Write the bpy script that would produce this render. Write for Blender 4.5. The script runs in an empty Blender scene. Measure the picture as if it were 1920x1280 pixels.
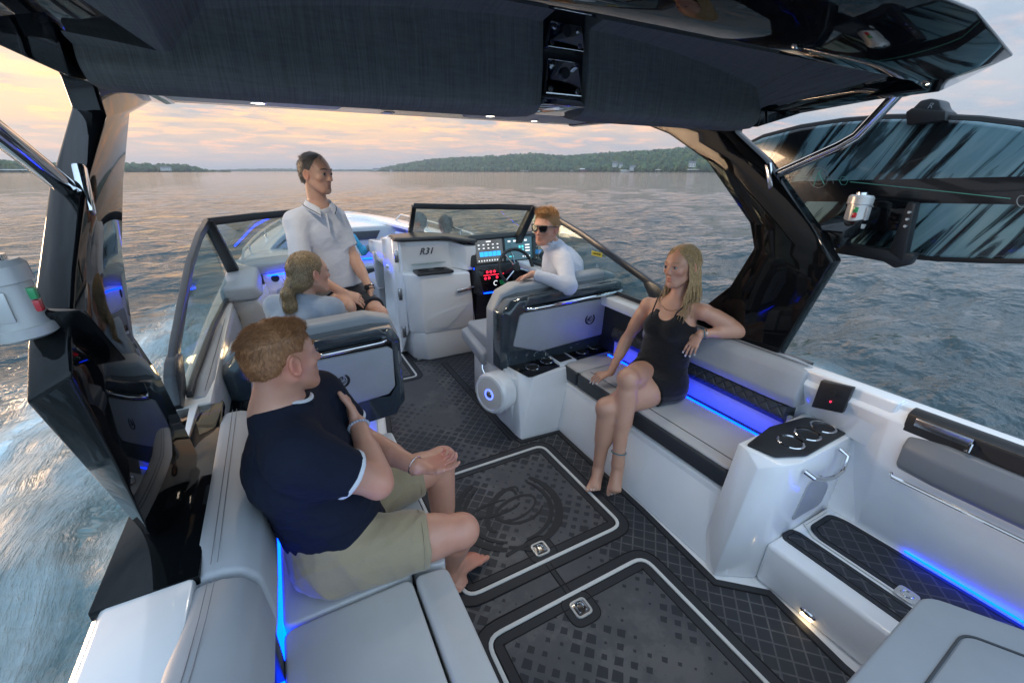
import bpy, bmesh, math, random
import numpy as np
from mathutils import Vector, Matrix
R = math.radians
random.seed(7)
# ---------------------------------------------------------------- camera
# boat frame: X starboard, Y towards the bow, Z up, floor at z = 0
FPX, HORIZ, VPX, CAMZ = 800.0, 321.0, 500.0, 1.75
pitch = math.atan((640 - HORIZ) / FPX)
yaw = math.atan(((960 - VPX) / FPX) / (math.cos(pitch) + math.sin(pitch) * (640 - HORIZ) / FPX))
FW = Vector((math.sin(yaw) * math.cos(pitch), math.cos(yaw) * math.cos(pitch), -math.sin(pitch)))
RT = Vector((math.cos(yaw), -math.sin(yaw), 0))
UP = RT.cross(FW)
CAM = Vector((0, 0, CAMZ))
sc = bpy.context.scene
cd = bpy.data.cameras.new('camera'); cam = bpy.data.objects.new('camera', cd)
sc.collection.objects.link(cam); sc.camera = cam
cam.location = CAM; cam.rotation_euler = (R(90) - pitch, 0, -yaw)
cd.sensor_width = 36; cd.lens = 36 * FPX / 1920; cd.clip_start = 0.03; cd.clip_end = 40000
def ray(px, py): return FW + RT * ((px - 960) / FPX) + UP * ((640 - py) / FPX)
def PZ(px, py, z):
    d = ray(px, py); return CAM + d * ((z - CAM.z) / d.z)
def PX(px, py, x):
    d = ray(px, py); return CAM + d * ((x - CAM.x) / d.x)
def PY(px, py, y):
    d = ray(px, py); return CAM + d * ((y - CAM.y) / d.y)
# ---------------------------------------------------------------- world, sun, exposure
SUN_EL, SUN_AZ = R(7.0), R(-46.0)          # azimuth measured from +Y towards +X
wd = bpy.data.worlds.new('World'); sc.world = wd; wd.use_nodes = True
nt = wd.node_tree; nt.nodes.clear()
def N(t, ty, **kw):
    n = t.nodes.new(ty)
    for k, v in kw.items():
        if k.startswith('_'): setattr(n, k[1:], v)
        else: n.inputs[k.replace('__', ' ')].default_value = v
    return n
def ramp(t, stops, interp='LINEAR'):
    n = t.nodes.new('ShaderNodeValToRGB'); cr = n.color_ramp; cr.interpolation = interp
    while len(cr.elements) < len(stops): cr.elements.new(0.5)
    for e, (p, c) in zip(cr.elements, stops):
        e.position = p; e.color = (c if len(c) == 4 else (*c, 1)) if hasattr(c, '__len__') else (c, c, c, 1)
    return n
def mathn(t, op, a, b=None, c=None, clamp=False):
    n = t.nodes.new('ShaderNodeMath'); n.operation = op; n.use_clamp = clamp
    for i, v in enumerate((a, b, c)):
        if v is None: continue
        if hasattr(v, 'links'): t.links.new(v, n.inputs[i])
        else: n.inputs[i].default_value = v
    return n.outputs[0]
def mixc(t, fac, a, b, mode='MIX'):
    n = t.nodes.new('ShaderNodeMix'); n.data_type = 'RGBA'; n.blend_type = mode
    for i, v in ((0, fac), (6, a), (7, b)):
        if hasattr(v, 'links'): t.links.new(v, n.inputs[i])
        elif i == 0: n.inputs[0].default_value = v
        else: n.inputs[i].default_value = (*v, 1)
    return n.outputs[2]
def world():
    t = nt; L = t.links.new
    out = t.nodes.new('ShaderNodeOutputWorld'); bg = t.nodes.new('ShaderNodeBackground')
    sky = t.nodes.new('ShaderNodeTexSky'); sky.sky_type = 'NISHITA'; sky.sun_disc = False
    sky.sun_elevation = SUN_EL; sky.sun_rotation = SUN_AZ; sky.dust_density = 2.0; sky.ozone_density = 1.5
    tc = t.nodes.new('ShaderNodeTexCoord'); sep = t.nodes.new('ShaderNodeSeparateXYZ')
    L(tc.outputs['Generated'], sep.inputs[0])
    z = mathn(t, 'MAXIMUM', sep.outputs[2], 0.0)
    # azimuth towards the sunset: 1 facing it, 0 behind
    dx, dy = math.sin(R(2)), math.cos(R(2))
    az = mathn(t, 'ADD', mathn(t, 'MULTIPLY', sep.outputs[0], dx), mathn(t, 'MULTIPLY', sep.outputs[1], dy))
    warm = mathn(t, 'POWER', mathn(t, 'MAXIMUM', mathn(t, 'MULTIPLY_ADD', az, 0.5, 0.5), 0.0), 5.0)
    base = ramp(t, [(0.0, (.33, .32, .33)), (.035, (.42, .35, .33)), (.08, (.70, .44, .26)), (.14, (.92, .58, .29)), (.24, (.90, .60, .36)), (.48, (.84, .68, .52)), (.75, (.56, .64, .74)), (1.0, (.50, .66, .86))])
    L(z, base.inputs[0])
    cool = ramp(t, [(0.0, (.20, .26, .33)), (.10, (.25, .32, .41)), (.25, (.26, .36, .48)), (1.0, (.50, .66, .88))])
    L(z, cool.inputs[0])
    clear = mixc(t, warm, cool.outputs[0], base.outputs[0])
    # cloud layers: direction projected on a flat ceiling
    inv = mathn(t, 'DIVIDE', 1.0, mathn(t, 'ADD', z, 0.09))
    cx = mathn(t, 'MULTIPLY', sep.outputs[0], inv); cy = mathn(t, 'MULTIPLY', sep.outputs[1], inv)
    cmb = t.nodes.new('ShaderNodeCombineXYZ'); L(cx, cmb.inputs[0]); L(cy, cmb.inputs[1])
    mp = N(t, 'ShaderNodeMapping'); mp.inputs['Scale'].default_value = (.75, .95, 1); mp.inputs['Rotation'].default_value = (0, 0, R(24))
    mp.inputs['Location'].default_value = (3.1, 1.7, 0)
    L(cmb.outputs[0], mp.inputs[0])
    n1 = N(t, 'ShaderNodeTexNoise', Scale=.95, Detail=9, Roughness=.62, Distortion=.35); L(mp.outputs[0], n1.inputs['Vector'])
    n2 = N(t, 'ShaderNodeTexNoise', Scale=2.6, Detail=6, Roughness=.6, Distortion=.5); L(mp.outputs[0], n2.inputs['Vector'])
    m1 = ramp(t, [(.46, 0.0), (.60, 1.0)]); L(n1.outputs[0], m1.inputs[0])
    m2 = ramp(t, [(.50, 0.0), (.66, 1.0)]); L(n2.outputs[0], m2.inputs[0])
    lowf = ramp(t, [(0, 0.0), (.03, .3), (.08, 1.0), (1, 1.0)]); L(z, lowf.inputs[0])
    # blue grey cloud bodies
    greyc = mixc(t, warm, (.21, .28, .37), (.25, .28, .34))
    c1 = mixc(t, mathn(t, 'MULTIPLY', mathn(t, 'MULTIPLY', m1.outputs[0], .85), lowf.outputs[0]), clear, greyc)
    # sunlit pink and gold edges low in the sky
    glow = ramp(t, [(0, 0.0), (.035, .35), (.09, 1.0), (.26, .75), (.5, .0), (1, .0)]); L(z, glow.inputs[0])
    gf = mathn(t, 'MULTIPLY', mathn(t, 'MULTIPLY', m2.outputs[0], glow.outputs[0]), mathn(t, 'MULTIPLY', mathn(t, 'ADD', warm, .05), 1.0), clamp=True)
    c2 = mixc(t, gf, c1, (1.2, .54, .24))
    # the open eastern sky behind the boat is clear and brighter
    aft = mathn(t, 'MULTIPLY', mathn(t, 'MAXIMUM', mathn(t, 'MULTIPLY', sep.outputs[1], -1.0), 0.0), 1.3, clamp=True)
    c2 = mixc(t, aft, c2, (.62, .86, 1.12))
    mul = mixc(t, 1.0, sky.outputs[0], (.07, .07, .07), 'MULTIPLY')
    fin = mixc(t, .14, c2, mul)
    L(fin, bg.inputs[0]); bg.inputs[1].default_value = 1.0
    L(bg.outputs[0], out.inputs[0])
world()
sd = bpy.data.lights.new('sun', 'SUN'); so = bpy.data.objects.new('sun', sd); sc.collection.objects.link(so)
sd.energy = 1.1; sd.angle = R(14); sd.color = (1, .66, .40)
so.rotation_euler = Vector((math.sin(SUN_AZ) * math.cos(SUN_EL), math.cos(SUN_AZ) * math.cos(SUN_EL), math.sin(SUN_EL))).to_track_quat('Z', 'Y').to_euler()
vs = sc.view_settings
sc.display_settings.display_device = 'sRGB'
vs.view_transform = 'Standard'; vs.look = 'None'; vs.gamma = 1; vs.exposure = 1.0; vs.use_curve_mapping = False
sc.cycles.max_bounces = 8; sc.cycles.glossy_bounces = 5; sc.cycles.transparent_max_bounces = 12; sc.cycles.caustics_reflective = False; sc.cycles.caustics_refractive = False
sc.cycles.sample_clamp_indirect = 6
# ---------------------------------------------------------------- materials
def newmat(name):
    m = bpy.data.materials.new(name); m.use_nodes = True
    return m, m.node_tree, m.node_tree.nodes['Principled BSDF']
def objco(t, scale=(1, 1, 1), rot=(0, 0, 0)):
    tc = t.nodes.new('ShaderNodeTexCoord'); mp = t.nodes.new('ShaderNodeMapping')
    mp.inputs['Scale'].default_value = scale; mp.inputs['Rotation'].default_value = rot
    t.links.new(tc.outputs['Object'], mp.inputs[0]); return mp.outputs[0]
def addbump(t, b, hgt, strength=.3, dist=.01):
    n = t.nodes.new('ShaderNodeBump'); n.inputs['Strength'].default_value = strength; n.inputs['Distance'].default_value = dist
    t.links.new(hgt, n.inputs['Height']); t.links.new(n.outputs[0], b.inputs['Normal']); return n
def pmat(name, col, rough=.5, metal=0, coat=0, vary=0, vscale=8, bump=0, bscale=80, bdist=.002, emis=None, estr=0, spec=.5, stretch=(1, 1, 1), sheen=0, sss=0):
    m, t, b = newmat(name)
    b.inputs['Base Color'].default_value = (*col, 1); b.inputs['Roughness'].default_value = rough
    b.inputs['Metallic'].default_value = metal; b.inputs['Coat Weight'].default_value = coat; b.inputs['Coat Roughness'].default_value = .04
    b.inputs['Specular IOR Level'].default_value = spec; b.inputs['Sheen Weight'].default_value = sheen
    if sss:
        b.inputs['Subsurface Weight'].default_value = sss; b.inputs['Subsurface Radius'].default_value = (.012, .005, .003); b.inputs['Subsurface Scale'].default_value = 1
    co = objco(t, stretch)
    if vary:
        n = N(t, 'ShaderNodeTexNoise', Scale=vscale, Detail=6, Roughness=.6); t.links.new(co, n.inputs['Vector'])
        r = ramp(t, [(.3, tuple(c * (1 - vary) for c in col)), (.7, tuple(min(1, c * (1 + vary)) for c in col))]); t.links.new(n.outputs[0], r.inputs[0])
        t.links.new(r.outputs[0], b.inputs['Base Color'])
        rr = mathn(t, 'MULTIPLY_ADD', n.outputs[0], .25 * rough + .03, rough * .88); t.links.new(rr, b.inputs['Roughness'])
    if bump:
        n = N(t, 'ShaderNodeTexNoise', Scale=bscale, Detail=4, Roughness=.6); t.links.new(co, n.inputs['Vector'])
        addbump(t, b, n.outputs[0], bump, bdist)
    if emis:
        b.inputs['Emission Color'].default_value = (*emis, 1); b.inputs['Emission Strength'].default_value = estr
    return m
M = {}
M['white'] = pmat('white_gelcoat', (.84, .855, .87), .16, coat=.6, vary=.03, vscale=3)
M['cream'] = pmat('cream_gelcoat', (.74, .71, .66), .25, coat=.5, vary=.03, vscale=3)
M['black'] = pmat('black_gloss', (.004, .005, .006), .03, coat=0, spec=.30, bump=.02, bscale=5, bdist=.003)
M['gun'] = pmat('gunmetal_paint', (.035, .05, .062), .12, coat=.8, vary=.1, vscale=40)
M['satin'] = pmat('satin_black', (.016, .018, .021), .4, vary=.2, vscale=30, bump=.1, bscale=300)
M['frame'] = pmat('dark_anodised_frame', (.05, .055, .062), .33, metal=.5, vary=.15, vscale=20)
M['vinyl_pad'] = pmat('blue_grey_vinyl', (.27, .30, .335), .42, vary=.05, vscale=5, bump=.12, bscale=420, bdist=.0015)
M['vinyl_mid'] = pmat('slate_vinyl', (.15, .175, .205), .42, vary=.05, vscale=5, bump=.12, bscale=420, bdist=.0015)
M['vinyl'] = pmat('grey_vinyl', (.37, .385, .41), .42, vary=.06, vscale=5, bump=.12, bscale=420, bdist=.0015)
M['vinyl_light'] = pmat('pale_grey_vinyl', (.52, .51, .50), .45, vary=.05, vscale=5, bump=.12, bscale=420, bdist=.0015)
M['vinyl_dark'] = pmat('charcoal_vinyl', (.035, .04, .048), .5, vary=.12, vscale=10, bump=.15, bscale=350, bdist=.0015)
M['chrome'] = pmat('polished_steel', (.75, .75, .76), .07, metal=1)
M['steel'] = pmat('brushed_steel', (.42, .42, .43), .22, metal=1, vary=.1, vscale=60)
M['rubber'] = pmat('black_rubber', (.012, .012, .013), .6)
M['seam'] = pmat('seam_thread', (.06, .06, .065), .7)
M['thread'] = pmat('grey_thread', (.20, .20, .22), .8)
M['trim'] = pmat('pale_hatch_trim', (.66, .66, .64), .35, vary=.05)
M['silver'] = pmat('silver_paint', (.55, .55, .54), .3, metal=.35, vary=.05)
M['blue'] = pmat('blue_led', (.0, .02, .3), .4, emis=(.0, .016, 1.0), estr=14)
M['cyanled'] = pmat('azure_led', (.0, .05, .3), .4, emis=(.0, .028, 1.0), estr=9)
M['dimled'] = pmat('dim_blue_led', (.0, .03, .3), .4, emis=(.0, .02, 1.0), estr=2.6)
M['ringled'] = pmat('speaker_ring_led', (.1, .1, .3), .4, emis=(.10, .16, 1.0), estr=1.6)
M['redled'] = pmat('red_led', (.3, 0, 0), .4, emis=(1, .02, .06), estr=2.0)
M['warm'] = pmat('warm_lamp', (1, .8, .5), .3, emis=(1, .70, .36), estr=7)
M['lampwhite'] = pmat('ceiling_lamp', (1, .9, .8), .3, emis=(1, .86, .68), estr=9)
M['green'] = pmat('green_lens', (.02, .3, .1), .2, coat=.5)
M['red'] = pmat('red_lens', (.5, .02, .03), .2, coat=.5)
M['yellow'] = pmat('yellow_label', (.7, .55, .05), .5)
def glassmat(name, tint, tr=.9):
    m, t, b = newmat(name); t.nodes.remove(b)
    o = t.nodes['Material Output']; g = N(t, 'ShaderNodeBsdfGlossy', Roughness=.02); tr_ = t.nodes.new('ShaderNodeBsdfTransparent')
    tr_.inputs[0].default_value = (*tint, 1); fr = N(t, 'ShaderNodeFresnel', IOR=1.45); mx = t.nodes.new('ShaderNodeMixShader')
    L = t.links.new; L(mathn(t, 'MULTIPLY', fr.outputs[0], .45, clamp=True), mx.inputs[0]); L(tr_.outputs[0], mx.inputs[1]); L(g.outputs[0], mx.inputs[2]); L(mx.outputs[0], o.inputs[0])
    return m
M['glass'] = glassmat('windshield_glass', (.80, .88, .88))
def fabric():   # woven dark upholstery: fine streaks both ways
    m, t, b = newmat('woven_headliner'); L = t.links.new
    a = N(t, 'ShaderNodeTexNoise', Scale=1, Detail=5, Roughness=.7); L(objco(t, (330, 5, 9)), a.inputs['Vector'])
    c = N(t, 'ShaderNodeTexNoise', Scale=1, Detail=3, Roughness=.7); L(objco(t, (14, 300, 110)), c.inputs['Vector'])
    s = mathn(t, 'ADD', mathn(t, 'MULTIPLY', a.outputs[0], .7), mathn(t, 'MULTIPLY', c.outputs[0], .3))
    r = ramp(t, [(.30, (.080, .080, .070)), (.70, (.205, .205, .178))]); L(s, r.inputs[0]); L(r.outputs[0], b.inputs['Base Color'])
    b.inputs['Roughness'].default_value = .8
    addbump(t, b, s, .25, .003); return m
M['fabric'] = fabric()
def foam():     # dark foam decking with a dissolving diamond pattern and mottled wear
    m, t, b = newmat('foam_decking'); L = t.links.new
    tc = t.nodes.new('ShaderNodeTexCoord'); mp = N(t, 'ShaderNodeMapping'); L(tc.outputs['Object'], mp.inputs[0])
    mp.inputs['Rotation'].default_value = (0, 0, R(45)); mp.inputs['Scale'].default_value = (18.0, 18.0, 1)
    sp = t.nodes.new('ShaderNodeSeparateXYZ'); L(mp.outputs[0], sp.inputs[0])
    fx = mathn(t, 'ABSOLUTE', mathn(t, 'SUBTRACT', mathn(t, 'FRACT', sp.outputs[0]), .5))
    fy = mathn(t, 'ABSOLUTE', mathn(t, 'SUBTRACT', mathn(t, 'FRACT', sp.outputs[1]), .5))
    mx = mathn(t, 'MAXIMUM', fx, fy)
    # per-cell size from a low noise sampled at the cell centre
    fl = t.nodes.new('ShaderNodeVectorMath'); fl.operation = 'FLOOR'; L(mp.outputs[0], fl.inputs[0])
    n = N(t, 'ShaderNodeTexNoise', Scale=.085, Detail=1, Roughness=.5); L(fl.outputs[0], n.inputs['Vector'])
    wn = t.nodes.new('ShaderNodeTexWhiteNoise'); wn.noise_dimensions = '2D'; L(fl.outputs[0], wn.inputs['Vector'])
    sx_ = t.nodes.new('ShaderNodeSeparateXYZ'); L(tc.outputs['Object'], sx_.inputs[0]); dxc = mathn(t, 'ABSOLUTE', mathn(t, 'SUBTRACT', sx_.outputs[0], .87))
    sz = mathn(t, 'ADD', mathn(t, 'MULTIPLY_ADD', n.outputs[0], 3.0, -1.55), mathn(t, 'MULTIPLY', dxc, 1.55))
    sz = mathn(t, 'ADD', sz, mathn(t, 'MULTIPLY_ADD', wn.outputs[0], .22, -.11))
    szc = mathn(t, 'MINIMUM', sz, .44)
    inside = mathn(t, 'LESS_THAN', mx, szc)
    big = N(t, 'ShaderNodeTexNoise', Scale=2.2, Detail=10, Roughness=.72); L(tc.outputs['Object'], big.inputs['Vector'])
    fine = N(t, 'ShaderNodeTexNoise', Scale=260, Detail=2); L(tc.outputs['Object'], fine.inputs['Vector'])
    r = ramp(t, [(.40, (.060, .062, .070)), (.52, (.076, .077, .083)), (.57, (.106, .105, .107)), (.7, (.118, .115, .114))]); L(big.outputs[0], r.inputs[0])
    col = mixc(t, mathn(t, 'MULTIPLY', inside, .93), r.outputs[0], (.014, .018, .026))
    L(col, b.inputs['Base Color']); b.inputs['Roughness'].default_value = .55
    hgt = mathn(t, 'ADD', mathn(t, 'MULTIPLY', inside, -.5), mathn(t, 'MULTIPLY', fine.outputs[0], .5))
    addbump(t, b, hgt, .3, .0015); return m
M['foam'] = foam()
M['foam_edge'] = pmat('foam_border', (.017, .020, .026), .55, vary=.15, vscale=20, bump=.2, bscale=300)
M['groove'] = pmat('groove_black', (.003, .003, .004), .8)
# ---------------------------------------------------------------- mesh builder
class MB:
    def __init__(s): s.v, s.f, s.m = [], [], []
    def add(s, vs, fs, m=0):
        o = len(s.v); s.v += [tuple(v) for v in vs]; s.f += [[i + o for i in f] for f in fs]; s.m += [m] * len(fs); return s
    def box(s, x0, x1, y0, y1, z0, z1, m=0):
        return s.prism([(x0, y0), (x1, y0), (x1, y1), (x0, y1)], 'z', z0, z1, m)
    def prism(s, pts, ax, lo, hi, m=0):
        def q(p, h): return {'z': (p[0], p[1], h), 'y': (p[0], h, p[1]), 'x': (h, p[0], p[1])}[ax]
        n = len(pts)
        vs = [q(p, lo) for p in pts] + [q(p, hi) for p in pts]
        fs = [list(range(n))[::-1], list(range(n, 2 * n))] + [[i, (i + 1) % n, n + (i + 1) % n, n + i] for i in range(n)]
        return s.add(vs, fs, m)
    def skin(s, A, B, m=0):     # two matching rings joined into a closed solid
        n = len(A)
        return s.add(list(A) + list(B), [list(range(n))[::-1], list(range(n, 2 * n))] + [[i, (i + 1) % n, n + (i + 1) % n, n + i] for i in range(n)], m)
    def loft(s, rings, m=0, closed=True, caps=True):
        n = len(rings[0]); vs = [p for r in rings for p in r]; fs = []
        for k in range(len(rings) - 1):
            for i in range(n if closed else n - 1):
                j = (i + 1) % n; fs.append([k * n + i, k * n + j, (k + 1) * n + j, (k + 1) * n + i])
        if caps: fs += [list(range(n))[::-1], list(range((len(rings) - 1) * n, len(rings) * n))]
        return s.add(vs, fs, m)
    def tube(s, path, r, seg=10, m=0, closed=False, rect=None):
        path = [Vector(p) for p in path]; n = len(path); rings = []
        prev = None
        for i, p in enumerate(path):
            a = path[(i - 1) % n] if (closed or i > 0) else p; b = path[(i + 1) % n] if (closed or i < n - 1) else p
            d = (b - a).normalized()
            if prev is None:
                u = d.cross(Vector((0, 0, 1)) if abs(d.z) < .9 else Vector((1, 0, 0))).normalized()
            else:
                u = (prev - d * prev.dot(d)).normalized()
            prev = u; w = d.cross(u)
            ri = r[i] if hasattr(r, '__len__') else r
            if rect: cs = [(rect[0], rect[1]), (-rect[0], rect[1]), (-rect[0], -rect[1]), (rect[0], -rect[1])]
            else: cs = [(ri * math.cos(2 * math.pi * k / seg), ri * math.sin(2 * math.pi * k / seg)) for k in range(seg)]
            rings.append([p + u * c[0] + w * c[1] for c in cs])
        if closed: rings.append(rings[0])
        return s.loft(rings, m, True, not closed)
    def lathe(s, prof, c, axis=(0, 0, 1), seg=28, m=0):     # prof: (radius, height) along axis
        ax = Vector(axis).normalized(); u = ax.orthogonal().normalized(); w = ax.cross(u); c = Vector(c)
        rings = [[c + ax * h + (u * math.cos(2 * math.pi * k / seg) + w * math.sin(2 * math.pi * k / seg)) * max(r, 1e-4) for k in range(seg)] for r, h in prof]
        return s.loft(rings, m, True, True)
    def hull(s, pts, m=0):
        b = bmesh.new()
        for p in pts: b.verts.new(p)
        r = bmesh.ops.convex_hull(b, input=b.verts)
        bmesh.ops.delete(b, geom=[e for e in r['geom_interior'] if isinstance(e, bmesh.types.BMVert)], context='VERTS')
        bmesh.ops.dissolve_limit(b, angle_limit=R(2), verts=b.verts, edges=b.edges)
        b.verts.index_update()
        s.add([v.co.copy() for v in b.verts], [[v.index for v in f.verts] for f in b.faces], m); b.free(); return s
    def build(s, name, mats, parent=None, bevel=0, seg=2, ang=32, loc=None, smooth=True, recalc=True, bang=25):
        me = bpy.data.meshes.new(name)
        b = bmesh.new(); vv = [b.verts.new(p) for p in s.v]; 
        for f, mi in zip(s.f, s.m):
            try: fc = b.faces.new([vv[i] for i in f]); fc.material_index = mi
            except ValueError: pass
        bmesh.ops.remove_doubles(b, verts=b.verts, dist=1e-5)
        if recalc: bmesh.ops.recalc_face_normals(b, faces=b.faces)
        if bevel:
            es = [e for e in b.edges if len(e.link_faces) == 2 and e.calc_face_angle(0) > R(bang)]
            bmesh.ops.bevel(b, geom=es, offset=bevel, segments=seg, profile=.5, affect='EDGES', clamp_overlap=True)
        for f in b.faces: f.smooth = smooth
        for e in b.edges:
            if len(e.link_faces) == 2 and e.calc_face_angle(0) > R(ang): e.smooth = False
        b.to_mesh(me); b.free()
        for m in (mats if isinstance(mats, (list, tuple)) else [mats]): me.materials.append(M[m] if isinstance(m, str) else m)
        o = bpy.data.objects.new(name, me); sc.collection.objects.link(o)
        if parent is not None: setpar(o, parent)
        if loc: o.location = loc
        return o
def setpar(o, p):
    while p.parent is not None and p.parent.parent is not None: p = p.parent    # thing > part > sub-part, no deeper
    o.parent = p
    o.matrix_parent_inverse = world_of(p).inverted()
def world_of(o):
    m = Matrix.LocRotScale(o.location, o.rotation_euler, o.scale)
    return (world_of(o.parent) @ o.matrix_parent_inverse @ m) if o.parent else m
def tag(o, label=None, cat=None, group=None, kind=None):
    for k, v in (('label', label), ('category', cat), ('group', group), ('kind', kind)):
        if v: o[k] = v
    return o
def empty(name, loc=(0, 0, 0), label=None, cat=None, group=None, parent=None):
    o = bpy.data.objects.new(name, None); sc.collection.objects.link(o); o.location = loc; o.empty_display_size = .2
    if parent is not None: setpar(o, parent)
    return tag(o, label, cat, group)
def fromnp(name, V, Fq, mats, parent=None, smooth=True):
    me = bpy.data.meshes.new(name); Fq = np.asarray(Fq, dtype=np.int32); k = Fq.shape[1]
    me.vertices.add(len(V)); me.vertices.foreach_set('co', np.asarray(V, dtype=np.float32).ravel())
    me.loops.add(Fq.size); me.loops.foreach_set('vertex_index', Fq.ravel())
    me.polygons.add(len(Fq)); me.polygons.foreach_set('loop_start', np.arange(0, Fq.size, k, dtype=np.int32))
    me.polygons.foreach_set('use_smooth', np.full(len(Fq), smooth))
    me.update(calc_edges=True); me.validate()
    for m in (mats if isinstance(mats, (list, tuple)) else [mats]): me.materials.append(M[m] if isinstance(m, str) else m)
    o = bpy.data.objects.new(name, me); sc.collection.objects.link(o)
    if parent is not None: setpar(o, parent)
    return o
def rpoly(pts, r, seg=5):       # 2-D polygon with rounded corners
    out = []; n = len(pts)
    for i in range(n):
        p0, p, p1 = Vector(pts[i - 1]), Vector(pts[i]), Vector(pts[(i + 1) % n])
        a, b = (p0 - p), (p1 - p); rr = r[i] if hasattr(r, '__len__') else r
        d = min(rr, a.length * .49, b.length * .49)
        if d < 1e-5: out.append(tuple(p)); continue
        s, e = p + a.normalized() * d, p + b.normalized() * d
        for k in range(seg + 1):
            u = k / seg; out.append(tuple(s * (1 - u) ** 2 + p * 2 * u * (1 - u) + e * u * u))
    return out
def offset(poly, d):            # inward offset of a counter-clockwise polygon (mitred)
    n = len(poly); out = []
    for i in range(n):
        a, p, b = Vector(poly[i - 1]), Vector(poly[i]), Vector(poly[(i + 1) % n])
        e1 = (p - a).normalized(); e2 = (b - p).normalized(); m = Vector((-e1.y - e2.y, e1.x + e2.x))
        out.append(tuple(p + m * (2 * d / max(m.length_squared, .4))))
    return out
def band(mb, poly, d, z, h, m=0):   # raised strip along a closed outline
    a = poly; b = offset(poly, d); n = len(a)
    for i in range(n):
        j = (i + 1) % n
        q = [a[i], a[j], b[j], b[i]]
        vs = [(p[0], p[1], z) for p in q] + [(p[0], p[1], z + h) for p in q]
        mb.add(vs, [[4, 5, 6, 7], [0, 1, 5, 4], [2, 3, 7, 6]], m)
def text(name, s, size, loc, xdir, ydir, mat, parent, depth=.0012, align='CENTER', shear=0):
    c = bpy.data.curves.new(name, 'FONT'); c.body = s; c.size = size; c.extrude = depth; c.align_x = align; c.align_y = 'CENTER'; c.shear = shear; c.resolution_u = 3
    o = bpy.data.objects.new(name, c); sc.collection.objects.link(o)
    dg = bpy.context.evaluated_depsgraph_get(); me = bpy.data.meshes.new_from_object(o.evaluated_get(dg)); bpy.data.objects.remove(o)
    o = bpy.data.objects.new(name, me); sc.collection.objects.link(o); me.materials.clear(); me.materials.append(M[mat])
    X = Vector(xdir).normalized(); Y = (Vector(ydir) - X * Vector(ydir).dot(X)).normalized(); Zv = X.cross(Y)
    me.transform(Matrix((( *[X.x, Y.x, Zv.x], loc[0]), (X.y, Y.y, Zv.y, loc[1]), (X.z, Y.z, Zv.z, loc[2]), (0, 0, 0, 1))))
    if parent is not None: setpar(o, parent)
    return o
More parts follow.
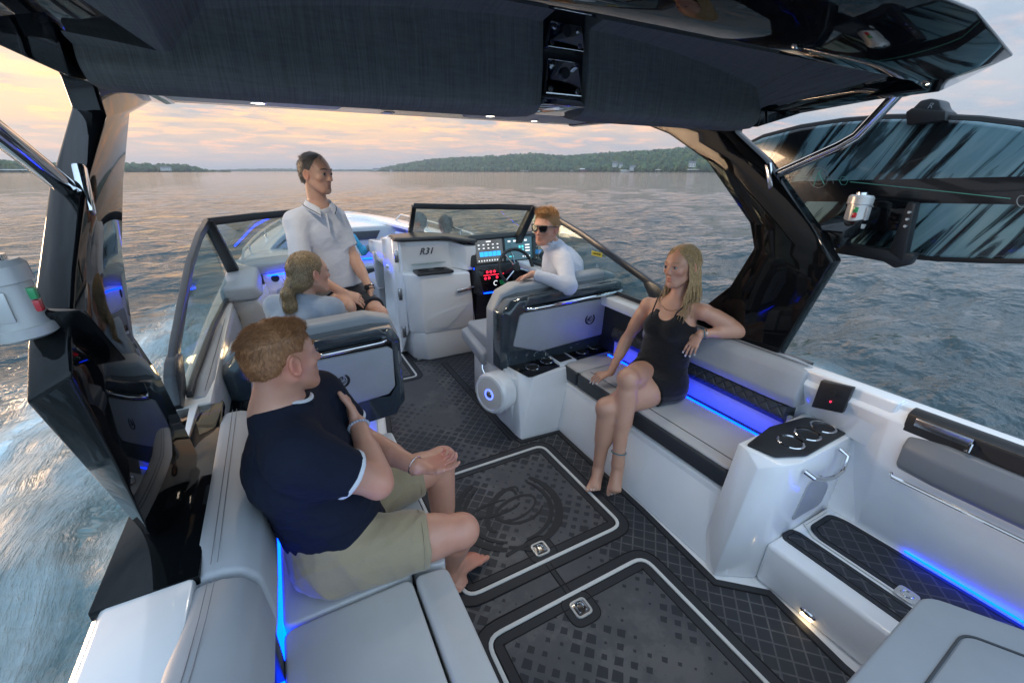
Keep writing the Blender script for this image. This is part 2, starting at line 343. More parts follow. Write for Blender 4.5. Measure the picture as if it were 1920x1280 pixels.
# ================================================================ SETTING: lake, hills, woods, shore houses
SEA = -0.30
def wave_mat():
    m, t, b = newmat('lake_water'); L = t.links.new
    tc = t.nodes.new('ShaderNodeTexCoord'); sp = t.nodes.new('ShaderNodeSeparateXYZ'); L(tc.outputs['Object'], sp.inputs[0])
    b.inputs['Base Color'].default_value = (.003, .034, .043, 1); b.inputs['Roughness'].default_value = .05; b.inputs['IOR'].default_value = 1.62
    m1 = N(t, 'ShaderNodeMapping'); m1.inputs['Scale'].default_value = (1.0, 1.6, 1); m1.inputs['Rotation'].default_value = (0, 0, R(12)); L(tc.outputs['Object'], m1.inputs[0])
    a = N(t, 'ShaderNodeTexNoise', Scale=2.4, Detail=5, Roughness=.5, Distortion=.1); L(m1.outputs[0], a.inputs['Vector'])
    m2 = N(t, 'ShaderNodeMapping'); m2.inputs['Scale'].default_value = (.22, .16, 1); L(tc.outputs['Object'], m2.inputs[0])
    c = N(t, 'ShaderNodeTexNoise', Scale=1.0, Detail=5, Roughness=.6, Distortion=.3); L(m2.outputs[0], c.inputs['Vector'])
    # foam thrown aside and trailing aft on the port side, streaked along the run of the boat
    X, Y = sp.outputs[0], sp.outputs[1]
    wob = N(t, 'ShaderNodeTexNoise', Scale=.55, Detail=6, Roughness=.65); L(tc.outputs['Object'], wob.inputs['Vector'])
    d = mathn(t, 'SUBTRACT', -.45, X)                      # metres out from the port side
    edge = mathn(t, 'MULTIPLY_ADD', Y, -.27, 3.9)         # spreads aft
    edge = mathn(t, 'ADD', edge, mathn(t, 'MULTIPLY_ADD', wob.outputs[0], 3.0, -1.5))
    f1 = mathn(t, 'SUBTRACT', edge, d)
    f1 = mathn(t, 'MULTIPLY', f1, .8, clamp=True); f1 = mathn(t, 'MULTIPLY', f1, mathn(t, 'MULTIPLY', mathn(t, 'SUBTRACT', 9.6, Y), .4, clamp=True))
    port = mathn(t, 'GREATER_THAN', d, -1.2)
    ms = N(t, 'ShaderNodeMapping'); ms.inputs['Scale'].default_value = (2.6, .55, 1); ms.inputs['Rotation'].default_value = (0, 0, R(-9)); L(tc.outputs['Object'], ms.inputs[0])
    st = N(t, 'ShaderNodeTexNoise', Scale=1.25, Detail=10, Roughness=.62, Distortion=.25); L(ms.outputs[0], st.inputs['Vector'])
    sr = ramp(t, [(.34, .16), (.46, .55), (.60, 1.0)]); L(st.outputs[0], sr.inputs[0])
    foam = mathn(t, 'MULTIPLY', mathn(t, 'MULTIPLY', f1, port), sr.outputs[0], clamp=True)
    # small curl on the starboard side
    ds = mathn(t, 'ABSOLUTE', mathn(t, 'SUBTRACT', X, 4.6)); dsy = mathn(t, 'ABSOLUTE', mathn(t, 'SUBTRACT', Y, 2.1))
    curl = mathn(t, 'MULTIPLY', mathn(t, 'SUBTRACT', 1.0, mathn(t, 'ADD', mathn(t, 'MULTIPLY', ds, 2.6), mathn(t, 'MULTIPLY', dsy, .8)), clamp=True), sr.outputs[0])
    foam = mathn(t, 'ADD', foam, mathn(t, 'MULTIPLY', curl, .5), clamp=True)
    teal = mixc(t, mathn(t, 'MULTIPLY', mathn(t, 'MULTIPLY', f1, port), .9, clamp=True), (.003, .034, .043), (.02, .15, .18))
    fc = mixc(t, foam, teal, (.66, .80, .84)); L(fc, b.inputs['Base Color'])
    L(mathn(t, 'MULTIPLY_ADD', foam, .7, .05, clamp=True), b.inputs['Roughness'])
    # ripples fade out to the averaged roughness with distance
    r2 = mathn(t, 'SQRT', mathn(t, 'ADD', mathn(t, 'MULTIPLY', X, X), mathn(t, 'MULTIPLY', Y, Y)))
    near = mathn(t, 'DIVIDE', 25.0, mathn(t, 'ADD', r2, 25.0))
    m3 = N(t, 'ShaderNodeMapping'); m3.inputs['Scale'].default_value = (.65, 1.25, 1); m3.inputs['Rotation'].default_value = (0, 0, R(20)); L(tc.outputs['Object'], m3.inputs[0])
    md = N(t, 'ShaderNodeTexNoise', Scale=1.25, Detail=4, Roughness=.5, Distortion=.15); L(m3.outputs[0], md.inputs['Vector'])
    h = mathn(t, 'ADD', mathn(t, 'MULTIPLY', a.outputs[0], .13), mathn(t, 'MULTIPLY', c.outputs[0], .22)); h = mathn(t, 'ADD', h, mathn(t, 'MULTIPLY', md.outputs[0], .34))
    h = mathn(t, 'ADD', h, mathn(t, 'MULTIPLY', foam, .12))
    bm = t.nodes.new('ShaderNodeBump'); bm.inputs['Distance'].default_value = 1.0; L(mathn(t, 'MULTIPLY_ADD', near, .85, .34), bm.inputs['Strength'])
    L(h, bm.inputs['Height']); L(bm.outputs[0], b.inputs['Normal'])
    return m
M['water'] = wave_mat()
def sea():
    rng = np.random.default_rng(3)
    rr = [0.25]
    while rr[-1] < 26000: rr.append(rr[-1] + max(.07, rr[-1] * .0135))
    rr = np.array(rr)
    az = np.radians(np.concatenate([np.arange(-75, 115, .3), np.arange(115, 285, 3.0)]))
    Rr, A = np.meshgrid(rr, az, indexing='ij')
    x, y = Rr * np.sin(A), Rr * np.cos(A)
    sp = np.maximum(.07, Rr * .0135)
    z = np.zeros_like(x)
    for i in range(70):
        lam = 10 ** rng.uniform(math.log10(.35), math.log10(4.5)); th = R(192) + rng.normal(0, .55)
        k = 2 * np.pi / lam; ph = rng.uniform(0, 6.28); amp = .0052 * lam ** .62
        w = np.clip((lam / sp - 3) / 4, 0, 1)
        q = np.sin(k * (x * np.sin(th) + y * np.cos(th)) + ph + .6 * np.sin(x * .13 + ph) + .5 * np.sin(y * .17 + ph * 2))
        z += amp * w * (q + .25 * q * q)
    # wake: turbulent ridges on the port side and a smooth swell off the starboard quarter
    port = np.clip((3.4 - .27 * y + x + .45) / 2.0, 0, 1) * np.clip((9 - y) / 3, 0, 1) * (x < -.2) * np.exp(-np.maximum(-x - 6, 0) / 5)
    for i in range(26):
        k = rng.uniform(1.2, 7); th = rng.normal(R(80), .5); ph = rng.uniform(0, 6.28)
        z += port * .032 / (k ** .5) * np.sin(k * (x * np.sin(th) + y * np.cos(th) * .45) + ph + np.sin(y * 1.1 + ph))
    z += .16 * np.exp(-((x - 4.9 - .35 * (2 - y)) / .8) ** 2) * np.clip((4 - y) / 4, 0, 1)
    z = np.where((x > -.6) & (x < 2.4) & (y < 8), np.minimum(z, .05), z)
    V = np.stack([x, y, z + SEA], -1).reshape(-1, 3)
    n, mA = x.shape; I = np.arange(n * mA).reshape(n, mA)
    a, b_, c, d = I[:-1], I[1:], np.roll(I, -1, 1)[1:], np.roll(I, -1, 1)[:-1]
    Fq = np.stack([a, b_, c, d], -1).reshape(-1, 4)
    V = np.vstack([V, [[0, 0, SEA]]])
    o = fromnp('lake', V, Fq[:, ::-1], 'water'); tag(o, kind='structure')
    return o
sea()
# ---- hills
def leafmat():
    m, t, b = newmat('woodland_foliage'); L = t.links.new
    at = t.nodes.new('ShaderNodeVertexColor'); at.layer_name = 'tint'
    n = N(t, 'ShaderNodeTexNoise', Scale=.35, Detail=4); L(objco(t), n.inputs['Vector'])
    r = ramp(t, [(.3, .7), (.7, 1.2)]); L(n.outputs[0], r.inputs[0])
    L(mixc(t, 1.0, at.outputs[0], r.outputs[0], 'MULTIPLY'), b.inputs['Base Color']); b.inputs['Roughness'].default_value = .8; b.inputs['Specular IOR Level'].default_value = .1
    return m
M['leaf'] = leafmat()
M['earth'] = pmat('hill_ground', (.05, .075, .035), .9, vary=.3, vscale=.02)
ICO_V, ICO_F = None, None
def ico():
    global ICO_V, ICO_F
    if ICO_V is None:
        b = bmesh.new(); bmesh.ops.create_icosphere(b, subdivisions=2, radius=1); b.verts.index_update()
        ICO_V = np.array([v.co[:] for v in b.verts]); ICO_F = np.array([[v.index for v in f.verts] for f in b.faces]); b.free()
    return ICO_V, ICO_F
def shore(name, sky_pts, dists, ntree, seed, back=450, treeh=13, tints=None):
    """sky_pts: (column, skyline row) pairs; dists: (column, distance of the waterline)."""
    rng = np.random.default_rng(seed)
    xs = np.array([p[0] for p in sky_pts], float); ys = np.array([p[1] for p in sky_pts], float)
    dx = np.array([p[0] for p in dists], float); dd = np.array([p[1] for p in dists], float)
    cols = np.linspace(xs[0], xs[-1], 120)
    def dirof(c):
        r = [ray(float(q), HORIZ) for q in np.atleast_1d(c)]
        r = np.array([[v.x, v.y] for v in r]); return r / np.linalg.norm(r, axis=1, keepdims=True)
    def hmax(c):        # height whose top shows at the skyline row
        D = np.interp(c, dx, dd) + back; yy = np.interp(c, xs, ys)
        return D * np.maximum(HORIZ - yy, .6) / FPX * np.array([1 / math.sqrt(1 + ((q - VPX * 0 - 960) / FPX * .0) ** 2) for q in np.atleast_1d(c)]) * 1.0
    # angular height: row difference maps to tan(elevation) through the pitched camera
    def elev(c):
        yy = np.interp(c, xs, ys); o = []
        for q, w in zip(np.atleast_1d(c), np.atleast_1d(yy)):
            r = ray(float(q), float(w)); o.append(r.z / math.hypot(r.x, r.y))
        return np.array(o)
    dirs = dirof(cols); D0 = np.interp(cols, dx, dd); el = np.maximum(elev(cols), .0008)
    prof = [(0, -.03), (.0, .02), (.25, .45), (.6, .8), (1.0, 1.0), (1.6, .8), (2.4, 0)]
    V = []
    for s, hh in prof:
        D = D0 + s * back
        top = np.maximum((D0 + back) * el - treeh * .75, .6)
        V.append(np.stack([dirs[:, 0] * D, dirs[:, 1] * D, CAMZ * 0 + SEA + top * hh], -1))
    V = np.array(V); ns, nc = V.shape[:2]; I = np.arange(ns * nc).reshape(ns, nc)
    Fq = np.stack([I[:-1, :-1], I[:-1, 1:], I[1:, 1:], I[1:, :-1]], -1).reshape(-1, 4)
    tag(fromnp(name, V.reshape(-1, 3), Fq, 'earth'), kind='structure')
    iv, if_ = ico(); nv = len(iv)
    c = rng.uniform(xs[0], xs[-1], ntree); s = rng.uniform(0, 1, ntree) ** 1.5 * 1.08
    top = np.maximum((np.interp(c, dx, dd) + back) * np.maximum(elev(c), .0008) - treeh * .75, .6)
    ps, ph = np.array([p[0] for p in prof[1:]]), np.array([p[1] for p in prof[1:]])
    D = np.interp(c, dx, dd) + s * back; di = dirof(c)
    g = SEA + top * np.interp(s, ps, ph)
    hgt = treeh * rng.uniform(.55, 1.15, ntree) * np.clip(top / 8, .35, 1); wdt = hgt * rng.uniform(.34, .55, ntree)
    j = 1 + rng.normal(0, .17, (ntree, nv, 1))
    P = iv[None] * j * np.stack([wdt, wdt, hgt * .56], -1)[:, None] + np.stack([di[:, 0] * D, di[:, 1] * D, g + hgt * .45], -1)[:, None]
    FF = (if_[None] + (np.arange(ntree) * nv)[:, None, None]).reshape(-1, 3)
    o = fromnp('woods', P.reshape(-1, 3), FF, 'leaf', smooth=False); tag(o, 'dense green woods covering the ' + name.replace('_', ' '), 'woods', kind='stuff')
    base = np.array(tints or [(.055, .105, .06), (.08, .14, .065), (.045, .09, .06), (.10, .15, .06), (.12, .14, .07)])
    pick = rng.choice(len(base), ntree, p=[.32, .28, .24, .12, .04]); colr = base[pick] * rng.uniform(.75, 1.25, (ntree, 1))
    at = o.data.color_attributes.new('tint', 'FLOAT_COLOR', 'POINT')
    cc = np.ones((ntree, nv, 4), np.float32); cc[:, :, :3] = colr[:, None]; at.data.foreach_set('color', cc.ravel())
shore('wooded_hill', [(690, 319), (720, 314), (760, 306), (800, 299), (850, 295), (900, 293), (950, 290), (1000, 287), (1050, 291), (1080, 291), (1130, 287), (1190, 283), (1250, 280), (1300, 275), (1335, 271), (1450, 262), (1600, 270), (1900, 300)],
      [(690, 2300), (850, 1700), (1050, 1300), (1300, 950), (1900, 700)], 6500, 11, back=380)
shore('left_wooded_shore', [(-420, 300), (-100, 296), (0, 300), (40, 303), (120, 305), (235, 305), (300, 307), (345, 308), (400, 314), (432, 319.6)], [(-420, 700), (0, 1000), (432, 1500)], 1500, 12, back=120, treeh=11)
shore('far_wooded_shore', [(380, 317.5), (430, 316.5), (520, 316.2), (600, 317), (700, 317)], [(380, 3600), (720, 3900)], 1100, 13, back=300, treeh=14)
M['housewhite'] = pmat('house_white', (.62, .60, .56), .7, vary=.06); M['houseroof'] = pmat('house_roof', (.14, .14, .15), .8, vary=.1)
M['housered'] = pmat('boathouse_red', (.16, .05, .05), .7); M['window'] = pmat('house_window', (.03, .04, .05), .15); M['dockwood'] = pmat('dock_wood', (.34, .32, .29), .8)
def house(col, w, d, h, rf, label, cat='house', wall='housewhite', roof='houseroof', up=0.6, open_=False, dist=None):
    D = dist or float(np.interp(col, [690, 850, 1050, 1300, 1900], [2300, 1700, 1300, 950, 700]))
    r = ray(col, HORIZ); u = Vector((r.x, r.y, 0)).normalized(); loc = u * (D - 4) + Vector((0, 0, SEA + up))
    nm = {'house': 'house', 'boathouse': 'boathouse', 'dock': 'dock'}[cat]
    e = empty(nm, loc, label, cat, {'house': 'white houses along the wooded shores', 'boathouse': 'boathouses on the right shore', 'dock': 'covered docks along the shores'}[cat]); e.rotation_euler = (0, 0, -math.atan2(u.x, u.y))
    def put(name, mb, mt):
        o = mb.build(name, mt, None); o.parent = e; return o
    if cat == 'dock':
        m = MB().box(-w / 2, w / 2, -d / 2, d / 2, .5, .8); put('deck', m, 'dockwood')
        for i in range(4):
            for s in (-1, 1): put('piling', MB().box(-w / 2 + i * w / 3 - .2, -w / 2 + i * w / 3 + .2, s * d / 2 - .2, s * d / 2 + .2, -1.5, h), 'dockwood')
        put('canopy', MB().prism([(-d / 2, h), (d / 2, h), (0, h + rf)], 'x', -w / 2, w / 2), roof); return
    put('wall', MB().box(-w / 2, w / 2, -d / 2, d / 2, 0, h), wall)
    put('roof', MB().prism([(-d / 2 - .5, h), (d / 2 + .5, h), (0, h + rf)], 'x', -w / 2 - .6, w / 2 + .6), roof)
    k = max(2, int(w / 3.2))
    for i in range(k):
        x = -w / 2 + (i + .5) * w / k
        for zz in ([h * .22, h * .62] if h > 5 else [h * .35]):
            put('window', MB().box(x - .7, x + .7, -d / 2 - .06, -d / 2 + .02, zz, zz + h * (.22 if h > 5 else .4)), 'window')
house(705, 26, 12, 7, 5, 'pale house among the trees on the far left slope of the wooded hill', up=3)
house(733, 12, 8, 5, 3, 'tiny white house at the low left tip of the wooded hill', up=1)
house(1095, 22, 10, 6, 2.5, 'dark red boathouse with pale roof at the foot of the wooded hill', 'boathouse', 'housered', 'housewhite', up=.5)
house(1152, 12, 9, 8, 5, 'tall white house with steep roof just left of the large white boathouse', up=11)
house(1163, 9, 8, 7, 5, 'small white house tucked between the steep roofed house and the white boathouse', up=9)
house(1186, 14, 9, 8, 4, 'white two storey house nearest the tower on the right shore', up=3)
house(1176, 30, 8, 3.2, 1.2, 'long low white boathouse below the white houses', 'boathouse', 'housewhite', 'housewhite', up=.5)
house(1240, 24, 7, 4, 1.0, 'long covered boat dock right of the white boathouse', 'dock', roof='housewhite')
house(1302, 26, 7, 4, 1.0, 'covered boat dock closest to the black tower leg', 'dock', roof='housewhite')
house(1296, 12, 9, 7, 4, 'white house half hidden in trees above the right covered dock', up=9)
house(985, 34, 6, 3, .8, 'low row of covered boat slips under the middle of the hill', 'dock', roof='housewhite')
house(1073, 14, 5, 3, .8, 'small covered dock left of the red boathouse', 'dock', roof='housewhite')
house(312, 20, 8, 6, 3, 'white house on the left wooded shore beside the tower panel', up=3, dist=1330)
house(24, 30, 8, 3, 1, 'covered dock on the left shore at the edge of the picture', 'dock', roof='housewhite', dist=1000)
# ================================================================ THE BOAT
CX = 0.87                                   # centreline
boat = empty('motorboat', (CX, 1.0, SEA), 'white sport boat under way with grey seats, black tower and blue lit cockpit', 'motorboat')
def part(name, mb, mats, parent=None, label=None, **k):
    o = mb.build(name, mats, parent or boat, **k)
    if label: o['label'] = label
    return o
def node(name, loc, label=None): return empty(name, loc, label, parent=boat)
def mir(p): return Vector((2 * CX - p[0], p[1], p[2]))
# ---- hull shell: stations from transom to stem, outer skin and inner liner
def halfbeam(y):
    if y < 2.6: return 1.385
    t = (y - 2.6) / 5.6
    return max(0.02, 1.385 * (1 - t ** 2.6) ** .62)
def sheer(y): return .855 + .016 * max(0, y - 1.2) + .004 * max(0, y - 2) ** 2
hull = MB(); ys = [-3.2, -2, -1, 0, .6, 1.1, 1.6, 2.1, 2.6, 3.1, 3.6, 4.1, 4.6, 5.1, 5.6, 6.1, 6.6, 7.0, 7.4, 7.7, 7.95, 8.1]
for s in (-1, 1):
    rings = []
    for y in ys:
        hb, sz = halfbeam(y), sheer(y); k = min(1, hb / 1.385)
        o = [(CX + s * (hb - .10 * k), sz), (CX + s * hb, sz - .03), (CX + s * (hb + .012), sz - .30), (CX + s * hb * .93, -.10), (CX + s * hb * .80, -.62), (CX + s * hb * .79, -.62), (CX + s * hb * .917, -.10), (CX + s * (hb - .035 * k), sz - .30), (CX + s * (hb - .10 * k), sz - .06)]
        rings.append([(p[0], y, p[1]) for p in o])
    hull.loft(rings)
part('hull', hull, 'white', bevel=.006, seg=2)
rr = MB()
for s in (-1, 1): rr.tube([(CX + s * (halfbeam(y) + .018), y, sheer(y) - .16) for y in ys], .018, 8)
part('rub_rail', rr, 'satin')
# side decks
def sidedeck(y0, y1, s, inner, z=None, n=10):
    m = MB(); rings = []
    for i in range(n + 1):
        y = y0 + (y1 - y0) * i / n; hb = halfbeam(y); sz = (z or sheer(y))
        xo, xi = CX + s * (hb - .004), CX + s * inner(y)
        rings.append([(xo, y, sz - .035), (xo - s * .02, y, sz), (xi, y, sz), (xi, y, sz - .07), (xo, y, sz - .07)])
    return m.loft(rings)
part('side_deck', sidedeck(1.95, 4.1, -1, lambda y: 1.24), 'cream', bevel=.008, label='cream side ledge under the port side glass')
part('side_deck', sidedeck(1.95, 4.1, 1, lambda y: 1.20), 'white', bevel=.008)
part('side_deck', sidedeck(-1.5, 1.05, -1, lambda y: 1.19), 'white', bevel=.01)
part('side_deck', sidedeck(-1.5, 1.05, 1, lambda y: 1.275), 'white', bevel=.006)
part('side_deck', sidedeck(4.1, 7.9, 1, lambda y: max(.01, halfbeam(y) - .26)), 'white', bevel=.01)
part('side_deck', sidedeck(4.1, 7.9, -1, lambda y: max(.01, halfbeam(y) - .26)), 'white', bevel=.01)
# inner liner walls and foredeck cap
lin = MB()
lin.prism([(-.52 + .08, 1.98), (-.36, 1.98), (-.36, 4.2), (-.44, 4.2)], 'z', -.05, .79)
lin.prism([(2.13, 1.0), (2.2, 1.0), (2.2, 4.4), (2.13, 4.4)], 'z', -.05, .79)
part('cockpit_liner', lin, 'satin', bevel=.01)
bw = MB(); rings = []
for y in (4.1, 5, 5.8, 6.5, 7.0, 7.4):
    hb = halfbeam(y) - .22
    rings.append([(CX - hb, y, .84 + .02 * (y - 4)), (CX - hb + .05, y, .02), (CX + hb - .05, y, .02), (CX + hb, y, .84 + .02 * (y - 4))])
bw.loft(rings, closed=False, caps=False)
part('bow_liner', bw, 'white')
# ---- cockpit floor with its foam mat
fl = MB().prism([(-.4, -1.5), (2.2, -1.5), (2.2, 4.3), (2.0, 7), (-.2, 7), (-.4, 4.3)], 'z', -.06, -.004)
part('floor_pan', fl, 'white')
floorpoly = [(.26, -1.2), (1.62, -1.2), (1.62, .33), (1.665, .66), (1.50, .81), (1.53, 1.3), (1.545, 2.17), (1.25, 2.19), (1.235, 2.3), (1.235, 3.0), (2.1, 3.0), (2.1, 3.9), (1.0, 3.86), (.99, 6.2), (.53, 6.2), (.53, 3.3), (.30, 1.9)]
part('floor_mat', MB().prism(floorpoly, 'z', -.004, .004), 'foam', label='dark grey foam floor mat with a fading diamond pattern')
edge = MB(); band(edge, floorpoly, .03, .0045, .0015); part('mat_border', edge, 'foam_edge')
gr = MB(); band(gr, offset(floorpoly, .032), .005, .0045, .0022); part('mat_groove', gr, 'groove')
# plain dark strips with their grooves across and along the mat
def strip(name, pts, w, par=None, z=.0062):
    m = MB(); g = MB(); pts = [Vector(p) for p in pts]
    d = (pts[-1] - pts[0]).normalized(); nrm = Vector((-d.y, d.x))
    def rect(mb, o, ww, z0, z1):
        a, b = pts[0] + nrm * o, pts[-1] + nrm * o
        mb.prism([tuple(a - nrm * ww), tuple(b - nrm * ww), tuple(b + nrm * ww), tuple(a + nrm * ww)], 'z', z0, z1)
    rect(m, 0, w, .004, z); rect(g, -w, .0025, .004, z + .001); rect(g, w, .0025, .004, z + .001)
    o = m.build(name, 'foam_edge', par or boat); g.build('groove', 'groove', o)
strip('mat_strip', [(1.235, 2.17), (.72, 4.3)], .0)if False else None
strip('mat_strip', [(1.36, 2.17), (.98, 3.35)], .022) if False else None
strip('mat_strip', [(1.20, 2.22), (1.205, 3.68)], .026)
strip('mat_strip', [(.86, 1.075), (.86, 1.245)], .012)
def hatch(name, x0, x1, y0, y1, latch=None, emblem=None, r=.075, parent=None, z=.004, latchrot=0, bord=.035, trim=.017):
    e = node(name, ((x0 + x1) / 2, (y0 + y1) / 2, z))
    P0 = rpoly([(x0 - .05, y0 - .05), (x1 + .05, y0 - .05), (x1 + .05, y1 + .05), (x0 - .05, y1 + .05)], r + .05)
    P1 = rpoly([(x0, y0), (x1, y0), (x1, y1), (x0, y1)], r)
    m = MB(); band(m, P0, .055, z + .0004, .0022); m.build('surround', 'foam_edge', e)
    m = MB(); band(m, P0, .005, z + .001, .003); m.build('outer_groove', 'groove', e)
    m = MB(); band(m, P1, trim, z + .001, .006); m.build('trim', 'trim', e, bevel=.002)
    P2 = offset(P1, trim + .001); m = MB(); band(m, P2, .006, z + .001, .0012); m.build('gap', 'groove', e)
    P3 = offset(P1, trim + .007)
    lid = MB().prism(P3, 'z', z, z + .0035); lid.build('lid', 'foam', e)
    m = MB(); band(m, P3, bord, z + .0036, .001); m.build('lid_border', 'foam_edge', e)
    P4 = offset(P1, trim + .007 + bord); m = MB(); band(m, P4, .004, z + .0040, .0015); m.build('lid_groove', 'groove', e)
    if latch:
        c = Vector((latch[0], latch[1], z + .005)); rt = Matrix.Rotation(R(latchrot), 3, 'Z')
        tr = [tuple((rt @ Vector((p[0], p[1], 0)) + c)[:2]) for p in rpoly([(-.075, -.075), (.075, -.075), (.075, .075), (-.075, .075)], .055)]
        m = MB(); m.prism(tr, 'z', z + .0036, z + .0048); m.build('latch_pad', 'foam_edge', e)
        m = MB(); band(m, tr, .004, z + .0046, .0014); m.build('latch_groove', 'groove', e)
        q = [tuple((rt @ Vector((p[0], p[1], 0)) + c)[:2]) for p in rpoly([(-.040, -.040), (.040, -.040), (.040, .040), (-.040, .040)], .022)]
        m = MB(); band(m, q, .009, z + .004, .006); m.prism(offset(q, .008), 'z', z + .003, z + .0062, 1)
        o = m.build('latch', ['silver', 'steel'], e, bevel=.001)
        m = MB()
        m.tube([c + rt @ Vector((-.016, y, .006)) for y in (-.018, -.008, .01, .02)], .004, 6); m.tube([c + rt @ Vector((.016, y, .006)) for y in (-.018, -.008, .01, .02)], .004, 6)
        m.tube([c + rt @ Vector((.016 * math.cos(a), .012 + .012 * math.sin(a), .006)) for a in np.linspace(0, math.pi, 7)], .004, 6)
        m.build('latch_handle', 'chrome', o)
    return e
hA = hatch('floor_hatch', .44, 1.345, 1.255, 2.075, latch=PZ(1013, 1031, 0)[:2], latchrot=0)
hatch('floor_hatch', .44, 1.30, .12, 1.07, latch=PZ(1089, 1142, 0)[:2])
hatch('floor_hatch', .57, .90, 3.50, 4.6, r=.06, bord=.025)
# two looped letters inside a wreath, pressed into the hatch and printed on the seat backs
def emblem_paths():
    P = []
    def arc(cx, cy, rx, ry, a0, a1, tilt=0, n=22):
        o = []
        for k in range(n + 1):
            a = R(a0 + (a1 - a0) * k / n); x, y = rx * math.cos(a), ry * math.sin(a); c, s = math.cos(R(tilt)), math.sin(R(tilt))
            o.append((cx + x * c - y * s, cy + x * s + y * c))
        return o
    P.append((arc(-.02, .20, .40, .15, -40, 250, 48), .032)); P.append((arc(.14, -.02, .42, .22, -60, 300, 28), .034))
    P.append((arc(-.10, .0, .22, .52, 50, 285, -28), .050)); P.append((arc(.20, -.05, .44, .30, 175, 330, 20), .028))
    P.append((arc(-.20, .04, .44, .15, 60, 345, 12), .030))
    for s in (-1, 1):
        for rad, w in ((.90, .070), (.76, .040)):
            P.append(([(s * x, y) for x, y in arc(0, 0, rad, rad, -78, 52)], w))
    P.append(([(-.16, -.84), (.0, -.88), (.22, -.98)], .03)); P.append(([(.16, -.84), (.0, -.88), (-.22, -.98)], .03))
    return P
def emblem(name, c, X, Y, size, matn, parent, depth=.001, wscale=1.0):
    c, X, Y = Vector(c), Vector(X).normalized(), Vector(Y).normalized(); Zn = X.cross(Y); m = MB()
    for ei, (pts, w) in enumerate(emblem_paths()):
        w *= wscale; lift = depth * .35 * ei; n = len(pts); L_, R_ = [], []
        for i, p in enumerate(pts):
            a = Vector(pts[max(0, i - 1)]); b = Vector(pts[min(n - 1, i + 1)]); d = (b - a).normalized(); nn = Vector((-d.y, d.x))
            ww = w * (.55 + .45 * math.sin(math.pi * min(1, max(0, i / (n - 1))))) if n > 4 else w
            L_.append(Vector(p) + nn * ww); R_.append(Vector(p) - nn * ww)
        to = lambda q, h: c + X * q.x * size + Y * q.y * size + Zn * (h + lift)
        for i in range(n - 1):
            q = [R_[i], R_[i + 1], L_[i + 1], L_[i]]
            m.add([to(v, 0) for v in q] + [to(v, depth) for v in q], [[4, 5, 6, 7], [0, 1, 5, 4], [2, 3, 7, 6]])
    return m.build(name, matn, parent, recalc=False)
M['emblem_floor'] = pmat('pressed_emblem', (.012, .014, .018), .6)
emblem('emblem', (.86, 1.655, .0082), (.96, -.28, 0), (.28, .96, 0), .315, 'emblem_floor', hA, .0008, 1.0)
# ---- port aft lounge
lounge = node('aft_lounge', (0, .9, 0), 'grey aft lounge with the man in the navy shirt on it')
def cushion(name, pts, z0, z1, matn, par, bev=.02, rad=.03, label=None):
    o = MB().prism(rpoly(pts, rad, 4), 'z', z0, z1).build(name, matn, par, bevel=bev, seg=3, ang=50)
    if label: o['label'] = label
    return o
cushion('seat_cushion', [(-.20, 1.115), (.205, 1.115), (.205, 1.83), (-.20, 1.83)], .33, .45, 'vinyl_light', lounge)
cushion('seat_cushion', [(.213, 1.135), (.325, 1.10), (.325, 1.80), (.213, 1.83)], .33, .452, 'vinyl_light', lounge)
cushion('seat_cushion', [(-.20, -.6), (.195, -.6), (.195, 1.105), (-.20, 1.105)], .33, .45, 'vinyl_light', lounge)
cushion('seat_cushion', [(.205, -.6), (.32, -.6), (.32, 1.09), (.205, 1.105)], .33, .452, 'vinyl_light', lounge)
MB().prism([(-.215, -.6), (.30, -.6), (.30, 1.82), (-.215, 1.82)], 'z', .02, .34).build('base', 'white', lounge, bevel=.015)
MB().box(-.21, .305, -.6, 1.83, .335, .352).build('seat_piping', 'vinyl_dark', lounge, bevel=.006)
MB().box(-.222, -.202, -.6, 1.80, .36, .438).build('light_strip', 'cyanled', lounge)
def backrest(y0, y1, name='backrest', out=0.0, rot=0):
    prof = [(-.235, .42), (-.205, .50), (-.175, .66), (-.185, .80), (-.215, .845), (-.255, .86), (-.318, .862), (-.345, .84), (-.345, .42)]
    m = MB(); n = 8; rings = []
    for i in range(n + 1):
        y = y0 + (y1 - y0) * i / n; e = .014 * (1 if i in (0, n) else 0)
        rings.append([(x + (e if x < -.3 else -e) * .6 - out * max(0, (1.0 - y)) ** 1.5, y, z - (e if z > .7 else 0)) for x, z in prof])
    return m.loft(rings).build(name, 'vinyl', lounge, bevel=.014, seg=3, ang=60, bang=20)
backrest(1.0, 1.86); backrest(-.6, .985, out=.16)
st = MB()
for dx in (-.005, .009):
    st.tube([(-.282 + dx, y, .8625) for y in np.linspace(1.02, 1.84, 12)], .0010, 5)
    st.tube([(-.282 + dx - .16 * (1 - y) ** 1.5, y, .8625) for y in np.linspace(.97, -.4, 14)], .0010, 5)
st.build('stitching', 'thread', lounge)
MB().box(-.232, -.200, .96, 1.02, .42, .62).build('hinge', 'satin', lounge, bevel=.004)
# passenger armrest corner behind the seated man (white cup tray)
tray = part('cup_tray', MB().prism(rpoly([(.02, 1.86), (.36, 1.86), (.36, 2.08), (.02, 2.08)], .03), 'z', .02, .42), 'white', bevel=.012, label='small white cup tray between the aft lounge and the port seat')
MB().lathe([(.052, -.06), (.052, .012), (.044, .016), (.040, .010), (.040, -.05)], (.24, 1.97, .418)).build('cup_holder', 'chrome', tray)
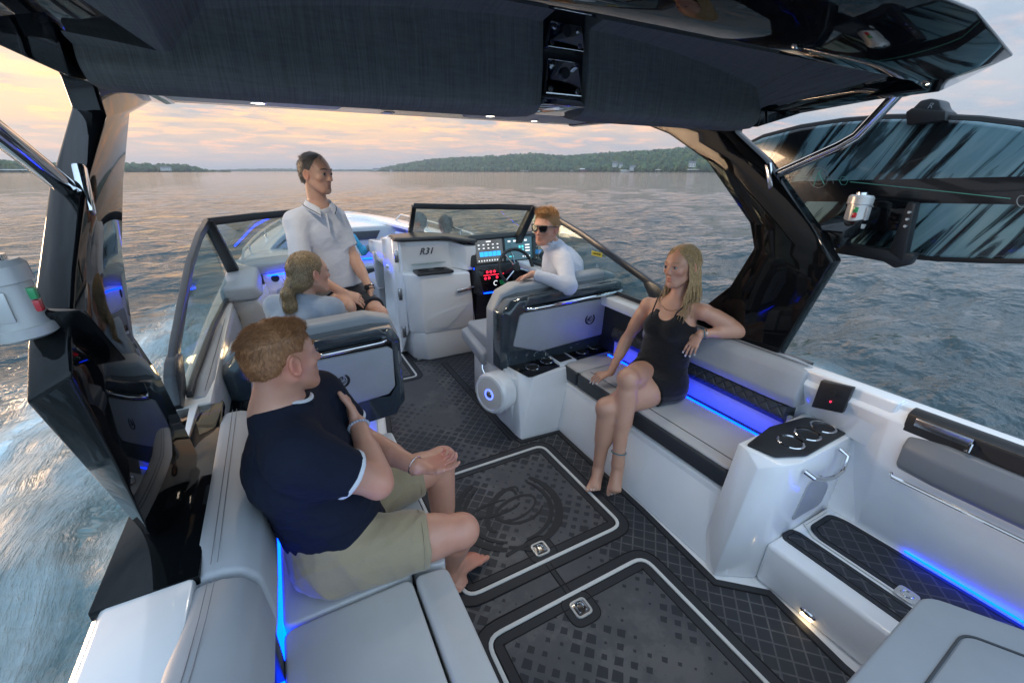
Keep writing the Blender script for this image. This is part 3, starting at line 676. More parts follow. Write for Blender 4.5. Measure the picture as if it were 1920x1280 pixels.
# ---- tower feet: black panels on the side decks
pf = MB().hull([(-.512, 1.0, .858), (-.31, 1.0, .858), (-.325, 1.95, .858), (-.50, 1.95, .858), (-.512, 1.0, .83), (-.31, 1.0, .83), (-.325, 1.95, .83), (-.50, 1.95, .83)])
part('tower_foot_panel', pf, 'black', bevel=.004, label='glossy black panel on the port side deck')
pf = MB().hull([(2.19, 1.0, .864), (2.245, 1.0, .864), (2.25, 2.2, .864), (2.13, 2.2, .864), (2.13, 1.1, .864), (2.19, 1.0, .84), (2.245, 1.0, .84), (2.25, 2.2, .84), (2.13, 2.2, .84)])
part('tower_foot_panel', pf, 'black', bevel=.004)
# ---- tower legs
tower = node('tower', (CX, 1.5, .86), 'glossy black swept tower arch over the cockpit')
def leg(st):
    rings = []
    for ia, oa, fr, (xi, xo, xf) in st:
        a, o, f = PX(*ia, xi), PX(*oa, xo), PX(*fr, xf)
        rings.append([a, f, Vector((xo + (xf - xi), f.y, f.z)), o])
    return MB().loft(rings).build('leg', 'black', tower, bevel=.010, seg=3, ang=60, bang=14)
leg([((280, 1003), (276, 1006), (362, 975), (-.40, -.47, -.40)),
     ((215, 862), (160, 880), (372, 850), (-.40, -.48, -.36)),
     ((133, 700), (46, 756), (300, 700), (-.40, -.48, -.39)),
     ((131, 640), (48, 650), (252, 628), (-.40, -.48, -.40)),
     ((140, 500), (66, 520), (231, 470), (-.40, -.48, -.40)),
     ((160, 345), (90, 345), (233, 345), (-.40, -.48, -.40)),
     ((198, 215), (132, 200), (245, 215), (-.40, -.48, -.41)),
     ((178, 150), (110, 140), (288, 190), (-.40, -.48, -.44)),
     ((160, 112), (92, 108), (297, 160), (-.40, -.48, -.44))])
# starboard leg
def sleg():
    prof = [((1.76, .84), (1.14, .86)), ((1.47, 1.16), (1.06, 1.16)), ((1.38, 1.38), (1.00, 1.375)), ((1.43, 1.50), (1.13, 1.52)), ((1.75, 1.80), (1.42, 1.80)), ((2.05, 1.955), (1.62, 1.94)), ((2.42, 2.075), (1.60, 2.02)), ((2.6, 2.12), (1.55, 2.10))]
    rings = []
    for (fy, fz), (ay, az) in prof:
        rings.append([(2.155, ay, az), (2.155, fy, fz), (2.235, fy, fz), (2.235, ay, az)])
    MB().loft(rings).build('leg', 'black', tower, bevel=.010, seg=3, ang=60, bang=14)
sleg()
# ---- roof: glossy rim all round, woven panels below
xl, xr = -.47, 2.21
outer = [(xl, 3.05), (xl - .01, 1.6), (xl + .02, 1.0), (xl + .10, .74), (xl + .40, .55), (CX - .4, .46), (CX + .4, .46), (xr - .40, .55), (xr - .06, .76), (xr + .03, 1.0), (xr + .04, 1.6), (xr + .03, 3.05)]
inner = [(xl + .12, 3.0), (xl + .13, 1.6), (xl + .16, 1.0), (xl + .2, .80), (xl + .45, .745), (CX - .4, .74), (CX + .4, .74), (xr - .45, .745), (xr - .2, .80), (xr - .14, 1.0), (xr - .13, 1.6), (xr - .12, 3.0)]
def rz(y): return 2.0 + .06 * min(1, max(0, (y - .7) / 1.8))
rim = MB(); A = []
for o, i in zip(outer, inner):
    zo = 2.035 if o[1] < 1.9 else 2.08; zi = rz(i[1]) if o[1] < 1.9 else 2.07
    A.append([(i[0], i[1], zi), (o[0] * .35 + i[0] * .65, o[1] * .35 + i[1] * .65, zi - .004), (o[0], o[1], zo), (o[0] * .97 + i[0] * .03, o[1] * .97 + i[1] * .03, zo + .012), (o[0] * .45 + i[0] * .55, o[1] * .45 + i[1] * .55, zo + .045), (i[0], i[1], 2.30)])
rim.loft(A); rim.build('roof_rim', 'black', tower, bevel=.012, seg=3, ang=50, bang=20)
MB().prism([(xl + .12, 1.0), (CX - .5, .68), (CX + .5, .68), (xr - .12, 1.0), (xr - .1, 3.1), (xl + .1, 3.1)], 'z', 2.285, 2.33).build('roof_top', 'gun', tower, bevel=.02)
MB().prism([(1.85, 2.09), (3.14, 2.09), (3.16, 2.13), (3.12, 2.2), (1.85, 2.2)], 'x', xl, xr + .03).build('roof_front', 'black', tower, bevel=.012, seg=3)
# side panels flanking the woven headliner
for s in (0, 1):
    pts = [(-.47, .80, 2.03), (-.17, .78, 2.07), (-.145, 1.30, 1.985), (-.44, 1.34, 1.99), (-.46, 1.9, 2.06), (-.2, 1.9, 2.09), (-.47, .80, 2.2), (-.17, .8, 2.26), (-.2, 1.9, 2.2), (-.46, 1.9, 2.2)]
    if s: pts = [tuple(mir(p)) for p in pts]
    MB().hull(pts).build('side_panel', 'black', tower, bevel=.01, seg=2)
# the woven headliner hangs as a padded beam across the roof, split by a channel at the centre
for x0, x1 in ((-.30, .805), (.975, 1.895)):
    n = 14; rings = []
    for i in range(n + 1):
        x = x0 + (x1 - x0) * i / n; zc = 2.165 - .105 * ((x - .87) / 1.0) ** 2; e = .006 if i in (0, n) else 0; u = 1.30 + e
        inb = -.14 < x < 1.88
        top = zc if inb else 1.985
        rings.append([(x, .80, (2.235 if inb else 2.05)), (x, u + .0, top), (x, u - .004, (top + 1.93) / 2), (x, u + .004, 1.936 + e), (x, u + .03, 1.917 + e), (x, 1.40, 1.914 + e), (x, 1.50, 1.945), (x, 1.54, 2.0), (x, 1.54, 2.27), (x, .80, 2.27)])
    MB().loft(rings).build('headliner', 'fabric', tower, bevel=.006, seg=2, ang=28, bang=16)
for s in (0, 1):
    pts = [(1.89, 1.302, 1.925), (1.89, 1.5, 1.94), (2.19, 1.302, 1.995), (2.19, 1.5, 2.0), (1.89, 1.302, 2.1), (1.89, 1.5, 2.1), (2.19, 1.302, 2.12), (2.19, 1.5, 2.12)]
    if s: pts = [tuple(mir(p)) for p in pts]; pts = [(p[0] - (.165 if p[0] > -.3 else 0), p[1], p[2]) for p in pts]
    MB().hull(pts).build('beam_end', 'black', tower, bevel=.006)
MB().box(.80, .98, 1.335, 1.5, 1.95, 2.25).build('centre_channel', 'satin', tower)
for z0, z1, tilt in ((1.975, 2.075, 0), (2.10, 2.17, .01)):
    br = MB().skin([(.815, 1.30, z0), (.958, 1.30, z0), (.945, 1.315 - tilt, z1), (.828, 1.315 - tilt, z1)], [(.815, 1.345, z0), (.958, 1.345, z0), (.945, 1.345, z1), (.828, 1.345, z1)]).build('bracket', 'chrome', tower, bevel=.006)
    MB().lathe([(.0, .008), (.016, .008), (.019, .003), (.019, -.01)], (.885, 1.305, (z0 + z1) / 2 + .012), (0, -1, 0), 18).build('socket', 'satin', br)
    for q in ((.834, z0 + .014), (.938, z0 + .014), (.842, z1 - .014), (.932, z1 - .014)): MB().lathe([(0, .004), (.007, .004), (.009, 0), (.009, -.02)], (q[0], 1.303, q[1]), (0, -1, 0), 12).build('bolt', 'steel', br)
MB().hull([(.80, 1.29, 1.945), (.965, 1.29, 1.945), (.80, 1.42, 1.93), (.965, 1.42, 1.93), (.81, 1.30, 1.965), (.955, 1.30, 1.965), (.81, 1.42, 1.96), (.955, 1.42, 1.96)]).build('bracket_lip', 'chrome', tower, bevel=.004)
for k, x in enumerate((-.435, -.40, -.345)):
    MB().lathe([(0, .003), (.014, .003), (.018, -.003)], (x, 1.62 + .30 * k, 2.044), (.25, -.1, -1), 16).build('vent', 'rubber', tower)
# pale underside pads and lamps at the front of the roof
for x0, x1 in ((-.36, .42), (1.15, 2.05)):
    MB().prism(rpoly([(x0, 2.48), (x1, 2.48), (x1, 2.86), (x0, 2.86)], .06), 'z', 2.068, 2.1).build('ceiling_pad', 'vinyl_light', tower, bevel=.01, seg=2)
def lamp(x, y, z, nrm=(0, 0, -1), r=.04, st='lampwhite'):
    o = MB().lathe([(r, -.004), (r, .006), (r * .82, .009), (r * .8, .004)], (x, y, z), nrm, 24).build('ceiling_lamp', 'chrome', tower)
    MB().lathe([(0, .0065), (r * .8, .0065), (r * .8, .001)], (x, y, z), nrm, 24).build('lens', st, o)
lamp(.02, 2.67, 2.064); lamp(1.25, 2.62, 2.064, r=.035); lamp(1.62, 2.72, 2.064, r=.03)
lamp(*PZ(1765, 146, 2.012), (.10, -.22, -1), r=.045)
sc_l = [((.02, 2.67), 5), ((1.25, 2.62), 5), ((1.62, 2.72), 5), (tuple(PZ(1765, 146, 2.0)[:2]), 7)]
for (lx, ly), pw in sc_l:      # the ceiling lamps' own light
    ld = bpy.data.lights.new('lamp_light', 'SPOT'); lo_ = bpy.data.objects.new('lamp_light', ld); sc.collection.objects.link(lo_); ld.energy = pw; ld.color = (1, .84, .64); ld.spot_size = R(150); ld.spot_blend = .8; ld.shadow_soft_size = .035; lo_.location = (lx, ly, 1.985)
cl = MB()
for px in (733, 1020):
    c = PY(px, 213 if px < 900 else 224, 3.145); cl.prism(rpoly([(c.x - .04, c.z - .012), (c.x + .04, c.z - .012), (c.x + .04, c.z + .012), (c.x - .04, c.z + .012)], .006), 'y', 3.10, 3.112)
c = MB()
for x in (.72, 1.85): c.box(x - .035, x + .035, 2.93, 3.0, 2.078, 2.088)
c.build('strap_clip', 'silver', tower, bevel=.003)
# ---- chrome struts with their feet
def strut(path, foot, fn, xin):
    o = MB().tube(path, .0215, 18).build('strut', 'chrome', tower)
    MB().hull([Vector(foot) + Vector(v) for v in ((-.012, -.035, -.055), (.012, -.035, -.055), (-.012, .012, .06), (.012, .012, .06), (-.012, -.055, -.04), (.012, -.055, -.04), (-.012, -.015, .07), (.012, -.015, .07))]).build('strut_foot', 'chrome', o, bevel=.006)
    e = path[-1]; MB().lathe([(.05, 0), (.05, .008), (.03, .014)], e, (0, 0, -1), 24).build('strut_flange', 'chrome', o)
sp_ = [Vector((2.20, 1.40, 1.72)), Vector((2.20, 1.12, 1.848)), Vector((2.20, 1.06, 1.885)), Vector((2.195, .955, 2.03))]
strut(sp_, (2.165, 1.40, 1.72), 1, 2.15)
strut([Vector((-.435, 1.50, 1.705)), Vector((-.44, 1.22, 1.835)), Vector((-.44, 1.14, 1.885)), Vector((-.44, 1.03, 2.03))], (-.405, 1.505, 1.70), -1, -.4)
# ---------------------------------------------------------------- starboard side: gap filler under the side deck, bench, cabinet
SB = 1.665
sidew = MB()
sidew.prism([(2.13, .35), (2.25, .35), (2.25, 1.0), (2.13, 1.0)], 'z', .0, .80)
part('cockpit_side', MB().prism([(2.11, 2.0), (2.20, 2.0), (2.20, 4.2), (2.11, 4.2)], 'z', .4, .86), 'satin', bevel=.01)
bench = node('side_bench', (1.9, 1.6, 0), 'grey side bench lit blue behind the cushion')
MB().prism([(SB - .02, .84), (2.2, .84), (2.2, 2.45), (SB - .02, 2.45)], 'z', .03, .335).build('base', 'white', bench, bevel=.012)
# flared foot of the bench front
MB().hull([(1.535, .80, 0), (1.55, 2.20, 0), (1.555, .8, .03), (1.57, 2.2, .03), (SB - .01, .84, .33), (SB - .01, 2.3, .33), (1.75, .80, 0), (1.75, 2.3, 0)]).build('front_panel', 'white', bench, bevel=.01, seg=3)
def bcush(y0, y1):
    o = cushion('seat_cushion', [(SB + .005, y0), (2.045, y0), (2.045, y1), (SB + .005, y1)], .35, .455, 'vinyl_light', bench, .022)
    MB().prism([(SB - .012, y0 + .002), (SB + .03, y0 + .002), (SB + .03, y1 - .002), (SB - .012, y1 - .002)], 'z', .345, .443).build('front_roll', 'vinyl_dark', o, bevel=.012, seg=3)
bcush(.965, 2.135); bcush(2.145, 2.31)
sm = MB().tube([(SB + .075, y, .4565) for y in np.linspace(.98, 2.1, 10)], .002, 6).build('seam', 'seam', bench)
# backrest: dark quilted lower band and grey upper bolster
prof = [(2.085, .47), (2.085, .56), (2.16, .60), (2.2, .60), (2.2, .44), (2.11, .44)]
M['quilt'] = pmat('quilted_vinyl', (.03, .036, .046), .5, bump=.1, bscale=300)
def quilt():
    m, t, b = newmat('quilted_charcoal'); L = t.links.new
    b.inputs['Base Color'].default_value = (.032, .038, .05, 1); b.inputs['Roughness'].default_value = .48
    v = objco(t, (22, 22, 22), (R(45), 0, 0)); sp = t.nodes.new('ShaderNodeSeparateXYZ'); L(v, sp.inputs[0])
    f = [mathn(t, 'POWER', mathn(t, 'MULTIPLY', mathn(t, 'ABSOLUTE', mathn(t, 'SUBTRACT', mathn(t, 'FRACT', sp.outputs[i]), .5)), 2.0), 6.0) for i in (1, 2)]
    addbump(t, b, mathn(t, 'MULTIPLY', mathn(t, 'MAXIMUM', f[0], f[1]), -1.0), .8, .006); return m
M['quilt'] = quilt()
rings = []
for y in np.linspace(.99, 2.3, 8): rings.append([(2.095, y, .555), (2.066, y, .60), (2.085, y, .66), (2.18, y, .66), (2.18, y, .555)])
MB().loft(rings).build('lumbar_band', 'quilt', bench, bevel=.01, seg=2)
rings = []
for k, y in enumerate(np.linspace(.955, 1.99, 12)):
    e = .012 if k in (0, 11) else 0
    rings.append([(2.075 + e, y, .665), (2.055 + e, y, .72), (2.075 + e, y, .835 - e), (2.10, y, .872 - e), (2.16, y, .882 - e), (2.205, y, .87 - e), (2.21, y, .665)])
MB().loft(rings).build('backrest', 'vinyl', bench, bevel=.012, seg=3, bang=20, ang=60)
sb_ = MB()
for dx in (0, .012): sb_.tube([(2.128 + dx, y, .8795) for y in np.linspace(.97, 1.98, 12)], .0013, 5)
sb_.build('stitching', 'seam', bench)
MB().prism([(2.050, .97), (2.060, .97), (2.060, 2.29), (2.050, 2.29)], 'z', .442, .453).build('light_strip', 'blue', bench)
MB().prism([(2.055, .97), (2.19, .97), (2.19, 2.29), (2.055, 2.29)], 'z', .40, .44).build('ledge', 'vinyl_dark', bench)
MB().prism([(2.108, .97), (2.13, .97), (2.13, 2.29), (2.108, 2.29)], 'z', .44, .60).build('lit_recess', 'vinyl_light', bench)

# ---- aft cabinet with cup holders
cab = node('cup_cabinet', (1.9, .85, 0), 'white cabinet at the aft end of the side bench')
MB().hull([(1.51, .83, 0), (1.66, .735, 0), (2.2, .735, 0), (2.2, .96, 0), (1.56, .96, 0),
           (1.645, .83, .56), (1.70, .765, .60), (1.78, .735, .60), (2.24, .735, .612), (2.24, .958, .612), (1.66, .945, .612), (1.655, .9, .612)]).build('body', 'white', cab, bevel=.006, seg=2)
pan = [(1.675, .915), (1.705, .802), (1.835, .745), (2.235, .757), (2.245, .80), (2.14, .925), (1.9, .955)]
tp = MB().prism(rpoly(pan[::1], .012, 3), 'z', .611, .622).build('top_panel', 'satin', cab, bevel=.003)
for x in (1.862, 1.992, 2.120):
    h = MB().lathe([(.046, -.10), (.046, .0015), (.053, .004), (.056, .001), (.056, -.004)], (x, .832, .623), (0, 0, 1), 28).build('cup_holder', 'chrome', cab)
    MB().lathe([(.0, .0022), (.0445, .0022), (.0445, -.002)], (x, .832, .619), (0, 0, 1), 28).build('cup_well', 'rubber', h)
MB().tube([(x_, .724 - d, z_) for x_, d, z_ in ((1.81, 0, .555), (1.815, .035, .545), (1.90, .04, .51), (1.99, .04, .485), (2.055, .04, .50), (2.07, .035, .57), (2.065, 0, .585))], .0105, 10).build('grab_handle', 'chrome', cab)
# inset courtesy panel on the aft face
MB().prism(rpoly([(1.84, .26), (2.08, .26), (2.10, .36), (1.99, .47), (1.90, .46)], .03), 'y', .729, .736).build('speaker_grille', 'vinyl', cab, bevel=.002)
# ---- moulded side aft of the bench: sloping inner wall, panel with switch, side pad, pocket
rings = []
for y, xb in ((-1.2, 2.06), (.0, 2.06), (.45, 2.05), (.60, 2.05), (.73, 2.145), (1.0, 2.15)):
    rings.append([(2.165, y, .852), (2.10, y, .80), (xb + .055, y, .60), (xb + .11, y, .27), (xb + .118, y, .17), (2.2, y, .17), (2.2, y, .852)])
part('side_moulding', MB().loft(rings), 'white', bevel=.02, seg=3, bang=8, ang=50)
MB().hull([(2.20, .70, .612), (2.20, .96, .612), (2.115, 1.0, .868), (2.115, .60, .868), (2.12, .61, .80), (2.15, .66, .60), (2.2, .60, .868), (2.2, 1.0, .868), (2.22, .96, .61), (2.22, .66, .61)]).build('corner_moulding', 'white', boat, bevel=.02, seg=3)
swp = MB(); c0 = [PX(1540, 713, 2.092), PX(1601, 727, 2.092), PX(1580, 774, 2.098), PX(1522, 762, 2.098)]
nn = (c0[1] - c0[0]).cross(c0[3] - c0[0]).normalized(); nn = nn if nn.x < 0 else -nn
swp.skin([p - nn * .02 for p in c0], [p + nn * .006 for p in c0])
o = part('switch_panel', swp, 'satin', bevel=.003)
mid = (c0[0] + c0[2]) / 2 + nn * .0065
MB().lathe([(0, .004), (.004, .004), (.004, 0)], mid + Vector((0, -.004, -.022)), nn, 10).build('indicator', 'redled', o)
MB().lathe([(0, .008), (.012, .008), (.014, 0)], mid + Vector((0, -.006, .022)), nn, 16).build('socket', 'rubber', o)
pd = MB(); n = 10; rings = []
for k in range(n + 1):
    y = .535 - k * .12; e = .02 if k == 0 else 0
    rings.append([(2.085 + e, y, .60), (2.058 + e, y, .63), (2.055 + e, y, .72), (2.085 + e, y, .782 - e), (2.15, y, .785), (2.16, y, .60)])
part('side_pad', pd.loft(rings), 'vinyl_mid', bevel=.014, seg=3, bang=20, ang=60, label='grey padded side bolster aft of the cup cabinet')
part('towel_rail', MB().tube([(2.06, .53, .592), (2.045, .52, .587), (2.045, 0, .587), (2.045, -.7, .587)], .007, 8), 'chrome')
pk = MB().hull([(2.10, .56, .77), (2.10, .56, .85), (2.135, .56, .862), (2.16, .56, .862), (2.18, .56, .77), (2.10, -.8, .77), (2.10, -.8, .85), (2.135, -.8, .862), (2.18, -.8, .862), (2.18, -.8, .77)])
o = part('side_pocket', pk, 'satin', bevel=.005, label='black recessed pocket above the side pad')
MB().prism([(.30, .792), (.12, .785), (.09, .765), (-.6, .76), (-.6, .84), (.36, .845)], 'x', 2.092, 2.101).build('recess', 'rubber', o)
lt = MB().box(2.088, 2.104, .36, .53, .812, .846).build('latch', 'steel', o, bevel=.004)
MB().tube([(2.086, .37, .80), (2.08, .36, .80), (2.08, .36, .835)], .006, 8).build('latch_pin', 'chrome', lt)
# ---- raised step with its hatch
step = node('step', (1.9, .2, 0), 'white step with a dark diamond mat beside the rear sunpad')
MB().hull([(1.665, .735, 0), (1.665, -1, 0), (2.16, -1, 0), (2.16, .735, 0), (1.69, .735, .20), (1.69, -1, .20), (2.18, -1, .20), (2.18, .735, .20)]).build('body', 'white', step, bevel=.018, seg=3)
def flatmat(name, pts, z, par, r=.03, border=.018):
    P = rpoly(pts, r, 5)
    o = MB().prism(P, 'z', z, z + .004).build(name, 'foam_edge', par)
    Q = offset(P, border); MB().prism(Q, 'z', z + .004, z + .0048).build('mat_field', 'foamstep', o)
    m = MB(); band(m, Q, .004, z + .0045, .001); m.build('groove', 'groove', o); return o
m2 = M['foam'].copy(); m2.name = 'foam_step'; M['foamstep'] = m2
for nd in m2.node_tree.nodes:
    if nd.type == 'MATH' and nd.operation == 'MULTIPLY_ADD' and abs(nd.inputs[1].default_value - 3.6) < .01: nd.inputs[2].default_value = -1.25
flatmat('narrow_mat', [(1.775, -1), (1.775, .735 - .02), (1.80, .735), (1.865, .73), (1.88, .70), (1.885, -1)][::-1], .201, step, .01, .02)
flatmat('step_hatch', [(1.915, -1), (2.155, -1), (2.15, .25), (2.145, .64), (2.12, .70), (1.95, .70), (1.915, .64)], .203, step, .03, .022)
o = MB(); tr = [(1.897, -1), (1.908, -1), (1.908, .65), (1.95, .712), (2.13, .712), (2.13, .722), (1.945, .722), (1.897, .655)]
o.prism(tr, 'z', .201, .209).build('hatch_trim', 'trim', step, bevel=.002)
lc = PZ(1700, 1115, .208); o = MB().prism(rpoly([(lc.x - .035, lc.y - .035), (lc.x + .035, lc.y - .035), (lc.x + .035, lc.y + .035), (lc.x - .035, lc.y + .035)], .02), 'z', .206, .213).build('latch', 'silver', step, bevel=.003)
MB().tube([lc + Vector((.018 * math.cos(a), .018 * math.sin(a), .007)) for a in np.linspace(0, math.pi * 1.6, 9)], .004, 6).build('latch_handle', 'chrome', o)
co = MB().lathe([(.019, -.004), (.021, .004), (.014, .009), (0, .0095)], PX(1515, 1150, 1.668), (-1, 0, 0), 20); 
for i, v in enumerate(co.v):
    c_ = PX(1515, 1150, 1.668); co.v[i] = (v[0], c_.y + (v[1] - c_.y) * 1.5, c_.z + (v[2] - c_.z) * .75)
cl_ = co.build('courtesy_lamp', 'chrome', step)
cp = PX(1515, 1150, 1.668)
MB().box(cp.x - .013, cp.x - .006, cp.y - .022, cp.y + .022, cp.z - .016, cp.z - .010).build('lens', 'warm', cl_)
# blue glow strip under the side moulding
MB().prism([(2.157, -1), (2.161, -1), (2.161, .42), (2.157, .42)], 'z', .212, .220).build('step_light', 'cyanled', step)
# ---- rear sunpad (bottom right)
pad = node('rear_sunpad', (1.3, -.2, .4), 'grey rear sunpad at the bottom right corner')
zt = .50
P = [tuple(PZ(*q, zt)[:2]) for q in ((1540, 1330), (1733, 1112), (1925, 1180))]
d1 = (Vector(P[0]) - Vector(P[1])).normalized(); d2 = (Vector(P[2]) - Vector(P[1])).normalized()
a0 = Vector(P[1]) + d1 * 1.1; a2 = Vector(P[1]) + d2 * .55
P4 = [tuple(a0), tuple(a0 + d2 * .55), tuple(a2), P[1]]
ar = sum(P4[i - 1][0] * P4[i][1] - P4[i][0] * P4[i - 1][1] for i in range(4))
if ar < 0: P4 = P4[::-1]
PP = rpoly(P4, .05, 6)
MB().prism(PP, 'z', .40, zt).build('cushion', 'vinyl_pad', pad, bevel=.03, seg=4, ang=60)
MB().prism(offset(PP, -.003), 'z', .36, .425).build('edge_band', 'vinyl_dark', pad, bevel=.01)
MB().prism(offset(PP, .03), 'z', .0, .37).build('base', 'white', pad)
m = MB(); Q = rpoly(offset(P4, .105), .04, 6); band(m, Q, .007, zt - .002, .006); m.build('piping', 'vinyl_dark', pad, bevel=.002)
MB().prism(rpoly(offset(P4, .113), .035, 6), 'z', zt - .01, zt + .004).build('inset', 'vinyl_pad', pad, bevel=.006)
# ---------------------------------------------------------------- speaker pod and cabinet below the helm seat
pod = node('helm_base', (1.7, 2.5, 0), 'white cabinet under the helm seat with lit cup holders')
MB().hull([(1.245, 2.20, 0), (1.555, 2.20, 0), (2.2, 2.20, 0), (2.2, 3.0, 0), (1.24, 3.0, 0), (1.235, 2.62, 0), (1.235, 2.26, 0),
           (1.375, 2.255, .43), (1.585, 2.275, .44), (2.2, 2.30, .44), (2.2, 3.0, .44), (1.25, 3.0, .44), (1.285, 2.46, .44), (1.30, 2.36, .44)]).build('body', 'white', pod, bevel=.012, seg=3)
MB().prism([(1.335, 2.262), (1.36, 2.245 + .01), (1.62, 2.30), (1.62, 2.6), (1.295, 2.6), (1.295, 2.46)], 'z', .438, .447).build('top_panel', 'black', pod, bevel=.002)
MB().prism([(1.80, 2.335), (2.2, 2.36), (2.2, 2.6), (1.80, 2.6)], 'z', .438, .447).build('top_panel', 'black', pod, bevel=.002)
tb = MB().prism([(1.63, 2.31), (1.79, 2.33), (1.79, 2.55), (1.63, 2.55)], 'z', .438, .452).build('tray', 'white', pod, bevel=.004)
MB().prism(rpoly([(1.65, 2.34), (1.77, 2.355), (1.77, 2.47), (1.65, 2.47)], .01), 'z', .4515, .4535).build('tray_well', 'rubber', tb)
for x, y in ((1.435, 2.375), (1.585, 2.42), (1.92, 2.44), (2.07, 2.47)):
    h = MB().lathe([(.042, -.08), (.042, .0015), (.049, .004), (.052, .001), (.052, -.003)], (x, y, .448), (0, 0, 1), 24).build('cup_holder', 'chrome', pod)
    MB().lathe([(.0, .0), (.041, .0), (.041, -.003)], (x, y, .4475), (0, 0, 1), 24).build('cup_well', 'rubber', h)
MB().prism([(1.30, 2.585), (2.3, 2.585), (2.3, 2.62), (1.30, 2.62)], 'z', .43, .66).build('back_panel', 'black', pod)
MB().tube([(1.32, 2.575, .600), (2.18, 2.575, .600)], .004, 6).build('light_line', 'dimled', pod)
spk = part('speaker', MB().lathe([(.145, -.09), (.152, -.02), (.150, .012), (.135, .03), (.118, .034), (.114, .028)], (1.125, 2.40, .305), (-.93, -.36, .06), 40), 'white', label='round white speaker with a blue ring light')
sc_, sx = Vector((1.125, 2.40, .305)), Vector((-.93, -.36, .06)).normalized()
MB().lathe([(0, .034), (.06, .033), (.114, .030), (.114, .02)], sc_, sx, 40).build('grille', 'cream', spk)
MB().lathe([(.030, .0335), (.030, .0365), (.040, .0365), (.040, .033)], sc_, sx, 32).build('ring_light', 'ringled', spk)
MB().lathe([(.0, .040), (.018, .040), (.024, .034)], sc_, sx, 24).build('badge', 'steel', spk)
MB().hull([(1.24, 2.3, .0), (1.30, 2.25, .0), (1.24, 2.7, 0), (1.28, 2.62, .46), (1.25, 2.4, .40), (1.33, 2.3, .40), (1.21, 2.45, .03), (1.3, 2.7, .4)]).build('mount', 'white', spk, bevel=.01)
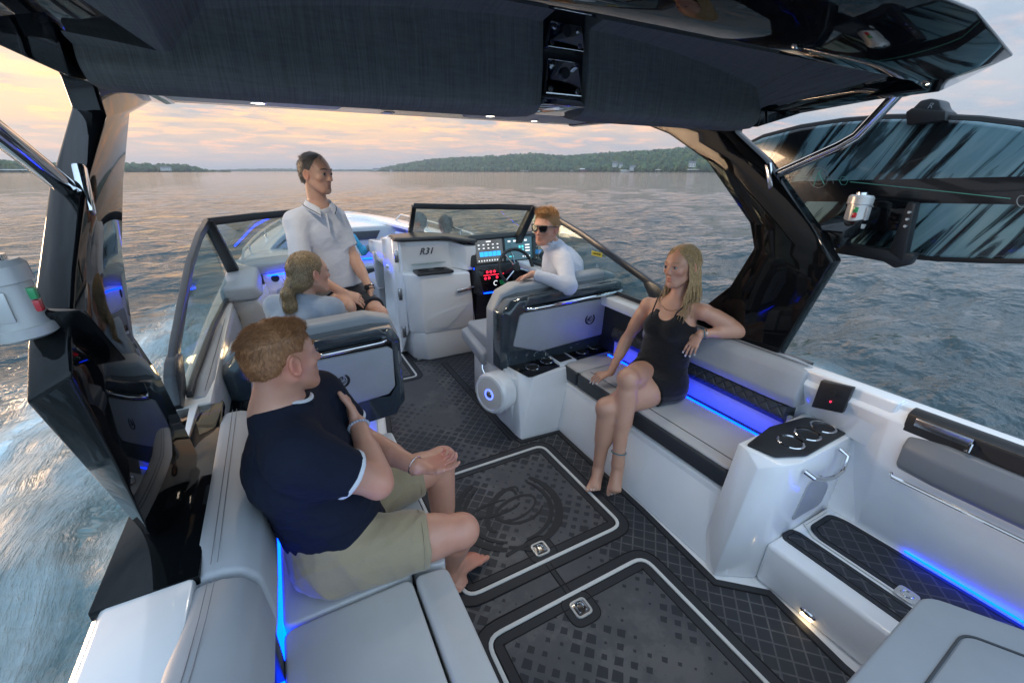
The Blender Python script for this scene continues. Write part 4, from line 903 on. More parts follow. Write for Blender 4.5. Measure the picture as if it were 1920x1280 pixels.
# ---------------------------------------------------------------- helm and passenger seats
def seat(name, x0, x1, yb, label, zt=.985, closed_left=True, sq=0.0):
    s = node(name, ((x0 + x1) / 2, yb + .2, .4), label)
    w = x1 - x0
    # shell: outline seen from behind, swept forward with a lean
    def ring(ins, y, dz, lean):
        o = [(x0 + ins, .42), (x0 + ins, .84), (x0 + .075 + ins, zt - .075), (x0 + .17 + ins, zt - .035 + dz), (x1 - .15 - ins, zt + dz - .01), (x1 - .04 - ins, zt - .04), (x1 - ins, zt - .12), (x1 - ins, .46), (x1 - .06, .40), (x0 + .06, .34)]
        return [(x, y + lean * (z - .4), z) for x, z in o]
    rings = [ring(.045, yb + .005, -.045, -.06), ring(.0, yb + .04, -.02, -.06), ring(-.012, yb + .13, -.02, -.05), ring(0, yb + .20, -.03, -.04)]
    MB().loft(rings).build('shell', 'gun', s, bevel=.012, seg=3, ang=40, bang=16)
    # grey cushion wrapped over the top and the sides of the shell
    def cr(y, up, out, lean=-.05):
        o = [(x0 - out, .40), (x0 - out, .83), (x0 + .06 - out * .7, zt - .06 + up * .6), (x0 + .165, zt - .02 + up), (x1 - .15, zt + up), (x1 - .03 + out * .7, zt - .03 + up * .6), (x1 + out, zt - .12), (x1 + out, .46), (x1 - .08, .42), (x0 + .08, .42)]
        return [(x, y + lean * (z - .4), z) for x, z in o]
    MB().loft([cr(yb + .135, .008, .000), cr(yb + .15, .022, .014), cr(yb + .21, .028, .018), cr(yb + .27, .014, .006), cr(yb + .31, -.03, -.03)]).build('cushion_wrap', 'vinyl', s, bevel=.01, seg=3, ang=60, bang=16)
    lean = -.06
    def on(x, z, d=0): return (x, yb + .005 + lean * (z - .4) - d, z)
    def plate(pts, d0, d1, nm, mt, bev=.006, par=None):
        return MB().skin([on(x, z, d0) for x, z in pts], [on(x, z, d1) for x, z in pts]).build(nm, mt, par or s, bevel=bev, seg=3)
    plate([(x0 + .10, .62), (x0 + .16, .835), (x0 + .21, .885), (x1 - .10, .905), (x1 - .055, .88), (x1 - .05, .60), (x1 - .09, .535)], -.02, .004, 'recess', 'black', .004)
    plate([(x0 + .19, .91), (x0 + .155, .885), (x0 + .19, .945), (x1 - .12, .965), (x1 - .08, .925)][1:], -.02, .010, 'upper_band', 'gun', .004)
    pp = plate([(x0 + .075, .60), (x0 + .12, .825), (x0 + .16, .84), (x1 - .08, .855), (x1 - .055, .83), (x1 - .06, .60), (x1 - .10, .555), (x0 + .30, .515)], -.01, .016, 'back_panel', 'vinyl', .012)
    yy = on(0, .88, .045)[1]
    MB().tube([on(x0 + .165, .872, .0), on(x0 + .17, .872, .03), on(x0 + .20, .874, .042), on((x0 + x1) / 2, .884, .046), on(x1 - .12, .898, .042), on(x1 - .095, .90, .03), on(x1 - .09, .90, 0)], .0125, 12).build('grab_rail', 'chrome', s)
    emblem('emblem', on(x0 + .67 * w if w > .9 else x0 + .60 * w, .705, .0175), (1, 0, 0), (0, lean, 1), .046, 'rubber', pp, .0006, 1.5)
    # seat base and bolster
    MB().prism(rpoly([(x0 + .02, yb + .26), (x1 - .02, yb + .26), (x1 - .02, yb + .72), (x0 + .02, yb + .72)], .05), 'z', .46, .58).build('seat_cushion', 'vinyl', s, bevel=.025, seg=3, ang=60)
    MB().hull([(x0 - .03, yb + .30, .34), (x0 - .03, yb + .30, .44), (x0 - .03, yb + .72, .43), (x0 - .03, yb + .72, .52), (x0 + .05, yb + .30, .34), (x0 + .05, yb + .30, .46), (x0 + .05, yb + .72, .43), (x0 + .05, yb + .72, .54)]).build('side_bolster', 'vinyl', s, bevel=.018, seg=3)
    MB().prism([(x0 + .05, yb + .25), (x1 - .05, yb + .25), (x1 - .05, yb + .68), (x0 + .05, yb + .68)], 'z', .34, .47).build('seat_pan', 'gun', s, bevel=.01)
    MB().tube([(x0 + .0, yb + .36, .36), (x0 - .01, yb + .34, .30), (x0 + .0, yb + .30, .25), (x0 + .06, yb + .26, .24), (x0 + .14, yb + .26, .26)], .009, 8).build('footrest', 'chrome', s)
    return s
seat('helm_seat', 1.245, 2.335, 2.47, 'grey and gunmetal helm seat with chrome grab rail, driver on it', zt=1.005)
seat('passenger_seat', -.36, .50, 2.27, 'grey and gunmetal port seat behind the seated woman', zt=.985)
part('passenger_seat_base', MB().hull([(-.34, 2.30, 0), (.30, 2.30, 0), (.33, 2.34, .36), (-.34, 2.34, .36), (-.34, 3.05, 0), (.28, 3.05, 0), (.3, 3.0, .36), (-.34, 3.0, .36)]), 'white', bevel=.012)
MB().tube([(-.33, 2.285, .33), (.28, 2.285, .33)], .005, 6).build('light_line', 'blue', boat)
# port side: padded coaming, dark locker, lit lamp
rings = []
for k, y in enumerate(np.linspace(2.0, 3.62, 10)):
    e = .012 if k in (0, 9) else 0
    rings.append([(-.455, y, .80), (-.455, y, .872 - e), (-.42, y, .89 - e), (-.385 - e, y, .885 - e), (-.362 - e, y, .85), (-.352 - e, y, .70), (-.362, y, .55), (-.45, y, .55)])
o = part('coaming_pad', MB().loft(rings), 'vinyl', bevel=.01, seg=3, bang=16, ang=60, label='long grey pad along the port side')
MB().tube([(-.392, y, .8895) for y in np.linspace(2.02, 3.6, 10)], .0013, 5).build('stitching', 'seam', o)
part('locker', MB().prism([(-.40, 2.0), (-.28, 2.0), (-.26, 2.3), (-.33, 3.4), (-.40, 3.4)], 'z', .0, .70), 'black', bevel=.006)
lb = PX(440, 650, -.325)
lm = part('reading_lamp', MB().box(-.352, -.30, lb.y - .05, lb.y + .05, lb.z - .10, lb.z - .03), 'satin', bevel=.006)
MB().box(-.345, -.31, lb.y - .02, lb.y + .02, lb.z - .03, lb.z + .01).build('lens', 'warm', lm, bevel=.006)
# ---------------------------------------------------------------- windshield
wsn = node('windshield', (CX, 3.8, .9), 'dark framed wraparound windshield')
GW = .0
side_p = [Vector((-.415, 3.60, 1.43)), Vector((-.44, 3.3, 1.375)), Vector((-.465, 2.9, 1.27)), Vector((-.475, 2.5, 1.145)), Vector((-.48, 2.2, 1.055)), Vector((-.478, 2.02, 1.0))]
top_p = [Vector((-.415, 3.60, 1.43)), Vector((-.15, 3.80, 1.437)), Vector((.10, 3.95, 1.44)), Vector((.42, 4.08, 1.443))]
for s in (0, 1):
    tr = (lambda v: mir(v)) if s else (lambda v: v)
    sp2 = [tr(v) for v in side_p]; tp2 = [tr(v) for v in top_p]
    if s: tp2[-1] = Vector((1.17, 4.16, 1.445)); tp2[-2] = Vector((1.6, 4.0, 1.43))
    MB().tube(sp2, 0, m=0, rect=(.016, .024)).build('side_rail', 'frame', wsn, bevel=.006)
    MB().tube(tp2, 0, m=0, rect=(.014, .026)).build('top_rail', 'satin', wsn, bevel=.005)
    base = [Vector((v.x + (.03 if s == 0 else -.03), v.y, .885 + .03 * max(0, v.y - 2.2))) for v in side_p] if s == 0 else [Vector((tr(v).x - .03, v.y, .885 + .03 * max(0, v.y - 2.2))) for v in side_p]
    MB().tube([base[i] for i in range(6)], 0, rect=(.012, .014)).build('lower_rail', 'frame', wsn, bevel=.003)
    off = Vector((.0025, 0, 0)); g = MB().loft([[sp2[i] - off, sp2[i] + off, base[i] + off, base[i] - off] for i in range(6)])
    g.build('side_glass', 'glass', wsn)
    # corner post
    cp_ = sp2[0]; bs = Vector((cp_.x + (.055 if s == 0 else -.055), 3.92, 1.0))
    MB().hull([cp_ + Vector((dx, dy, .012)) for dx in (-.03, .035) for dy in (-.03, .04)] + [bs + Vector((dx, dy, 0)) for dx in (-.035, .045) for dy in (-.06, .04)]).build('corner_post', 'satin', wsn, bevel=.006)
    # front glass
    g = MB(); fb = [Vector((v.x + (.05 if s == 0 else -.05) * 0, v.y + .33, 1.02)) for v in tp2]
    off = Vector((0, .0025, 0)); g.loft([[tp2[i] - off, tp2[i] + off, fb[i] + off, fb[i] - off] for i in range(len(tp2))])
    g.build('front_glass', 'glass', wsn)
    e0 = tp2[-1]; MB().tube([e0, fb[-1]], 0, rect=(.022, .016)).build('end_post', 'satin', wsn, bevel=.004)
    # end cap shoe at the aft end of the side rail
    q = sp2[-1]; x0_, x1_ = q.x - .022, q.x + .022
    MB().prism([(2.10, 1.045), (2.16, 1.02), (2.06, .90), (1.93, .868), (1.90, .90), (1.96, 1.0), (2.03, 1.035)], 'x', x0_, x1_).build('end_shoe', 'frame', wsn, bevel=.006)
lbq = PX(1117, 475, 2.19)
o = MB().prism([(lbq.y - .08, lbq.z - .02), (lbq.y + .05, lbq.z - .02), (lbq.y + .05, lbq.z + .015), (lbq.y - .08, lbq.z + .015)], 'x', 2.188, 2.190).build('caution_label', 'yellow', wsn)
text('caution_lettering', 'CAUTION', .022, (2.1865, lbq.y - .015, lbq.z - .002), (0, -1, 0), (0, 0, 1), 'rubber', o)
# ---------------------------------------------------------------- centre and helm consoles
con = node('console', (1.3, 3.9, 0), 'white centre console with a dark padded top and tray')
body = [(.915, 3.90), (1.0, 3.80), (1.56, 3.78), (1.56, 4.35), (.905, 4.35)]
MB().skin([(.98, 3.92, 0), (1.10, 3.80, 0), (1.64, 3.80, 0), (1.64, 4.4, 0), (.93, 4.4, 0)][::1], [(.98, 3.90, .30), (1.07, 3.80, .30), (1.64, 3.79, .30), (1.64, 4.4, .30), (.93, 4.4, .30)]).build('foot', 'white', con, bevel=.02, seg=3)
MB().hull([(.965, 3.90, .29), (1.085, 3.79, .29), (1.60, 3.775, .29), (1.64, 4.4, .29), (.93, 4.4, .29), (.95, 3.90, .87), (1.075, 3.775, .87), (1.55, 3.76, .85), (1.64, 4.4, .87), (.93, 4.4, .87)]).build('front_door', 'white', con, bevel=.014, seg=3)
MB().skin([(.93, 3.97, .86), (1.0, 3.985, .86), (1.46, 3.985, .86), (1.50, 3.90, .86), (1.535, 3.80, .86), (1.64, 3.80, .86), (1.64, 4.4, .86), (.93, 4.4, .86)], [(.93, 3.95, 1.16), (1.0, 3.975, 1.155), (1.42, 3.975, 1.13), (1.485, 3.84, 1.11), (1.53, 3.78, 1.10), (1.64, 3.80, 1.09), (1.64, 4.4, 1.10), (.93, 4.4, 1.155)]).build('upper_body', 'white', con, bevel=.012, seg=3, bang=12)
MB().hull([(.955, 3.93, .30), (.955, 3.93, 1.17), (.90, 4.05, 1.19), (.90, 4.05, .02), (.905, 4.5, 1.12), (.905, 4.72, .02), (.98, 4.4, 1.17), (.98, 4.4, .02)]).build('side_wall', 'white', con, bevel=.012, seg=2)
# dark padded top
tp_ = [(.895, 3.97), (.955, 3.88), (1.38, 3.88), (1.46, 3.76), (1.56, 3.72), (1.66, 3.80), (1.62, 4.22), (1.2, 4.28), (.91, 4.22)]
m = MB(); P = rpoly(tp_, .03, 4)
m.skin([(x, y, 1.158 - .12 * max(0, (x - 1.30))) for x, y in P], [(x, y, 1.188 - .12 * max(0, (x - 1.30))) for x, y in P]).build('padded_top', 'satin', con, bevel=.012, seg=3, ang=50)
m = MB(); P2_ = offset(P, .018)
m.skin([(x, y, 1.185 - .12 * max(0, (x - 1.30))) for x, y in P2_], [(x, y, 1.192 - .12 * max(0, (x - 1.30))) for x, y in P2_]).build('top_inlay', 'frame', con, bevel=.004)
# tray with two wells
tr_ = MB().prism(rpoly([(1.035, 3.735), (1.385, 3.735), (1.37, 3.93), (1.045, 3.95)], .02), 'z', .868, .892).build('tray', 'satin', con, bevel=.006)
m = MB()
for x in (1.13, 1.28): m.lathe([(0, 0), (.048, 0), (.048, .003), (.052, .003), (.052, -.004)], (x, 3.87, .8925), (0, 0, 1), 24)
m.box(1.07, 1.35, 3.765, 3.80, .8915, .8932); m.build('tray_well', 'groove', tr_)
MB().prism(rpoly([(1.04, 3.90), (1.37, 3.90), (1.37, 3.955), (1.04, 3.955)], .02), 'z', .935, .942).build('clear_lid', 'glass', tr_, bevel=.002)
M['lettering'] = pmat('dark_lettering', (.05, .06, .09), .3, metal=.6)
text('lettering', 'R31', .085, (1.20, 3.972, 1.045), (1, .0, 0), (0, 0, 1), 'lettering', con, depth=.004, shear=.35)
MB().tube([(1.575, 3.763, .30), (1.568, 3.757, .85)], .0025, 5).build('door_gap', 'groove', con)
h = MB().hull([(1.40, 3.755, .66), (1.40, 3.755, .70), (1.40, 3.735, .665), (1.40, 3.735, .70), (1.585, 3.755, .685), (1.585, 3.755, .725), (1.585, 3.73, .69), (1.585, 3.73, .72)]).build('door_latch', 'chrome', con, bevel=.006)
MB().box(1.585, 1.62, 3.72, 3.765, .67, .74).build('latch_base', 'rubber', h, bevel=.006)
for z in (1.02, .66, .28): MB().prism([(3.965, z - .055), (3.99, z - .055), (3.99, z + .055), (3.965, z + .055)], 'x', .90, .935 + .02 * (z < .3)).build('hinge', 'steel', con, bevel=.004)
MB().hull([(1.09, 3.786, .33), (1.14, 3.755, .47), (1.56, 3.752, .56), (1.30, 3.762, .33), (1.45, 3.757, .50)]).build('pocket_ridge', 'white', con, bevel=.006, seg=2)
MB().lathe([(.0, .012), (.02, .010), (.024, 0)], (.903, 4.35, .86), (-1, 0, 0), 16).build('side_latch', 'chrome', con)
# helm dash
dash = node('helm_dash', (1.9, 3.8, .9), 'black helm dash with two lit displays')
MB().hull([(1.575, 3.74, .66), (1.60, 3.74, .90), (2.4, 3.72, .90), (2.4, 3.72, .60), (1.62, 3.70, .62), (1.62, 4.3, .6), (2.4, 4.3, .6), (2.4, 4.3, 1.0), (1.62, 4.3, 1.0), (1.60, 3.80, .905), (2.4, 3.80, .905)]).build('lower_fascia', 'frame', dash, bevel=.012, seg=2)
MB().hull([(1.63, 3.90, 0), (2.2, 3.90, 0), (2.2, 4.3, 0), (1.63, 4.3, 0), (1.63, 3.80, .62), (2.2, 3.80, .62), (2.2, 4.3, .62), (1.63, 4.3, .62)]).build('footwell', 'frame', dash, bevel=.01)
dl = (.985, 0.0, .0)
def dp(u, v, d=0): # point on the display fascia: u across, v up
    return Vector((1.575 + u * .74, 3.775 + v * .055 + .0 * u - d, .885 + v * .275))
m = MB(); P = [(0, .03), (.015, 0), (1.0, 0), (1.03, .04), (1.03, .93), (.99, 1.02), (.07, .985), (.02, .94)]
m.skin([dp(u, v, .0) for u, v in P], [dp(u, v, -.16) for u, v in P]).build('display_housing', 'satin', dash, bevel=.008, seg=2)
MB().hull([dp(.0, .95, .01), dp(1.03, .97, .01), dp(1.0, 1.08, -.05), dp(.06, 1.06, -.05), dp(.0, 1.0, -.2), dp(1.03, 1.0, -.2), dp(-.11, .78, -.02), dp(-.11, .86, -.2)]).build('brow', 'satin', dash, bevel=.01, seg=2)
def screen(u0, u1, v0, v1, base, kind):
    M['scr' + kind] = pmat('screen_' + kind, (.01, .01, .012), .1, emis=base, estr=1.0)
    o = MB().skin([dp(u, v, .002) for u, v in ((u0, v0), (u1, v0), (u1, v1), (u0, v1))], [dp(u, v, -.01) for u, v in ((u0, v0), (u1, v0), (u1, v1), (u0, v1))]).build('display', 'scr' + kind, dash)
    return o
def quad(mb, u0, u1, v0, v1, d=.003, m=0): mb.skin([dp(u, v, d) for u, v in ((u0, v0), (u1, v0), (u1, v1), (u0, v1))], [dp(u, v, d - .0008) for u, v in ((u0, v0), (u1, v0), (u1, v1), (u0, v1))], m)
M['glyph'] = pmat('screen_glyph', (.1, .1, .1), .4, emis=(.8, .85, .9), estr=.75)
M['glyphblue'] = pmat('screen_tile_blue', (.05, .1, .2), .4, emis=(.02, .33, .95), estr=1.0)
M['glyphcyan'] = pmat('screen_tile_cyan', (.05, .1, .1), .4, emis=(.05, .45, .5), estr=1.0)
rnd = random.Random(5)
s1 = screen(.085, .475, .13, .90, (.055, .058, .06), 'left')
b = MB()
for i in range(5): quad(b, .135 + i * .062, .190 + i * .062, .34, .50)
b.build('menu_tiles', 'glyphblue', s1)
b = MB()
for r_, v in enumerate((.72, .60)):
    for i in range(5): quad(b, .12 + i * .068, .145 + i * .068, v, v + .035)
quad(b, .24, .31, .82, .86)
for i in range(9): quad(b, .11 + i * .038, .124 + i * .038, .18, .225)
b.build('menu_icons', 'glyph', s1)
s2 = screen(.515, .93, .13, .90, (.02, .055, .075), 'right')
b = MB()
for i in range(4): quad(b, .56 + i * .085, .60 + i * .085, .76, .82)
for i in range(3): quad(b, .82, .89, .40 + i * .10, .445 + i * .10)
for i in range(4): quad(b, .77 + i * .034, .785 + i * .034, .20, .25)
b.build('menu_icons', 'glyph', s2)
b = MB()
for i in range(2):
    for j in range(2): quad(b, .72 + i * .045, .75 + i * .045, .40 + j * .13, .49 + j * .13)
quad(b, .56, .63, .24, .28); b.build('menu_tiles', 'glyphcyan', s2)
MB().tube([dp(.03, -.05, .004), dp(1.0, -.035, .004)], 0, rect=(.004, .012)).build('light_bar', 'cyanled', dash)
sw = MB().hull([(1.625, 3.735, .87), (1.99, 3.73, .87), (1.99, 3.69, .655), (1.665, 3.695, .655), (1.66, 3.8, .65), (1.99, 3.8, .65), (1.625, 3.8, .87), (1.99, 3.8, .87)]).build('switch_panel', 'black', dash, bevel=.004)
def sp3(u, v): return Vector((1.64 + .03 * (1 - v) + u * .33, 3.689 + .040 * v, .66 + v * .205))
for u, v in ((.22, .88), (.34, .88), (.46, .88), (.12, .60), (.24, .60), (.50, .60)):
    MB().tube([sp3(u, v) + Vector((.010 * math.cos(a), 0, .010 * math.sin(a))) for a in np.linspace(0, 6.283, 11)[:-1]], .0026, 5, closed=True).build('switch_ring', 'redled', sw)
MB().tube([sp3(.08, .74), sp3(.75, .74)], .0022, 5).build('switch_line', 'redled', sw)
MB().tube([sp3(.42, .34) + Vector((.022 * math.cos(a), 0, .022 * math.sin(a))) for a in np.linspace(.8, 5.0, 12)], .0035, 5).build('dial', 'glyph', sw)
MB().skin([sp3(.55, .24), sp3(.8, .24), sp3(.8, .46), sp3(.55, .46)], [p + Vector((0, -.002, 0)) for p in (sp3(.55, .24), sp3(.8, .24), sp3(.8, .46), sp3(.55, .46))]).build('mini_display', 'green', sw)
MB().tube([(1.66, 3.685, .645), (1.99, 3.685, .645)], .004, 6).build('light_bar', 'cyanled', dash)
# steering wheel
wc, wx = Vector((1.915, 3.50, .905)), Vector((0, -.93, .36)).normalized(); u_ = Vector((1, 0, 0)); w_ = wx.cross(u_).normalized()
st_ = MB().tube([wc + u_ * .175 * math.cos(a) + w_ * .175 * math.sin(a) for a in np.linspace(0, 2 * math.pi, 41)[:-1]], .0155, 12, closed=True).build('steering_wheel', 'satin', dash)
for a in (R(100), R(125), R(-20), R(220)):
    MB().tube([wc + u_ * .03 * math.cos(a) + w_ * .03 * math.sin(a), wc + (u_ * math.cos(a) + w_ * math.sin(a)) * .168], .006, 8).build('spoke', 'chrome', st_)
MB().lathe([(.0, .02), (.035, .018), (.045, 0), (.03, -.02), (.02, -.2)], wc, wx, 20).build('hub', 'satin', st_)
MB().lathe([(.03, 0), (.038, .012), (.03, .03), (0, .032)], (2.33, 3.72, .95), (0, -1, .2), 18).build('throttle', 'satin', dash)
# top of the helm: white deck in front of the windshield
fd = MB(); rings = []
for y, z0 in ((4.05, 1.11), (4.4, 1.09), (4.9, 1.04), (5.35, 1.0)):
    hb = halfbeam(y); rings.append([(.92, y, z0), (CX + hb - .25, y, z0 - .02), (CX + hb - .02, y, sheer(y) - .01), (CX + hb - .02, y, .82), (.92, y, .82)])
part('foredeck', fd.loft(rings), 'white', bevel=.015, seg=2, label='white foredeck ahead of the helm windshield')
fd = MB(); rings = []
for y, z0 in ((4.08, 1.035), (4.3, 1.035), (4.5, 1.03), (5.0, 1.0), (5.3, .98)):
    hb = halfbeam(y); rings.append([(.42 - .16 * (y < 3.9), y, z0), (CX - hb + .2, y, z0 - .01), (CX - hb + .03, y, sheer(y) - .01), (CX - hb + .03, y, .82), (.42 - .16 * (y < 3.9), y, .82)])
part('foredeck', fd.loft(rings), 'white', bevel=.015, seg=2)
# port dash: padded top, lit pocket
pdash = node('port_dash', (-.1, 3.6, .8), 'padded port dash with a blue lit pocket')
MB().hull([(-.43, 3.44, .90), (-.21, 3.44, .90), (-.17, 3.50, .92), (-.43, 3.44, 1.0), (-.22, 3.44, 1.0), (-.19, 3.86, 1.06), (-.40, 4.1, 1.06), (-.18, 3.9, .95), (-.43, 4.1, .9)]).build('padded_end', 'vinyl', pdash, bevel=.022, seg=4)
MB().hull([(-.24, 3.88, .98), (-.40, 4.15, .98), (.42, 4.25, 1.0), (.42, 4.0, 1.0), (-.24, 3.88, 1.065), (-.38, 4.15, 1.075), (.42, 4.25, 1.085), (.42, 3.98, 1.075)]).build('padded_top', 'vinyl', pdash, bevel=.016, seg=3)
MB().hull([(-.40, 3.50, .89), (-.22, 3.46, .89), (-.12, 3.62, .60), (-.38, 3.60, .50), (-.1, 3.9, .5), (-.4, 3.95, .5), (-.16, 3.9, .93)]).build('cheek', 'cream', pdash, bevel=.02, seg=3)
MB().hull([(-.16, 3.90, .62), (.40, 3.94, .62), (.40, 3.98, 1.0), (-.18, 3.92, 1.0), (-.16, 4.1, .62), (.40, 4.1, .62), (.4, 4.1, 1.0), (-.18, 4.1, 1.0)]).build('pocket', 'white', pdash, bevel=.01)
MB().prism(rpoly([(-.10, .64), (.36, .64), (.36, .86), (-.10, .86)], .04), 'y', 3.885, 3.905).build('glovebox', 'vinyl', pdash, bevel=.005)
MB().prism(rpoly([(-.07, .70), (.06, .70), (.06, .76), (-.07, .76)], .02), 'y', 3.872, 3.888).build('glovebox_latch', 'chrome', pdash, bevel=.004)
MB().lathe([(.0, .006), (.018, .006), (.026, .008), (.030, 0)], (-.09, 3.90, .945), (0, -1, 0), 20).build('dial', 'rubber', pdash)
MB().tube([(-.14, 3.88, .975), (.4, 3.93, .985)], .006, 6).build('light_line', 'cyanled', pdash)
MB().box(-.20, .25, 3.55, 3.9, .585, .60).build('shelf', 'white', pdash, bevel=.004)
# ---------------------------------------------------------------- bow seats, bow cap, rails
bow = node('bow_seating', (CX, 6, .3), 'grey bow seats with blue light')
MB().prism([(-.15, 4.6), (.50, 4.6), (.52, 6.3), (.6, 6.5), (1.75, 6.5), (1.8, 6.9), (.3, 6.95), (-.1, 6)], 'z', .0, .38).build('base', 'white', bow, bevel=.015)
MB().prism(rpoly([(-.12, 4.6), (.50, 4.6), (.52, 6.25), (-.08, 6.25)], .03), 'z', .38, .49).build('seat_cushion', 'vinyl', bow, bevel=.02, seg=3)
MB().prism(rpoly([(.54, 6.25), (1.75, 6.25), (1.78, 6.75), (.3, 6.75)], .03), 'z', .385, .50).build('seat_cushion', 'vinyl', bow, bevel=.02, seg=3)
MB().prism([(.53, 6.23), (1.75, 6.23), (1.75, 6.27), (.53, 6.27)], 'z', .37, .47).build('front_roll', 'vinyl_dark', bow, bevel=.008)
MB().hull([(.25, 6.72, .48), (1.80, 6.72, .48), (.35, 6.9, .5), (1.7, 6.9, .5), (.2, 6.80, .97), (1.9, 6.80, .97), (.3, 6.95, .97), (1.8, 6.95, .97)]).build('backrest', 'vinyl', bow, bevel=.02, seg=3)
MB().hull([(.75, 6.755, .80), (1.28, 6.755, .80), (1.36, 6.775, .92), (.75, 6.775, .92), (.75, 6.83, .8), (1.3, 6.83, .8), (1.36, 6.84, .92), (.75, 6.84, .92)]).build('back_band', 'vinyl_dark', bow, bevel=.006)
MB().tube([(.3, 6.70, .53), (1.8, 6.70, .53)], .012, 6).build('light_line', 'blue', bow)
MB().hull([(.93, 4.42, .45), (1.9, 4.42, .45), (.93, 4.52, .45), (1.9, 4.55, .45), (.90, 5.05, .50), (1.9, 5.05, .5), (.9, 5.12, .90), (1.9, 5.12, .90), (.9, 4.98, .90), (1.9, 4.98, .90)][4:] + [(.90, 4.95, .5), (1.9, 4.95, .5)]).build('lounge_back', 'vinyl', bow, bevel=.02, seg=3)
MB().prism([(.92, 5.05), (2.1, 5.05), (1.9, 6.25), (1.30, 6.25), (.92, 5.9)], 'z', .2, .47).build('lounge_seat', 'vinyl', bow, bevel=.02, seg=3)
hb7 = halfbeam(6.9)
MB().hull([(CX - hb7 + .04, 6.85, .96), (CX + hb7 - .04, 6.85, .96), (CX, 8.1, 1.06), (CX - .2, 8.0, 1.05), (CX + .2, 8.0, 1.05), (CX - halfbeam(7.5), 7.5, 1.03), (CX + halfbeam(7.5), 7.5, 1.03), (CX - hb7 + .04, 6.85, .80), (CX + hb7 - .04, 6.85, .80), (CX, 8.0, .80)]).build('bow_cap', 'white', boat, bevel=.02, seg=2)
for s in (-1, 1):
    path = [Vector((CX + s * (halfbeam(y) - .10), y, sheer(y) + .10 * min(1, (y - 4.55) * 3))) for y in (4.6, 4.9, 5.4, 5.9, 6.4, 6.8)]
    path[0].z = sheer(4.6); path.append(Vector((CX + s * (halfbeam(6.95) - .10), 6.95, sheer(6.95))))
    o = part('bow_rail', MB().tube(path, .012, 8), 'chrome')
    for y in (5.2, 6.1): MB().tube([(CX + s * (halfbeam(y) - .10), y, sheer(y)), (CX + s * (halfbeam(y) - .10), y, sheer(y) + .10)], .009, 8).build('stanchion', 'chrome', o)
# ---------------------------------------------------------------- board rack and navigation lights on the tower
def navlight(c, s, pt=None):
    c = Vector(c); e = empty('navigation_light', c, None, parent=boat)
    body = MB().lathe([(.038, -.075), (.047, -.070), (.049, -.052), (.043, -.050), (.043, .03), (.049, .032), (.049, .062), (.042, .072), (.0, .074)], c, (.08 * s, 0, 1), 30).build('housing', 'silver', e, bevel=0)
    MB().lathe([(.0, .004), (.022, .004), (.024, -.02)], c + Vector((0, 0, .08)), (0, 0, 1), 20).build('top_knob', 'chrome', e)
    x = c.x - s * .036
    MB().box(min(x, x - s * .012), max(x, x - s * .012), c.y - .020, c.y - .004, c.z - .0, c.z + .022).build('green_lens', 'green', e, bevel=.002)
    MB().box(min(x, x - s * .012), max(x, x - s * .012), c.y - .020, c.y - .004, c.z - .024, c.z - .002).build('red_lens', 'red', e, bevel=.002)
    MB().box(c.x - .018, c.x + .018, c.y - .0465, c.y - .040, c.z - .035, c.z + .022).build('face_plate', 'silver', e, bevel=.003)
    MB().lathe([(.022, 0), (.026, .03), (.020, .06), (.020, .12)], c + Vector((s * .03, 0, .0)), (s, .1, .05), 18).build('arm', 'silver', e)
    return e
n1_ = navlight(PX(1607, 397, 2.36), 1)
n2_ = navlight(PX(14, 562, -.47), -1)
rk = node('board_rack', (2.4, 1.0, 1.6), 'black board rack arm on the starboard tower leg')
MB().hull([(2.22, 1.16, 1.50), (2.22, 1.16, 1.42), (2.22, 1.02, 1.42), (2.22, 1.02, 1.50), (2.46, 1.12, 1.60), (2.46, 1.12, 1.53), (2.46, 1.0, 1.53), (2.46, 1.0, 1.60)]).build('arm', 'black', rk, bevel=.01)
pu = [PX(px, py, 2.52) for px, py in ((1592, 366), (1722, 378), (1700, 432), (1588, 432))]
MB().skin([p + Vector((-.03, 0, 0)) for p in pu], [p + Vector((.03, 0, 0)) for p in pu]).build('cradle_plate', 'black', rk, bevel=.008)
fk = [PX(px, py, 2.50) for px, py in ((1708, 378), (1724, 380), (1700, 490), (1672, 470))]
MB().skin([p + Vector((-.035, 0, 0)) for p in fk], [p + Vector((.02, 0, 0)) for p in fk]).build('fork', 'satin', rk, bevel=.008)
fk = [PX(px, py, 2.50) for px, py in ((1590, 400), (1604, 400), (1592, 462), (1570, 452))]
MB().skin([p + Vector((-.035, 0, 0)) for p in fk], [p + Vector((.02, 0, 0)) for p in fk]).build('fork', 'satin', rk, bevel=.008)
lo = [PX(px, py, 2.50) for px, py in ((1568, 452), (1612, 462), (1660, 462), (1722, 476), (1708, 496), (1682, 502), (1662, 490), (1610, 480), (1572, 474))]
MB().skin([p + Vector((-.03, 0, 0)) for p in lo[:1] + lo[3:]], [p + Vector((.03, 0, 0)) for p in lo[:1] + lo[3:]]).build('lower_shelf', 'satin', rk, bevel=.008)
for q in ((1706, 398), (1702, 411), (1698, 424), (1596, 380)): MB().lathe([(0, .008), (.006, .008), (.008, 0)], PX(*q, 2.46), (-1, 0, 0), 10).build('bolt', 'chrome', rk)
arm2 = MB().hull([(-.36, 1.10, 1.50), (-.36, 1.22, 1.34), (-.41, 1.10, 1.50), (-.42, 1.22, 1.34), (-.50, 1.18, 1.47), (-.50, 1.26, 1.42), (-.48, 1.18, 1.50)])
part('light_bracket', arm2, 'black', bevel=.006)
